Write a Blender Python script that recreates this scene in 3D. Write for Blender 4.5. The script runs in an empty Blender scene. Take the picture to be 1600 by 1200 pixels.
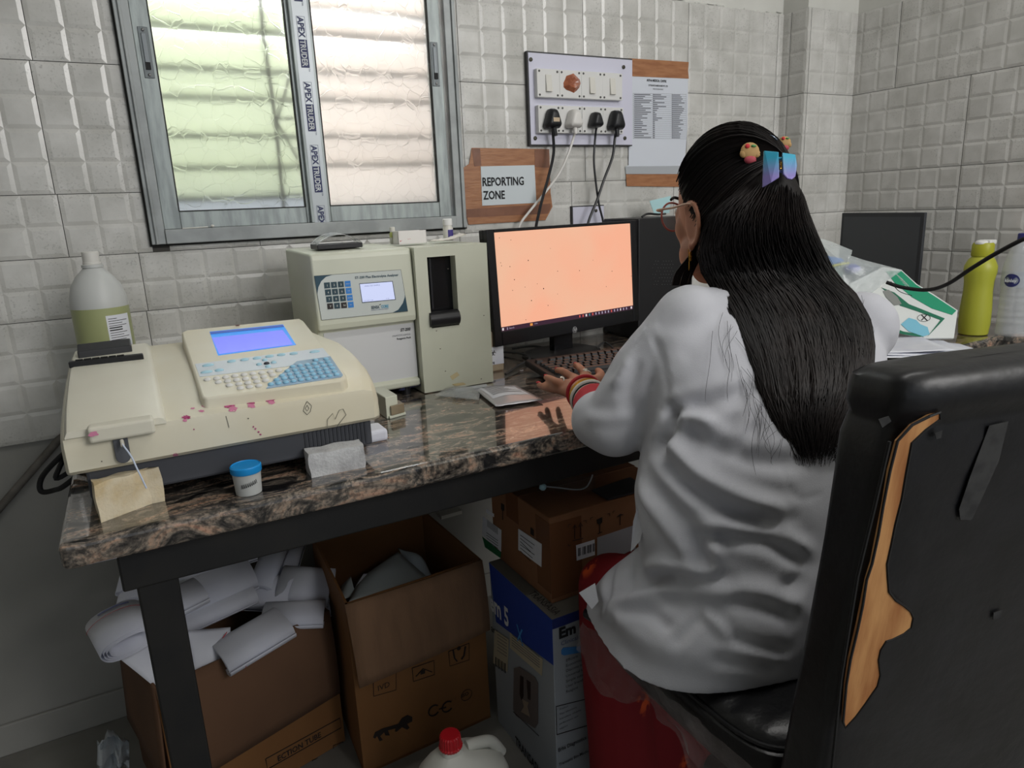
import bpy, bmesh, math, random
import numpy as np
from mathutils import Vector, Matrix, noise
from mathutils.bvhtree import BVHTree
random.seed(7)
C = bpy.context.scene.collection
# ---------------- camera ----------------
CAMZ = 1.131
FPX = 1086.6176
YAW, PITCH, ROLL = 0.492691869, 0.247229560, -0.0436569656
def _axes():
    f = np.array([math.sin(YAW)*math.cos(PITCH), math.cos(YAW)*math.cos(PITCH), -math.sin(PITCH)])
    r = np.array([math.cos(YAW), -math.sin(YAW), 0.0]); u = np.cross(r, f)
    c, s = math.cos(ROLL), math.sin(ROLL)
    return c*r+s*u, -s*r+c*u, f
AR, AU, AF = _axes()
cam = bpy.data.objects.new('camera', bpy.data.cameras.new('camera')); C.objects.link(cam)
cam.matrix_world = Matrix(((AR[0], AU[0], -AF[0], 0), (AR[1], AU[1], -AF[1], 0), (AR[2], AU[2], -AF[2], CAMZ), (0, 0, 0, 1)))
cam.data.sensor_width = 36; cam.data.lens = FPX/1600*36; cam.data.clip_start = .02
bpy.context.scene.camera = cam
# ---------------- light ----------------
sc = bpy.context.scene
sc.view_settings.view_transform = 'Standard'; sc.view_settings.look = 'None'
sc.view_settings.gamma = 1; sc.view_settings.use_curve_mapping = False
sc.view_settings.exposure = 0.0
w = bpy.data.worlds.new('world'); sc.world = w; w.use_nodes = True
bg = w.node_tree.nodes['Background']; bg.inputs[0].default_value = (.86, .93, 1, 1); bg.inputs[1].default_value = .52
def area(name, loc, target, sx, sy, power, col=(1, 1, 1)):
    l = bpy.data.lights.new(name, 'AREA'); l.shape = 'RECTANGLE'; l.size = sx; l.size_y = sy; l.energy = power; l.color = col
    o = bpy.data.objects.new(name, l); C.objects.link(o); o.location = loc
    o.rotation_euler = (Vector(target)-Vector(loc)).to_track_quat('-Z', 'Y').to_euler(); return o
area('front_area_light', (1.7, -1.7, 2.15), (1.7, 1.7, 1.25), 1.7, 1.0, 51, (1, .98, .96))  # unseen broad light behind the camera, raised to leave the under-desk area dark
area('outdoor_daylight', (.42, 2.5, 2.3), (.42, 1.9, 1.4), 1.6, 1.6, 74, (.97, .99, 1))
area('ceiling_tube_light', (.9, .35, 2.55), (.9, .5, 0), 1.2, .06, 9, (1, .98, .95))
# ---------------- pixel helpers (build-time measuring only) ----------------
CO = np.array([0, 0, CAMZ])
def ray(px, py): return AR*((px-800)/FPX)+AU*(-(py-600)/FPX)+AF
def at(px, py, ax, val):
    d = ray(px, py); t = (val-CO[ax])/d[ax]; return Vector(CO+d*t)
def aX(px, py, v): return at(px, py, 0, v)
def aY(px, py, v): return at(px, py, 1, v)
def aZ(px, py, v): return at(px, py, 2, v)
def aD(px, py, d): return Vector(CO+ray(px, py)*d)
def aP(px, py, p, n):
    d = Vector(ray(px, py)); n = Vector(n); t = (Vector(p)-Vector(CO)).dot(n)/d.dot(n); return Vector(CO)+d*t
# ---------------- materials ----------------
def lin(c):
    c = c/255.0; return c/12.92 if c <= .04045 else ((c+.055)/1.055)**2.4
def rgb(c): return (lin(c[0]), lin(c[1]), lin(c[2]), 1)
MATS = {}
def mat(name, col=(128, 128, 128), rough=.5, metal=0, spec=.5, emit=None, es=1, trans=0, ior=1.45, alpha=1, coat=0, sss=0,
        n2=None, nscale=20, nlo=.4, nhi=.65, bump=0, bscale=60, stretch=(1, 1, 1), detail=4, sheen=0, coat_ior=1.5):
    if name in MATS: return MATS[name]
    m = bpy.data.materials.new(name); m.use_nodes = True; nt = m.node_tree; b = nt.nodes['Principled BSDF']
    I = b.inputs
    I['Base Color'].default_value = rgb(col); I['Roughness'].default_value = rough; I['Metallic'].default_value = metal
    I['Specular IOR Level'].default_value = spec; I['IOR'].default_value = ior; I['Alpha'].default_value = alpha
    I['Transmission Weight'].default_value = trans; I['Coat Weight'].default_value = coat; I['Coat Roughness'].default_value = .08; I['Coat IOR'].default_value = coat_ior
    if sss: I['Subsurface Weight'].default_value = sss; I['Subsurface Radius'].default_value = (.01, .004, .002)
    if sheen: I['Sheen Weight'].default_value = sheen
    if emit: I['Emission Color'].default_value = rgb(emit); I['Emission Strength'].default_value = es
    if n2 or bump:
        tc = nt.nodes.new('ShaderNodeTexCoord'); mp = nt.nodes.new('ShaderNodeMapping'); mp.inputs['Scale'].default_value = stretch
        nt.links.new(tc.outputs['Object'], mp.inputs[0])
    if n2:
        n = nt.nodes.new('ShaderNodeTexNoise'); n.inputs['Scale'].default_value = nscale; n.inputs['Detail'].default_value = detail
        nt.links.new(mp.outputs[0], n.inputs['Vector'])
        r = nt.nodes.new('ShaderNodeValToRGB'); r.color_ramp.elements[0].position = nlo; r.color_ramp.elements[1].position = nhi
        r.color_ramp.elements[0].color = rgb(col); r.color_ramp.elements[1].color = rgb(n2)
        nt.links.new(n.outputs[0], r.inputs[0]); nt.links.new(r.outputs[0], I['Base Color'])
    if bump:
        n = nt.nodes.new('ShaderNodeTexNoise'); n.inputs['Scale'].default_value = bscale; n.inputs['Detail'].default_value = 3
        nt.links.new(mp.outputs[0], n.inputs['Vector']); bp = nt.nodes.new('ShaderNodeBump')
        bp.inputs['Strength'].default_value = bump; bp.inputs['Distance'].default_value = .002
        nt.links.new(n.outputs[0], bp.inputs['Height']); nt.links.new(bp.outputs[0], I['Normal'])
    MATS[name] = m; return m
# ---------------- mesh helpers ----------------
class MB:
    def __init__(s): s.v = []; s.f = []; s.m = []
    def add(s, vs, fs, mi=0):
        b = len(s.v); s.v += [Vector(p) for p in vs]; s.f += [tuple(i+b for i in f) for f in fs]; s.m += [mi]*len(fs); return s
    def hexa(s, p, mi=0):   # p: bottom 4 ccw, top 4
        return s.add(p, [(0, 3, 2, 1), (4, 5, 6, 7), (0, 1, 5, 4), (1, 2, 6, 5), (2, 3, 7, 6), (3, 0, 4, 7)], mi)
    def box(s, c, d, mi=0, rot=None):
        c = Vector(c); x, y, z = d[0]/2, d[1]/2, d[2]/2
        p = [Vector(q) for q in ((-x, -y, -z), (x, -y, -z), (x, y, -z), (-x, y, -z), (-x, -y, z), (x, -y, z), (x, y, z), (-x, y, z))]
        if rot: R = rot if isinstance(rot, Matrix) else Matrix.Rotation(rot, 3, 'Z'); p = [R@q for q in p]
        return s.hexa([c+q for q in p], mi)
    def bb(s, a, b, mi=0): return s.box([(a[i]+b[i])/2 for i in range(3)], [abs(b[i]-a[i]) for i in range(3)], mi)
    def obox(s, o, U, V, N, mi=0):  # corner o and three edge vectors
        o, U, V, N = map(Vector, (o, U, V, N)); return s.hexa([o, o+U, o+U+V, o+V, o+N, o+U+N, o+U+V+N, o+V+N], mi)
    def prism(s, pts, off, mi=0):
        n = len(pts); off = Vector(off); P = [Vector(p) for p in pts]
        return s.add(P+[p+off for p in P], [tuple(range(n))[::-1], tuple(range(n, 2*n))]+[(i, (i+1) % n, (i+1) % n+n, i+n) for i in range(n)], mi)
    def tube(s, path, r, n=8, mi=0, cap=True):
        P = [Vector(p) for p in path]; k = len(P); R = r if hasattr(r, '__len__') else [r]*k
        t = (P[1]-P[0]).normalized(); a = t.orthogonal().normalized(); vs = []
        for i in range(k):
            t2 = (P[min(i+1, k-1)]-P[max(i-1, 0)])
            t2 = t2.normalized() if t2.length > 1e-9 else t
            a = (a-t2*a.dot(t2)); a = a.normalized() if a.length > 1e-6 else t2.orthogonal().normalized(); b = t2.cross(a); t = t2
            for j in range(n): q = 2*math.pi*j/n; vs.append(P[i]+(a*math.cos(q)+b*math.sin(q))*R[i])
        fs = [(i*n+j, i*n+(j+1) % n, (i+1)*n+(j+1) % n, (i+1)*n+j) for i in range(k-1) for j in range(n)]
        if cap: fs += [tuple(range(n))[::-1], tuple(range((k-1)*n, k*n))]
        return s.add(vs, fs, mi)
    def rings(s, rings, mi=0, cap=True, close=True):
        n = len(rings[0]); vs = [p for r in rings for p in r]; k = len(rings); m = n if close else n-1
        fs = [(i*n+j, i*n+(j+1) % n, (i+1)*n+(j+1) % n, (i+1)*n+j) for i in range(k-1) for j in range(m)]
        if cap and close: fs += [tuple(range(n))[::-1], tuple(range((k-1)*n, k*n))]
        return s.add(vs, fs, mi)
    def lathe(s, c, prof, n=32, mi=0, axis='Z', cap=True, sx=1, sy=1):
        c = Vector(c); rs = []
        for r, z in prof:
            ring = []
            for j in range(n):
                q = 2*math.pi*j/n; x, y = r*math.cos(q)*sx, r*math.sin(q)*sy
                if isinstance(axis, Matrix): ring.append(c+axis@Vector((x, y, z)))
                else: ring.append(c+(Vector((x, y, z)) if axis == 'Z' else Vector((x, -z, y)) if axis == 'Y' else Vector((z, x, y))))
            rs.append(ring)
        return s.rings(rs, mi, cap)
    def ell(s, c, r, R=None, n=20, mi=0):
        c = Vector(c); rs = []
        for i in range(n//2+1):
            a = math.pi*i/(n//2); a = min(max(a, .02), math.pi-.02)
            rs.append([c+((R@Vector(q)) if R else Vector(q)) for q in [(r[0]*math.sin(a)*math.cos(2*math.pi*j/n), r[1]*math.sin(a)*math.sin(2*math.pi*j/n), -r[2]*math.cos(a)) for j in range(n)]])
        return s.rings(rs, mi)
    def grid(s, fn, nu, nv, mi=0):
        vs = [Vector(fn(i/nu, j/nv)) for j in range(nv+1) for i in range(nu+1)]
        return s.add(vs, [(j*(nu+1)+i, j*(nu+1)+i+1, (j+1)*(nu+1)+i+1, (j+1)*(nu+1)+i) for j in range(nv) for i in range(nu)], mi)
    def build(s, name, mats, parent=None, smooth=False, bevel=0, seg=2, solid=0, sub=0, ang=.6, recalc=True):
        me = bpy.data.meshes.new(name); vs = s.v
        if parent is not None: W = wm(parent).inverted(); off = Vector()
        else:
            lo = Vector([min(v[i] for v in vs) for i in range(3)]); hi = Vector([max(v[i] for v in vs) for i in range(3)])
            off = Vector(((lo.x+hi.x)/2, (lo.y+hi.y)/2, lo.z)); W = Matrix.Translation(-off)
        me.from_pydata([W@v for v in vs], [], s.f)
        if recalc:
            bm = bmesh.new(); bm.from_mesh(me); bmesh.ops.recalc_face_normals(bm, faces=bm.faces); bm.to_mesh(me); bm.free()
        for m in (mats if isinstance(mats, (list, tuple)) else [mats]): me.materials.append(m)
        for p, mi in zip(me.polygons, s.m): p.material_index = mi; p.use_smooth = bool(smooth)
        o = bpy.data.objects.new(name, me); C.objects.link(o)
        if parent is not None: o.parent = parent
        else: o.location = off
        if bevel:
            b = o.modifiers.new('bevel', 'BEVEL'); b.width = bevel; b.segments = seg; b.limit_method = 'ANGLE'; b.angle_limit = ang
        if solid: q = o.modifiers.new('solid', 'SOLIDIFY'); q.thickness = solid
        if sub: q = o.modifiers.new('sub', 'SUBSURF'); q.levels = sub; q.render_levels = sub
        if smooth and not sub:
            try: me.set_sharp_from_angle(angle=math.radians(smooth if smooth > 1 else 40))
            except Exception: pass
        return o
def wm(o):
    m = Matrix.LocRotScale(o.location, o.rotation_euler, o.scale)
    return wm(o.parent)@m if o.parent else m
def tag(o, label=None, cat=None, group=None, kind=None):
    if label: o['label'] = label
    if cat: o['category'] = cat
    if group: o['group'] = group
    if kind: o['kind'] = kind
    return o
def thing(name, loc, label, cat, group=None, rz=0):
    o = bpy.data.objects.new(name, None); C.objects.link(o); o.location = loc; o.rotation_euler = (0, 0, rz); o.empty_display_size = .05
    return tag(o, label, cat, group)
def text(s, o, U, V, size, m, parent, name='lettering', bold=0, align='LEFT', lift=.0006, sx=1, shear=0):
    """lettering lying on the plane spanned by unit U (reading direction) and V (up), baseline start o"""
    cu = bpy.data.curves.new(name, 'FONT'); cu.body = s; cu.size = size; cu.align_x = align; cu.resolution_u = 2; cu.offset = bold; cu.shear = shear
    t = bpy.data.objects.new(name, cu); C.objects.link(t); dg = bpy.context.evaluated_depsgraph_get(); dg.update()
    me0 = bpy.data.meshes.new_from_object(t.evaluated_get(dg)); bpy.data.objects.remove(t)
    U = Vector(U).normalized(); V = Vector(V); V = (V-U*V.dot(U)).normalized(); N = U.cross(V)
    mb = MB(); mb.add([Vector(o)+U*v.co.x*sx+V*v.co.y+N*lift for v in me0.vertices], [tuple(p.vertices) for p in me0.polygons])
    bpy.data.meshes.remove(me0)
    return mb.build(name, m, parent, recalc=False)
def spline(pts, n=8):
    P = [Vector(p) for p in pts]; out = []
    for i in range(len(P)-1):
        a, b, c, d = P[max(i-1, 0)], P[i], P[i+1], P[min(i+2, len(P)-1)]
        for k in range(n):
            t = k/n; out.append(.5*((2*b)+(c-a)*t+(2*a-5*b+4*c-d)*t*t+(3*b-a-3*c+d)*t**3))
    out.append(P[-1]); return out
def copy_tree(o, parent=None):
    c = o.copy(); C.objects.link(c); c.parent = parent
    for ch in list(o.children): copy_tree(ch, c)
    return c
def interp(tab, x):
    if x <= tab[0][0]: return tab[0][1]
    for (a, u), (b, v) in zip(tab, tab[1:]):
        if x <= b: t = (x-a)/(b-a); return u+(v-u)*t
    return tab[-1][1]
# ================= common materials =================
white_plastic = mat('white_plastic', (214, 212, 204), .35)
black_plastic = mat('black_plastic', (24, 24, 26), .4)
matte_black = mat('matte_black', (22, 22, 23), .7)
ink = mat('black_ink', (22, 22, 26), .7)
blue_ink = mat('blue_ink', (45, 60, 140), .7)
red_ink = mat('red_ink', (190, 40, 50), .7)
paper = mat('paper', (222, 224, 230), .8, n2=(206, 208, 220), nscale=8)
metal = mat('steel', (150, 150, 150), .35, 1)
# ================= setting =================
def tile_mat(name, a, b, sp):
    m = bpy.data.materials.new(name); m.use_nodes = True; nt = m.node_tree; N = nt.nodes; L = nt.links; bs = N['Principled BSDF']
    geo = N.new('ShaderNodeNewGeometry')
    n1 = N.new('ShaderNodeTexNoise'); n1.inputs['Scale'].default_value = 14; n1.inputs['Detail'].default_value = 6; L.new(geo.outputs['Position'], n1.inputs['Vector'])
    r1 = N.new('ShaderNodeValToRGB'); r1.color_ramp.elements[0].position = .35; r1.color_ramp.elements[1].position = .7
    r1.color_ramp.elements[0].color = rgb(a); r1.color_ramp.elements[1].color = rgb(b); L.new(n1.outputs[0], r1.inputs[0])
    n2 = N.new('ShaderNodeTexNoise'); n2.inputs['Scale'].default_value = 230; n2.inputs['Detail'].default_value = 2; L.new(geo.outputs['Position'], n2.inputs['Vector'])
    r2 = N.new('ShaderNodeValToRGB'); r2.color_ramp.elements[0].position = .58; r2.color_ramp.elements[1].position = .68
    r2.color_ramp.elements[0].color = (0, 0, 0, 1); r2.color_ramp.elements[1].color = (1, 1, 1, 1); L.new(n2.outputs[0], r2.inputs[0])
    n3 = N.new('ShaderNodeTexNoise'); n3.inputs['Scale'].default_value = 9; L.new(geo.outputs['Position'], n3.inputs['Vector'])
    r3 = N.new('ShaderNodeValToRGB'); r3.color_ramp.elements[0].position = .4; r3.color_ramp.elements[1].position = .6; r3.color_ramp.elements[1].color = (.5, .5, .5, 1); L.new(n3.outputs[0], r3.inputs[0])
    mu = N.new('ShaderNodeMath'); mu.operation = 'MULTIPLY'; L.new(r2.outputs[0], mu.inputs[0]); L.new(r3.outputs[0], mu.inputs[1])
    mx = N.new('ShaderNodeMixRGB'); L.new(mu.outputs[0], mx.inputs[0]); L.new(r1.outputs[0], mx.inputs[1]); mx.inputs[2].default_value = rgb(sp)
    L.new(mx.outputs[0], bs.inputs['Base Color']); bs.inputs['Roughness'].default_value = .22
    bn = N.new('ShaderNodeTexNoise'); bn.inputs['Scale'].default_value = 120; L.new(geo.outputs['Position'], bn.inputs['Vector'])
    bp = N.new('ShaderNodeBump'); bp.inputs['Strength'].default_value = .18; bp.inputs['Distance'].default_value = .001
    L.new(bn.outputs[0], bp.inputs['Height']); L.new(bp.outputs[0], bs.inputs['Normal'])
    return m
tile = tile_mat('glazed_tile', (186, 185, 180), (208, 207, 203), (150, 149, 145))
grout = mat('grout', (78, 76, 72), .9)
plaster = mat('white_plaster', (208, 208, 202), .85, n2=(192, 192, 186), nscale=3, bump=.2, bscale=40)
lowwall = mat('grey_painted_plaster', (158, 157, 152), .75, n2=(140, 139, 134), nscale=2.5, bump=.15, bscale=15)
def tiles(mb, o, U, N, umin, umax, rows, holes=(), c=.0625):
    """rows: (z0, z1, joint offset along u); pillow cells grouped into 6-wide tiles with dark joints"""
    o, U, N = Vector(o), Vector(U), Vector(N); Z = Vector((0, 0, 1)); D = .0019; IN = .008
    for z0, z1, off in rows:
        nz = round((z1-z0)/c); ch = (z1-z0)/nz
        k0 = math.floor((umin-off)/c); k1 = math.ceil((umax-off)/c)
        for k in range(k0, k1):
            u0, u1 = off+k*c, off+(k+1)*c; jl = (k % 6 == 0); jr = ((k+1) % 6 == 0)
            for r in range(nz):
                a, b = z0+r*ch, z0+(r+1)*ch; g0 = .0007 if r == 0 else 0; g1 = .0007 if r == nz-1 else 0
                x0, x1 = max(u0, umin), min(u1, umax); ok = True
                for (hx0, hx1, hz0, hz1) in holes:
                    if x1 > hx0 and x0 < hx1 and b > hz0+.002 and a < hz1:
                        if x0 < hx0-.004: x1 = hx0
                        elif x1 > hx1+.004: x0 = hx1
                        elif a < hz0-.004: b = hz0
                        else: ok = False
                if not ok or x1-x0 < .004: continue
                X0 = x0+(.0007 if jl and x0 == u0 else 0); X1 = x1-(.0007 if jr and x1 == u1 else 0); A, B = a+g0, b-g1
                ix = min(IN, (X1-X0)*.3); iz = min(IN, (B-A)*.3)
                ix0 = ix if x0 == u0 else 0; ix1 = ix if x1 == u1 else 0
                q = [(X0, A, 0), (X1, A, 0), (X1, B, 0), (X0, B, 0), (X0+ix0, A+iz, D), (X1-ix1, A+iz, D), (X1-ix1, B-iz, D), (X0+ix0, B-iz, D)]
                mb.add([o+U*p[0]+Z*p[1]+N*p[2] for p in q], [(4, 5, 6, 7), (0, 1, 5, 4), (1, 2, 6, 5), (2, 3, 7, 6), (3, 0, 4, 7)], 0)
ROWZ = [(.70, .949), (.949, 1.0725), (1.0725, 1.1965), (1.1965, 1.444), (1.444, 1.6915)]
WX0, WX1, WZ0, WZ1 = .054, .791, 1.088, 1.98
mb = MB()
tiles(mb, (0, 1.7, 0), (1, 0, 0), (0, -1, 0), -1.55, .79, [(a, b, o) for (a, b), o in zip(ROWZ, (.022, .026, -.10, -.103, -.097))], [(WX0, WX1+.1, WZ0, 3)])
tiles(mb, (0, 1.7, 0), (1, 0, 0), (0, -1, 0), .79, 1.951, [(a, b, o) for (a, b), o in zip(ROWZ, (1.15, 1.15, 1.13, 1.178, 1.178))], [(WX0, WX1, WZ0, 3)])
for x0, x1, z0, z1 in ((-1.6, WX0, .70, 1.69), (WX0, WX1, .70, WZ0), (WX1, 2.3, .70, 1.69)): mb.bb((x0, 1.7015, z0), (x1, 1.85, z1), 1)
for x0, x1, z0, z1 in ((-1.6, 2.3, 0, .70),): mb.bb((x0, 1.709, z0), (x1, 1.85, z1), 3)
for x0, x1, z0, z1 in ((-1.6, WX0, 1.69, 2.7), (WX0, WX1, WZ1, 2.7), (WX1, 2.3, 1.69, 2.7)): mb.bb((x0, 1.704, z0), (x1, 1.85, z1), 2)
# chipped plaster and cement smears along the top tile edge
for i in range(40): mb.ell((.8+i*.03+random.uniform(-.01, .01), 1.702, 1.692+random.uniform(-.003, .005)), (random.uniform(.006, .02), .003, random.uniform(.002, .006)), None, 8, 2)
tag(mb.build('wall_back', [tile, grout, plaster, lowwall], recalc=False), kind='structure')
mb = MB()
tiles(mb, (0, 1.607, 0), (1, 0, 0), (0, -1, 0), 1.951, 2.186, [(a, b, 1.951+.0155) for a, b in ROWZ])
tiles(mb, (1.951, 0, 0), (0, -1, 0), (-1, 0, 0), -1.70, -1.607, [(a, b, -1.6695) for a, b in ROWZ])
mb.bb((1.9525, 1.6085, .70), (2.3, 1.75, 1.69), 1); mb.bb((1.955, 1.612, 0), (2.3, 1.75, .70), 3); mb.bb((1.952, 1.609, 1.69), (2.3, 1.75, 2.7), 2)
tag(mb.build('wall_pillar', [tile, grout, plaster, lowwall], recalc=False), kind='structure')
mb = MB()
tiles(mb, (2.186, 0, 0), (0, -1, 0), (-1, 0, 0), -1.607, 2.5, [(a, b, o) for (a, b), o in zip(ROWZ, (-1.607, -1.607, -1.607, -1.607, -1.46))])
mb.bb((2.1875, -2.6, .70), (2.3, 1.7, 1.69), 1); mb.bb((2.193, -2.6, 0), (2.3, 1.7, .70), 3); mb.bb((2.188, -2.6, 1.69), (2.3, 1.7, 2.7), 2)
tag(mb.build('wall_right', [tile, grout, plaster, lowwall], recalc=False), kind='structure')
mb = MB(); mb.bb((-1.65, -2.6, 0), (-1.55, 1.75, 2.7)); tag(mb.build('wall_left', [lowwall]), kind='structure')
mb = MB(); mb.bb((-1.65, -2.6, 2.7), (2.35, 1.85, 2.8)); tag(mb.build('ceiling', [plaster]), kind='structure')
floor_m = mat('worn_cement_floor', (138, 136, 130), .55, n2=(112, 110, 105), nscale=4, bump=.2, bscale=30)
mb = MB(); mb.bb((-1.65, -2.6, -.1), (2.35, 1.85, 0)); tag(mb.build('floor', [floor_m]), kind='structure')
mb = MB(); mb.bb((-1.55, 1.699, 0), (1.95, 1.709, .075)); tag(mb.build('baseboard_back', [lowwall], bevel=.003), kind='structure')
# grey conduit running diagonally down the lower wall
mb = MB(); mb.tube([aY(-60, 865, 1.69), aY(0, 793, 1.69), aY(92, 687, 1.69), aY(150, 640, 1.69)], .008, 10)
tag(mb.build('conduit_pipe', mat('dusty_conduit', (112, 108, 102), .6, n2=(90, 86, 80), nscale=30), smooth=True), 'dusty grey conduit running diagonally down the wall left of the desk', 'pipe')
# ---------------- window ----------------
alu = mat('worn_aluminium', (160, 168, 167), .45, .35, n2=(136, 143, 143), nscale=12, stretch=(6, 6, 1), bump=.08)
alu2 = mat('worn_aluminium_lower', (158, 162, 162), .5, .35, n2=(136, 140, 140), nscale=14, bump=.08)
rubber = mat('dark_gasket', (48, 48, 46), .8)
win = thing('window_1', ((WX0+WX1)/2, 1.7, WZ0), None, None); win['kind'] = 'structure'
YF = 1.678
fr = MB()
fr.bb((WX0, YF+.004, WZ0), (WX0+.028, 1.80, WZ1)); fr.bb((WX1-.030, YF+.004, WZ0), (WX1, 1.80, WZ1))
fr.bb((WX0+.028, YF, WZ0+.0), (WX1-.030, 1.80, WZ0+.030)); fr.bb((WX0+.028, YF, WZ1-.03), (WX1-.03, 1.80, WZ1))
fr.bb((WX0+.008, YF-.002, WZ0), (WX0+.014, YF+.004, WZ1)); fr.bb((WX1-.012, YF-.002, WZ0), (WX1-.006, YF+.004, WZ1))
fr.build('window_frame', alu2, win, bevel=.0015)
g = MB(); g.bb((WX0-.004, 1.692, WZ0-.004), (WX0, 1.705, WZ1)); g.bb((WX1, 1.692, WZ0-.004), (WX1+.004, 1.705, WZ1)); g.bb((WX0, 1.692, WZ0-.004), (WX1, 1.705, WZ0)); g.build('sealant', rubber, win)
def glass_mat(name, tint, g1, g2):
    m = bpy.data.materials.new(name); m.use_nodes = True; nt = m.node_tree; N = nt.nodes; L = nt.links; b = N['Principled BSDF']
    b.inputs['Base Color'].default_value = rgb(tint); b.inputs['Transmission Weight'].default_value = 1; b.inputs['Roughness'].default_value = .34; b.inputs['IOR'].default_value = 1.22
    geo = N.new('ShaderNodeTexCoord'); mp = N.new('ShaderNodeMapping'); mp.inputs['Scale'].default_value = (1, 1, 1); L.new(geo.outputs['Object'], mp.inputs[0])
    nz = N.new('ShaderNodeTexNoise'); nz.inputs['Scale'].default_value = 30; L.new(mp.outputs[0], nz.inputs['Vector'])
    ad = N.new('ShaderNodeVectorMath'); ad.operation = 'MULTIPLY_ADD'; ad.inputs[1].default_value = (.016,)*3; L.new(nz.outputs['Color'], ad.inputs[0]); L.new(mp.outputs[0], ad.inputs[2])
    vo = N.new('ShaderNodeTexVoronoi'); vo.feature = 'DISTANCE_TO_EDGE'; vo.distance = 'EUCLIDEAN'; vo.inputs['Scale'].default_value = 34; L.new(ad.outputs[0], vo.inputs['Vector'])
    r = N.new('ShaderNodeValToRGB'); r.color_ramp.elements[0].position = .0; r.color_ramp.elements[1].position = .035; L.new(vo.outputs['Distance'], r.inputs[0])
    bp = N.new('ShaderNodeBump'); bp.inputs['Strength'].default_value = .35; bp.inputs['Distance'].default_value = .0025; L.new(r.outputs[0], bp.inputs['Height']); L.new(bp.outputs[0], b.inputs['Normal'])
    return m
glass = glass_mat('pebbled_glass', (250, 252, 250), 0, 0)
def sash(x0, x1, y, gx0, gx1, ztop=WZ1-.03, zb=WZ0+.030, gb=1.155):
    s = MB(); s.bb((x0, y, zb), (gx0, y+.022, ztop)); s.bb((gx1, y, zb), (x1, y+.022, ztop)); s.bb((gx0, y+.001, zb), (gx1, y+.022, gb)); s.bb((gx0, y+.001, ztop-.03), (gx1, y+.022, ztop))
    o = s.build('sash', alu, win, bevel=.0015)
    q = MB(); q.bb((gx0-.004, y+.010, gb-.004), (gx1+.004, y+.014, ztop-.025)); q.build('pane', glass, o)
    q = MB(); 
    for a, b, c, d in ((gx0-.0008, gx0+.0014, gb, ztop-.03), (gx1-.0014, gx1+.0008, gb, ztop-.03), (gx0, gx1, gb-.001, gb+.0012)): q.bb((a, y-.0006, c), (b, y+.010, d))
    q.build('gasket', rubber, o)
    return o
SY1, SY2 = 1.702, 1.690
s1 = sash(.083, .402, SY1, .117, .388); s2 = sash(.395, .752, SY2, .442, .721)
def latch(cx, y, top, bot, par):
    zt, zb = top, bot
    m = MB(); m.bb((cx-.0095, y-.002, zb), (cx+.0095, y+.001, zt)); o = m.build('latch', mat('latch_grey', (112, 118, 120), .5, .4), par, bevel=.001)
    m = MB(); m.bb((cx-.0045, y-.0045, zb+.022), (cx+.0045, y-.001, zt-.012)); m.build('slider', mat('latch_slider', (128, 134, 138), .45, .3), o, bevel=.001)
    m = MB(); m.bb((cx-.0045, y-.0048, zb+.016), (cx+.0045, y-.0015, zb+.030)); m.build('slot', matte_black, o)
    m = MB()
    for z in (zt-.006, zb+.006): m.lathe((cx, y-.0015, z), [(.003, 0), (.003, .002), (.001, .003)], 10, 0, 'Y')
    m.build('screw', metal, o)
latch(.1015, SY1, aY(213, 41, SY1).z, aY(228, 122, SY1).z, s1); latch(.733, SY2, aY(680, 66, SY2).z, aY(685, 135, SY2).z, s2)
# printed protective tape down the middle stile
tp = MB(); tp.bb((.402, SY2-.0004, 1.118), (.436, SY2+.0001, WZ1-.03)); tape = tp.build('printed_tape', mat('grey_film', (172, 178, 182), .35, .2), s2)
navy = mat('navy_print', (38, 46, 92), .5)
zz = aY(464, 25, SY2).z; step = (aY(464, 25, SY2).z-aY(477, 128, SY2).z)
for k in range(-4, 5):
    z = zz-k*step
    if z > 1.93 or z < 1.115: continue
    zend = max(z-.78*step, 1.119); zm = max(z-.35*step, 1.119)
    q = MB()
    for a, b, c, d in ((.4092, .4098, zm, z), (.4272, .4278, zm, z), (.4092, .4278, z-.0006, z)): q.bb((a, SY2-.0009, c), (b, SY2-.0004, d))
    if zend < zm: q.bb((.4092, SY2-.0009, zend), (.4278, SY2-.0004, zm))
    q.build('printed_frame', navy, tape)
    U = (0, 0, -1); V = (1, 0, 0)
    text('APEX' if z > 1.15 else 'AP', (.4118, SY2-.0011, z-.0015), U, V, .0185, navy, tape, bold=.0005, sx=.35*step/.0185/2.75)
    if zend < zm-.02: text('TRUDER', (.4122, SY2-.0011, zm-.0012), U, V, .0172, mat('tape_white', (200, 204, 208), .5), tape, bold=.0004, sx=.43*step/.0172/4.05); text('TM', (.4245, SY2-.0009, zend-.001), U, V, .005, navy, tape)
# screw of silicone on the sill rail
m = MB(); m.ell(aY(332, 353, YF-.002), (.004, .004, .003)); m.tube([aY(285, 357, YF), aY(325, 354.5, YF)], .0012, 6); m.build('silicone_blob', white_plastic, win, smooth=True)
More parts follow.
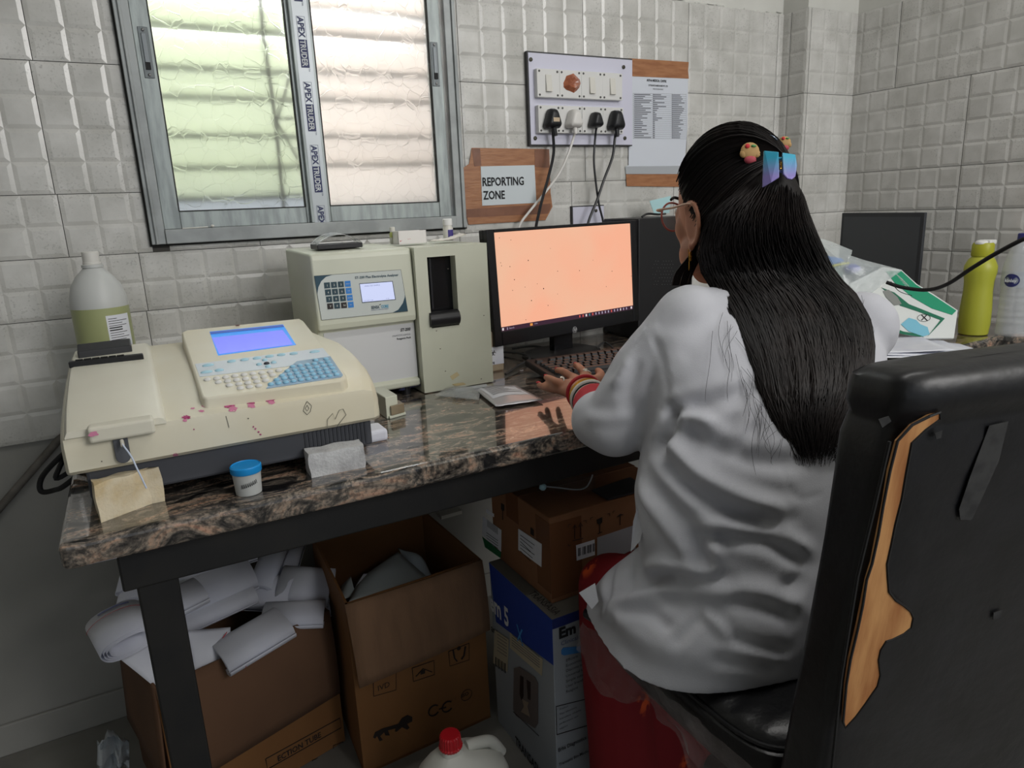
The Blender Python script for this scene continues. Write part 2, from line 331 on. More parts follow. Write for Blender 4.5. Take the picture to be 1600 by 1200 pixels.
# outside: shutter louvres, a bent grille bar, light-coloured wall behind
def trans_mat(name, col):
    m = bpy.data.materials.new(name); m.use_nodes = True; nt = m.node_tree; N = nt.nodes; L = nt.links; N.remove(N['Principled BSDF']); out = N['Material Output']
    a = N.new('ShaderNodeBsdfDiffuse'); b = N.new('ShaderNodeBsdfTranslucent'); mx = N.new('ShaderNodeMixShader'); mx.inputs[0].default_value = .75
    a.inputs[0].default_value = rgb(col); b.inputs[0].default_value = rgb(col); L.new(a.outputs[0], mx.inputs[1]); L.new(b.outputs[0], mx.inputs[2]); L.new(mx.outputs[0], out.inputs[0]); return m
slat_g = trans_mat('pale_green_shutter', (240, 243, 226)); slat_p = trans_mat('peach_shutter', (250, 242, 236))
def shutter(x0, x1, zs, m, label, name='louvred_shutter'):
    t = thing(name, ((x0+x1)/2, 1.90, 1.0), label, 'shutter')
    for i, z in enumerate(zs):
        z2 = zs[i+1]-.004 if i+1 < len(zs) else z+.09
        q = MB(); q.hexa([Vector(p) for p in ((x0, 1.872, z), (x1, 1.872, z), (x1, 1.877, z), (x0, 1.877, z), (x0, 1.905, z2), (x1, 1.905, z2), (x1, 1.91, z2), (x0, 1.91, z2))]); q.build('slat', m, t)
        q = MB(); q.bb((x0, 1.868, z-.007), (x1, 1.880, z+.003)); q.build('slat_edge', mat('dark_slat_edge', (84, 88, 84), .8), t)  # plain dark bar along the foot of each slat
    return t
zl = sorted(aY(330, y, 1.872).z for y in (310, 262, 212, 152, 107, 42, -12, -70, -130))
zr = sorted(aY(580, y, 1.872).z for y in (322, 257, 213, 157, 114, 57, 20, -40, -95))
shutter(-.02, .435, zl, slat_g, 'pale green slatted shutter outside behind the left pane')
shutter(.445, .95, zr, slat_p, 'peach slatted shutter outside behind the right pane')
gb_m = mat('grille_iron', (96, 92, 84), .7)
q = MB(); q.tube([aY(403, -40, 1.80), aY(412, 60, 1.80), aY(430, 185, 1.80), aY(444, 330, 1.80)], .0045, 8); q.tube([aY(432, 192, 1.80), aY(452, 120, 1.80)], .003, 6); q.tube([aY(432, 185, 1.80), aY(475, 186, 1.80)], .003, 6); q.tube([aY(432, 190, 1.80), aY(472, 260, 1.80)], .003, 6)
tag(q.build('window_grille_bar', gb_m, smooth=True), 'thin rusty forked bar outside seen blurred through the left pane', 'bar')
# ================= desk =================
TZ = .755
def granite_mat():
    m = bpy.data.materials.new('polished_granite'); m.use_nodes = True; nt = m.node_tree; N = nt.nodes; L = nt.links; b = N['Principled BSDF']
    geo = N.new('ShaderNodeNewGeometry'); mp = N.new('ShaderNodeMapping'); mp.inputs['Scale'].default_value = (7, 19, 12); mp.inputs['Rotation'].default_value = (0, 0, .18); L.new(geo.outputs['Position'], mp.inputs[0])
    n = N.new('ShaderNodeTexNoise'); n.inputs['Scale'].default_value = 1.6; n.inputs['Detail'].default_value = 9; n.inputs['Roughness'].default_value = .68; n.inputs['Distortion'].default_value = 1.9; L.new(mp.outputs[0], n.inputs['Vector'])
    r = N.new('ShaderNodeValToRGB'); cr = r.color_ramp; cr.elements[0].position = .40; cr.elements[0].color = rgb((22, 22, 24)); cr.elements[1].position = .48; cr.elements[1].color = rgb((84, 78, 72))
    for p, c in ((.53, (132, 120, 108)), (.59, (164, 138, 118)), (.66, (184, 142, 120))): e = cr.elements.new(p); e.color = rgb(c)
    L.new(n.outputs[0], r.inputs[0])
    n2 = N.new('ShaderNodeTexNoise'); n2.inputs['Scale'].default_value = 190; n2.inputs['Detail'].default_value = 3; L.new(geo.outputs['Position'], n2.inputs['Vector'])
    r2 = N.new('ShaderNodeValToRGB'); r2.color_ramp.elements[0].position = .38; r2.color_ramp.elements[0].color = (.25, .25, .27, 1); r2.color_ramp.elements[1].position = .56; L.new(n2.outputs[0], r2.inputs[0])
    mx = N.new('ShaderNodeMixRGB'); mx.blend_type = 'MULTIPLY'; mx.inputs[0].default_value = .75; L.new(r.outputs[0], mx.inputs[1]); L.new(r2.outputs[0], mx.inputs[2]); L.new(mx.outputs[0], b.inputs['Base Color'])
    b.inputs['Roughness'].default_value = .16; b.inputs['IOR'].default_value = 1.5; b.inputs['Specular IOR Level'].default_value = .4
    b.inputs['Coat Weight'].default_value = 1; b.inputs['Coat IOR'].default_value = 1.5; b.inputs['Coat Roughness'].default_value = .03
    return m
granite = granite_mat()
desk = thing('desk', (1.03, 1.33, 0), 'long desk with polished pinkish black granite top and black steel frame', 'desk')
m = MB(); m.bb((-.128, .955, .718), (2.18, 1.695, TZ)); m.build('granite_top', granite, desk, bevel=.009, seg=4)
steel_b = mat('black_painted_steel', (18, 18, 19), .55, n2=(25, 24, 23), nscale=20, bump=.1)
m = MB(); m.bb((-.072, .995, .652), (2.16, 1.045, .717)); m.bb((-.072, 1.64, .652), (2.16, 1.68, .717)); m.bb((-.072, 1.045, .652), (-.022, 1.64, .717)); m.bb((2.11, 1.045, .652), (2.16, 1.64, .717)); m.build('frame', steel_b, desk, bevel=.003)
for x, y in ((-.056, 1.0), (-.056, 1.62), (2.10, 1.0), (2.10, 1.62)):
    m = MB(); m.bb((x, y, 0), (x+.052, y+.04, .655)); m.build('leg', steel_b, desk, bevel=.003)
# ================= biochemistry analyser with keyboard =================
beige = mat('aged_beige_plastic', (220, 216, 198), .42, n2=(214, 206, 182), nscale=4)
beige2 = mat('lid_beige_plastic', (216, 213, 198), .4, n2=(208, 204, 188), nscale=5)
dgrey = mat('dark_grey_plastic', (66, 68, 74), .55); mag = mat('magenta_stain', (150, 38, 92), .7, n2=(190, 100, 140), nscale=160)
anz = thing('biochemistry_analyser', (.10, 1.2, TZ), 'beige tabletop analyser with blue display and round-key keyboard, stained magenta along front edge', 'analyser')
BP = [(1.0, .866), (1.02, .871), (1.04, .879), (1.07, .887), (1.11, .894), (1.18, .904), (1.25, .911), (1.33, .917), (1.40, .918)]
def bz(y): return interp(BP, y)
def xr(y): return interp([(1.02, .304), (1.05, .310), (1.12, .318), (1.2, .320), (1.31, .314), (1.335, .297), (1.42, .295)], y)
rings = []
prof = [(1.028, .818), (1.020, .824), (1.0185, .862)]+[(a, b) for a, b in BP[1:]]+[(1.408, .912), (1.414, .83), (1.40, .818)]
XS = [(-.110, .012), (-.106, .004), (-.098, 0), (.1, 0), (.29, 0), (.304, .004), (.311, .013), (.314, .03)]
for x, dz in XS:
    rg = []
    for y, z in prof:
        X = x if x < .2 else x+(xr(y)-.306)*(x-.1)/.2
        zz_ = z if z < .84 else max(z-dz, .82)
        yy = y+(.006 if (x > .31 or x < -.108) and y < 1.03 else 0)
        rg.append(Vector((X, yy, zz_)))
    rings.append(rg)
m = MB(); m.rings(rings); body = m.build('body', beige, anz, smooth=35)
m = MB(); m.bb((-.09, 1.035, .776), (.30, 1.40, .82)); base = m.build('base_tray', dgrey, anz, bevel=.004)
for x in (-.05, .26):
    for y in (1.10, 1.37): m = MB(); m.lathe((x, y, TZ), [(.012, 0), (.012, .022)], 16); m.build('foot', matte_black, anz)
m = MB()
for i in range(16): x = .195+i*.0062; m.bb((x, 1.0335, .781), (x+.003, 1.036, .815))
m.build('vent_rib', mat('vent_rib', (50, 52, 58), .5), base)
# lid with drooping front tab
rings = []
for x, dz in ((-.1035, .001), (-.1, .0075), (-.096, .0088), (.006, .0088), (.011, .007), (.0145, .001)):
    rings.append([Vector((x, y, bz(y)+(d if d < .001 else dz))) for y, d in ((1.016, 0), (1.0165, 1), (1.03, 1), (1.07, 1), (1.11, 1), (1.18, 1), (1.25, 1), (1.33, 1), (1.385, 1), (1.39, 0))])
m = MB(); m.rings(rings); lid = m.build('sample_lid', beige2, anz, smooth=40)
ta, tb_ = aY(138, 684, 1.008), aY(242, 664, 1.008)
m = MB(); m.bb((ta.x, 1.005, .861), (tb_.x, 1.04, .8825)); m.build('lid_tab', beige2, lid, bevel=.004, seg=3)
a, b = aY(176, 690, 1.016), aY(206, 720, 1.016)
m = MB(); n = 14
m.prism([(a.x, 1.0185, .866), (a.x, 1.0185, b.z+.008)]+[((a.x+b.x)/2-(b.x-a.x)/2*math.cos(q), 1.0185, b.z+.008-(b.x-a.x)/2*math.sin(q)) for q in [math.pi*i/8 for i in range(1, 8)]]+[(b.x, 1.0185, b.z+.008), (b.x, 1.0185, .866)], (0, -.005, 0))
m.build('trigger_paddle', mat('paddle_grey', (84, 86, 92), .45), anz, bevel=.001)
m = MB(); p0 = aY(190, 688, 1.008); m.tube([p0, aY(192, 697, 1.0)], .0024, 8); m.build('tube_ferrule', mat('pale_plastic', (190, 186, 176), .4), anz)
m = MB(); m.tube(spline([aY(191, 694, 1.001), aY(205, 713, .985), aY(214, 732, .975), aY(222, 748, .97), aY(229, 763, .967)], 6), .0011, 8); m.build('aspiration_tube', mat('clear_tubing', (196, 206, 226), .2), anz, smooth=True)
# printer bar
def lidp(px, py, dz=.009):
    z = .91
    for _ in range(8): p = aZ(px, py, z); z = bz(p.y)+dz
    return p
q0, q1 = lidp(108, 574), lidp(225, 561)
yb = (q0.y+q1.y)/2
m = MB(); m.obox((q0.x, q0.y, q0.z-.002), q1-q0, (0, .014, 0), (0, 0, .010)); pb = m.build('printer_tear_bar', black_plastic, anz, bevel=.0015)
m = MB()
for i in range(6): c = q0.lerp(q1, .14+i*.11)+Vector((0, .007, .0085)); m.box(c, (.010, .008, .002))
m.build('tear_bar_slot', mat('slot_dark', (8, 8, 8), .8), pb)
r0, r1 = lidp(122, 562), lidp(207, 551)
m = MB(); m.prism([Vector((r0.x, r0.y+.008, r0.z-.006)), Vector((r0.x, r0.y+.045, r0.z-.006)), Vector((r0.x, r0.y+.045, r0.z+.006)), Vector((r0.x, r0.y+.038, r0.z+.020)), Vector((r0.x, r0.y+.010, r0.z+.011))], (r1.x-r0.x, (r1.y-r0.y), 0))
m.build('printer_housing', mat('printer_black', (40, 41, 44), .5), anz, bevel=.002)
# console
K0 = Vector((.07, 1.043, .893)); K1 = Vector((.07, 1.42, .9455)); KN = Vector((1, 0, 0)).cross(K1-K0).normalized()
def kp(px, py, lift=0): return aP(px, py, K0+KN*lift, KN)
cc = [kp(321, 621), kp(536, 592), kp(545, 585), kp(472, 498), kp(465, 496.5), kp(292, 515), kp(284, 521), kp(312, 613)]
cc = [kp(322, 622), kp(534, 593.5), kp(541, 590), kp(540, 584), kp(474, 501), kp(468, 497.5), kp(292, 515.5), kp(284, 519), kp(285, 526), kp(313, 614), kp(316, 620)]
m = MB(); lo = []
for p in cc: lo.append(Vector((p.x+(p.x-.18)*.02, p.y, bz(min(p.y, 1.40))-.004)))
m.rings([lo, cc]); con = m.build('console', beige, anz, bevel=.003, seg=3, smooth=30)
def kq(zx, zy, lift=0): return kp(300+.1625*zx, 500+.1625*zy, lift)
def kpoly(pts, lift, th=.0004): 
    m = MB(); m.prism([kq(a, b, lift) for a, b in pts], KN*th); return m
kpoly([(28, 425), (1258, 270), (1325, 350), (1010, 398), (940, 445), (75, 548)], .0002).build('key_strip_panel', mat('pale_blue_overlay', (206, 214, 222), .4), con)
kpoly([(945, 448), (1010, 398), (1330, 350), (1452, 530), (1435, 550), (712, 662), (752, 610)], .0003).build('key_area_panel', mat('slate_blue_overlay', (128, 158, 184), .4), con)
scr = [kq(170, 115), kq(875, 45), kq(1000, 240), kq(250, 342)]
m = MB(); m.prism([p+KN*.0006 for p in scr], KN*-.004); m.build('display_bezel', mat('display_edge', (26, 40, 90), .3, emit=(20, 150, 245), es=.75), con)
si = [kq(192, 172, .001), kq(872, 96, .001), kq(972, 236, .001), kq(262, 328, .001)]
m = MB(); m.prism(si, KN*.0003); m.build('display', mat('lcd_blue', (20, 24, 60), .12, emit=(132, 140, 252), es=.95), con)  # lavender window reflection put into the screen's own emission
m = MB(); m.prism([kq(172, 118, .001), kq(872, 48, .001), kq(884, 66, .001), kq(180, 138, .001)], KN*.0003); m.build('display_top_strip', mat('display_top', (20, 30, 70), .3, emit=(30, 80, 190), es=.6), con)  # deeper blue strip along the display's top edge
keyw = mat('white_key', (216, 216, 214), .3); keyb = mat('blue_key', (142, 192, 218), .3); keyd = mat('pale_blue_key', (170, 208, 222), .3)
W_ = [(147, 573), (238, 562), (325, 550), (412, 538), (500, 527), (585, 517), (670, 507), (752, 497), (835, 485), (253, 598), (342, 588), (430, 577), (515, 567), (602, 555), (690, 545), (775, 530), (360, 628), (450, 615), (537, 605), (622, 593), (707, 582), (465, 655), (553, 643), (642, 632)]
B_ = [(1188, 387), (1288, 375), (967, 448), (1038, 438), (1108, 430), (1175, 420), (1240, 410), (1307, 403), (917, 492), (988, 482), (1058, 470), (1128, 460), (1197, 452), (1262, 440), (1328, 432), (866, 535), (937, 523), (1008, 512), (1078, 502), (1147, 490), (1217, 482), (1283, 472), (1350, 462), (812, 575), (885, 563), (955, 553), (1027, 542), (1097, 533), (1165, 522), (1232, 513), (1300, 503), (1370, 495), (757, 618), (830, 607), (903, 598), (975, 587), (1045, 575), (1115, 567), (1183, 555), (1255, 545), (1323, 537), (1390, 525)]
RK = Matrix((Vector((1, 0, 0)), (K1-K0).normalized(), KN)).transposed()
def key(c, rx, ry, mt, nm='key'): m = MB(); m.ell(kq(c[0], c[1], .0012), (rx, ry, .0028), RK, 14); m.build(nm, mt, con, smooth=True)
for c in W_: key(c, .0052, .0050, keyw)
for c in B_: key(c, .0046, .0048, keyb)
for c in ((155, 435), (140, 500), (1180, 305)): key(c, .0088, .004, keyd)
for c in ((380, 397), (505, 382), (625, 367), (745, 350), (858, 335), (977, 323), (262, 483)): key(c, .0068, .0042, keyd)
for c in ((700, 385), (645, 427), (785, 408), (730, 447)): key(c, .0046, .004, keyd)
key((717, 418), .0046, .004, mat('dark_key', (44, 46, 54), .4))
# stains and scribbles
def blob(c, U, V, r, N, nm='stain', mt=mag, par=body, sq=.6):
    U, V, N = Vector(U).normalized(), Vector(V).normalized(), Vector(N).normalized(); k = 18
    m = MB(); m.prism([Vector(c)+(U*math.cos(q)+V*math.sin(q)*sq)*r*random.uniform(.7, 1.15)+N*.0003 for q in [2*math.pi*i/k for i in range(k)]], N*.0002); return m.build(nm, mt, par, recalc=False)
def sp(px, py):
    z = .88
    for _ in range(12):
        p = aZ(px, py, z); z = bz(max(p.y, 1.02))
    return p
bt_ = BVHTree.FromPolygons([wm(anz)@v.co for v in body.data.vertices], [tuple(p.vertices) for p in body.data.polygons])
def drape(px, py, rx, ry, mt_, nm='stain'):
    P = [];
    for i in range(20):
        q = 2*math.pi*i/20; k = random.uniform(.65, 1.15); d = Vector(ray(px+math.cos(q)*rx*k, py+math.sin(q)*ry*k)).normalized(); h_ = bt_.ray_cast(Vector(CO), d)
        if h_[0] is not None: P.append(h_[0]-d*.0009)
    d = Vector(ray(px, py)).normalized(); h_ = bt_.ray_cast(Vector(CO), d)
    if h_[0] is None or len(P) < 8: return
    m = MB(); m.add([h_[0]-d*.0012]+P, [(0, i+1, (i+1) % len(P)+1) for i in range(len(P))]); return m.build(nm, mt_, body, recalc=False)
pinkm = mat('pink_smear', (206, 128, 160), .6)
for px, py, rx, ry, mt_ in ((357, 633, 10, 4.5, mag), (364, 639, 8, 4, pinkm), (391, 628, 8, 4, mag), (393, 634, 6, 4, pinkm), (422, 623, 10, 5, mag), (424, 629, 6, 3, pinkm), (321, 634, 6, 2.5, pinkm), (315, 642, 5, 2, pinkm), (301, 638, 4, 1.5, pinkm), (291, 652, 7, 3.5, mag), (289, 657, 4, 3, pinkm), (440, 620, 4, 2.5, pinkm), (274, 711, 5, 3, pinkm), (399, 670, 2, 1.8, mag), (404, 675, 1.6, 1.6, mag), (407, 679, 1.8, 1.5, mag), (408, 692, 4, 1.6, pinkm), (396, 667, 1.5, 1.5, mag), (303, 671, 1.3, 1.3, mag), (388, 654, 1.2, 1, ink), (93+40, 741, 1.2, 1, ink), (159, 721, 1, 1, ink)): drape(px, py, rx, ry, mt_)
for px, py, r in ((132, 648, .003), (182, 659, .004), (227, 658, .0025), (200, 662, .002)): blob(lidp(px, py, .0091), (1, 0, 0), (0, 1, .3), r, (0, -.3, 1), par=lid)
blob(aY(146, 678, 1.004), (1, 0, 0), (0, 0, 1), .006, (0, -1, 0), par=lid, mt=mat('pink_smear', (210, 140, 170), .6))
blob(kp(371, 508.5), (1, 0, 0), (0, 1, 0), .005, KN, par=con, mt=mat('brown_stain', (96, 40, 44), .6), sq=1.4)
m = MB(); pc = mat('pencil_line', (96, 96, 90), .8)
def wall_line(pts, y=1.018, r=.0004): m.tube([aY(x, y_, y) for x, y_ in pts], r, 4)
wall_line([(480, 627), (487, 634), (485, 643), (480, 648), (474, 642), (476, 634), (480, 627)]); wall_line([(480, 633), (483, 638), (480, 642), (477, 638), (480, 633)])
wall_line([(511, 672), (512, 655), (520, 646), (524, 655), (530, 641), (536, 639), (541, 648), (530, 662), (525, 668)]); wall_line([(353, 650), (356, 660), (358, 668)])
m.build('pencil_scribble', pc, body)
# looping black cord behind the left edge
m = MB(); m.tube(spline([(-.10, 1.30, .80), aY(96, 712, 1.25), aY(66, 745, 1.27), aY(64, 767, 1.27), aY(84, 766, 1.26), aY(110, 752, 1.24), (-.05, 1.25, .80)], 8), .0042, 10)
m.tube(spline([(-.10, 1.34, .82), aY(94, 728, 1.24), aY(96, 745, 1.23), (-.06, 1.24, .80)], 6), .004, 8)
m.build('power_cord', matte_black, anz, smooth=True)
# foam blocks wedged under the analyser
foam_y = mat('yellowed_foam', (214, 202, 176), .95, n2=(198, 176, 134), nscale=26, bump=.5, bscale=220)
def warped(corners_b, h, name, mt, label, cat, top_wave=0, n=10):
    a, b, c, d = [Vector(p) for p in corners_b]; m = MB()
    def P(u, v): return a.lerp(b, u).lerp(d.lerp(c, u), v)
    rs = []
    for k in range(7):
        t = k/6; ring = []
        for i in range(4*n):
            s, f = divmod(i, n); f /= n
            u, v = ((f, 0), (1, f), (1-f, 1), (0, 1-f))[s]
            p = P(u, v)+Vector((0, 0, (h+top_wave*math.sin(u*9+v*3))*t)); nz = noise.noise_vector(p*45)*.0025
            cen = P(.5, .5); infl = (p-cen); infl.z = 0; p = p+infl*(.03*math.sin(math.pi*t)); ring.append(p+nz*(1 if 0 < k else 0))
        rs.append(ring)
    m.rings(rs); o = m.build(name, mt, smooth=50); return tag(o, label, cat)
sb = aZ(158, 817, TZ); sb2 = aZ(243, 785, TZ)
warped([sb, sb2, sb2+Vector((.012, 1.033-sb2.y, 0)), sb+Vector((-.004, 1.033-sb.y, 0))], .052, 'foam_block', foam_y, 'yellowed foam block wedged under the front left corner of the beige analyser', 'foam', .0015)
fb = aZ(487, 747, TZ); fb2 = aZ(571, 730, TZ)
o_ = warped([fb, fb2, fb2+Vector((.005, 1.033-fb2.y, 0)), fb+Vector((.0, 1.033-fb.y, 0))], .036, 'foam_block', mat('dirty_white_cloth', (196, 197, 198), .95, n2=(170, 170, 172), nscale=40, bump=.6, bscale=260), 'grubby white folded cloth pad under the vented front right of the beige analyser', 'pad', .001)
o_.name = 'cloth_pad'
# sample cup
cu = aZ(388, 777, TZ); cu.z = TZ; cu += Vector((.004, .018, 0))
cup = thing('sample_cup', cu, 'small frosted sample cup with bright blue lid on the granite', 'cup')
frost = mat('frosted_plastic', (204, 206, 204), .5, trans=.25, ior=1.2)
m = MB(); m.lathe(cu, [(.0165, 0), (.0175, .001), (.0195, .034)], 32); m.build('cup_body', frost, cup, smooth=True)
ca_ = math.atan2(-cu.y, -cu.x)
m = MB()
for k in range(9): a_ = ca_-.5+k*.13; m.tube([cu+Vector((math.cos(a_+q*.06)*.0194, math.sin(a_+q*.06)*.0194, .013+(.006 if q % 2 else 0)+k*.0006)) for q in range(3)], .0004, 4)
m.build('handwriting', ink, cup, recalc=False)
m = MB(); m.lathe(cu+Vector((0, 0, .032)), [(.0205, 0), (.0212, .001), (.0212, .009), (.0195, .0105), (.0185, .0095), (.0, .0092)], 36); m.build('lid', mat('sky_blue_lid', (24, 142, 214), .4), cup, smooth=True)
# jug behind the analyser
jb = Vector((-.0575, 1.56, TZ))
jt = thing('reagent_jug', jb, 'translucent plastic jug half full of greenish liquid with white cap behind analyser', 'jug')
m = MB(); m.lathe(jb, [(.040, 0), (.046, .004), (.048, .02), (.0495, .12), (.0495, .226)], 40, cap=True); m.build('liquid', mat('greenish_liquid', (158, 164, 118), .35, sss=0), jt, smooth=True)
m = MB(); m.lathe(jb, [(.0497, .226), (.0496, .232), (.048, .247), (.042, .268), (.031, .285), (.020, .296), (.0165, .300), (.0185, .301), (.0185, .306), (.016, .307)], 40); m.build('jug_wall', mat('milky_plastic', (190, 192, 190), .4), jt, smooth=True)
m = MB(); m.lathe(jb+Vector((0, 0, .305)), [(.0155, 0), (.0155, .006), (.0145, .0065), (.0145, .024), (.013, .0255)], 32); m.build('cap', mat('white_cap', (212, 210, 204), .4), jt, smooth=True)
def wrap_label(c, r, a0, a1, z0, z1, parent, mt, nm='label', n=14):
    m = MB(); c = Vector(c)
    m.grid(lambda u, v: c+Vector((math.cos(a0+(a1-a0)*u)*r, math.sin(a0+(a1-a0)*u)*r, z0+(z1-z0)*v)), n, 2); return m.build(nm, mt, parent, recalc=False)
cm = math.atan2(-jb.y, -jb.x)
lab = wrap_label(jb, .0500, cm+.12, cm+1.05, .150, .212, jt, paper)
m = MB()
for i in range(11):
    z = .205-i*.0045; L_ = random.uniform(.5, .95) if i > 0 else .4
    m.grid(lambda u, v: jb+Vector((math.cos(cm+.18+(.8*L_)*u)*.0502, math.sin(cm+.18+(.8*L_)*u)*.0502, z+.0014*v*(1.6 if i in (4, 5) else .8))), 12, 1)
m.build('print_line', ink, lab, recalc=False)
# ================= electrolyte analyser =================
cream = mat('cream_enamel', (206, 208, 190), .38, n2=(196, 198, 180), nscale=5)
ea = thing('electrolyte_analyser', (.50, 1.48, TZ), 'cream electrolyte analyser with blue keypad and tall black sampler slot', 'analyser')
X0, X1, X2, YA, YB = .308, .514, .679, 1.362, 1.594
m = MB(); pf = [(YA+.006, 1.062), (YA+.003, 1.05), (YA-.002, .925), (YA, .915), (YA+.014, .909), (YA+.014, .79), (YA+.004, .788), (YA+.004, .772), (YB, .772), (YB, 1.066)]
m.prism([(X0, y, z) for y, z in pf], (X1-X0-.0015, 0, 0)); m.build('housing', cream, ea, bevel=.008, seg=4, ang=1.0)
m = MB(); m.prism([(X0+.012, YA+.0125, .907), (X1-.004, YA+.0125, .907), (X1-.004, YA+.0125, .790), (X0+.012, YA+.0125, .790)], (0, .0015, 0)); pan = m.build('reagent_door', mat('white_door', (208, 209, 210), .45), ea)
m = MB()
yy_ = YA-.010; xs_, xe_ = aY(664, 400, YA).x-.0, aY(708, 400, YA).x; zt_, zb_ = aY(690, 400, YA).z, aY(690, 510, YA).z
# right tower built round its sampler slot
for a, b, c, d in ((X1, xs_, .757, 1.062), (xe_, X2, .757, 1.062), (xs_, xe_, .757, zb_), (xs_, xe_, zt_, 1.062)): m.bb((a, yy_, c), (b, yy_+.03, d))
m.bb((X1, yy_+.029, .757), (X2, YB, 1.062)); tower_o = m.build('sampler_tower', cream, ea)
for v in tower_o.data.vertices: pass
m = MB(); m.bb((xs_, yy_+.026, zb_), (xe_, yy_+.0292, zt_)); slot = m.build('sampler_slot', mat('gloss_black', (16, 16, 18), .2), ea)
m = MB(); cz = aY(690, 497, YA).z; m.tube([(xs_-.004, yy_+.006, cz), (xe_, yy_+.006, cz)], .0165, 24); m.build('sampler_flap', black_plastic, ea, smooth=40)
m = MB(); m.bb((xs_+.012, yy_+.020, cz+.02), (xs_+.016, yy_+.027, zt_-.004)); m.build('probe_guide', mat('dark_groove', (40, 40, 44), .3), slot)
for x, y in ((X0+.02, YA+.02), (X1-.03, YA+.02), (X0+.02, YB-.02), (X1-.03, YB-.02)): m = MB(); m.lathe((x, y, TZ), [(.01, 0), (.01, .018)], 16); m.build('foot', black_plastic, ea)
# control panel, lying on the slightly raked upper face
EA_P = Vector((X0, YA-.002, .925)); EA_Q = Vector((X0, YA+.003, 1.05)); EV = (EA_Q-EA_P).normalized(); EN = Vector((1, 0, 0)).cross(EV).normalized()
def ep(px, py, l=.0006): return aP(px, py, EA_P+EN*l, EN)
def ez(zx, zy, l=.0006): return ep(480+.125*zx, 410+.125*zy, l)
m = MB(); m.prism([ez(88, 170), ez(1170, 90), ez(1258, 610), ez(180, 722)], EN*.0006); cp = m.build('control_panel', mat('panel_overlay', (196, 202, 198), .4), ea)
m = MB(); P4 = [ez(*q, .0012) for q in ((88, 170), (1170, 90), (1258, 610), (180, 722))]
for i in range(4): m.tube([P4[i], P4[(i+1) % 4]], .00035, 4)
m.build('panel_edge', mat('panel_edge', (60, 66, 66), .6), cp)
teal = mat('dark_teal', (32, 68, 84), .5)
m = MB(); m.prism([ez(90, 172, .0013), ez(315, 156, .0013), ez(235, 180, .0013), ez(175, 235, .0013), ez(140, 310, .0013), ez(127, 395, .0013)], EN*.0002); m.build('corner_flash', teal, cp)
m = MB(); m.prism([ez(1222, 395, .0013), ez(1258, 608, .0013), ez(1070, 628, .0013), ez(1140, 590, .0013), ez(1195, 510, .0013), ez(1218, 440, .0013)], EN*.0002); m.build('corner_flash', teal, cp)
ku = (ez(505, 268)-ez(248, 287)).normalized(); kv = EN.cross(ku)
digits = ['1', '2', '3', '', '4', '5', '6', '', '7', '8', '9', '', 'Y', '0', 'N', '']
kteal = mat('teal_key', (30, 62, 74), .45); kblue = mat('blue_membrane_key', (46, 128, 206), .45); kworn = mat('worn_black_key', (36, 30, 30), .5)
for j in range(4):
    for i in range(4):
        c = ez(248+86*i+13*j, 287-6.5*i+87*j, .0014); kmat = kblue if i == 3 else (kworn if j == 3 and i in (0, 2) else kteal)
        m = MB(); U_, V_ = ku*.0056, kv*.0056; m.prism([c-U_-V_, c+U_-V_, c+U_+V_, c-U_+V_], EN*.0007); ko = m.build('keypad_button', kmat, cp)
        if digits[j*4+i]: text(digits[j*4+i], c-ku*.0015-kv*.0022+EN*.0008, ku, kv, .006, white_plastic, ko)
        else: text(['PRINT', 'CAL', 'ENTER', 'ESC'][j], c-kv*.001+EN*.0008, ku, kv, .0028, white_plastic, ko, align='CENTER')
m = MB(); m.prism([ez(*q, .0013) for q in ((650, 264), (1068, 232), (1107, 466), (686, 507))], EN*.0005); dsp = m.build('display', mat('display_rim', (60, 70, 84), .4), cp)
m = MB(); m.prism([ez(*q, .0019) for q in ((658, 272), (1062, 241), (1098, 460), (692, 497))], EN*.0002); m.build('lcd', mat('white_lcd', (40, 42, 50), .2, emit=(208, 216, 250), es=.95), dsp)
gl = mat('lcd_text', (120, 130, 190), .6)
text('ANALYZE SAMPLE', ez(715, 305, .0022), ku, kv, .0036, gl, dsp, sx=1.1); text('CAL DUE 12:40', ez(705, 487, .0022), ku, kv, .003, gl, dsp); text('F1-F4', ez(985, 460, .0022), ku, kv, .003, gl, dsp)
text('ST-200 Plus Electrolyte Analyser', ez(597, 207, .0013), ku, kv, .0068, teal, cp, bold=.00012, sx=1.0)
text('SENSA', ez(800, 583, .0013), ku, kv, .0082, mat('grey_print', (84, 100, 110), .5), cp, bold=.0003, sx=.72); text('CORE', ez(925, 570, .0013), ku, kv, .0082, mat('light_blue_print', (90, 160, 190), .5), cp, bold=.0003, sx=.72)
text('Innovations in Electrolyte Analysis', ez(800, 603, .0013), ku, kv, .0031, mat('blue_print', (60, 80, 140), .5), cp, sx=.85)
m = MB(); m.tube([ez(900, 532, .0016), ez(922, 522, .0016)], .0007, 5); m.build('logo_mark', kworn, cp)
YD = YA+.0125
text('ST-200', aY(625.5, 518, YD), (1, 0, 0), (0, 0, 1), .0085, ink, pan, bold=.0003, shear=.2, sx=.9)
text('(Na/K/Cl/Ca/pH/Li)', aY(613, 526.5, YD), (1, 0, 0), (0, 0, 1), .0050, mat('grey_ink', (110, 112, 118), .6), pan)
text('Reagents Pack', aY(620, 531, YD), (1, 0, 0), (0, 0, 1), .0054, ink, pan, bold=.0001)
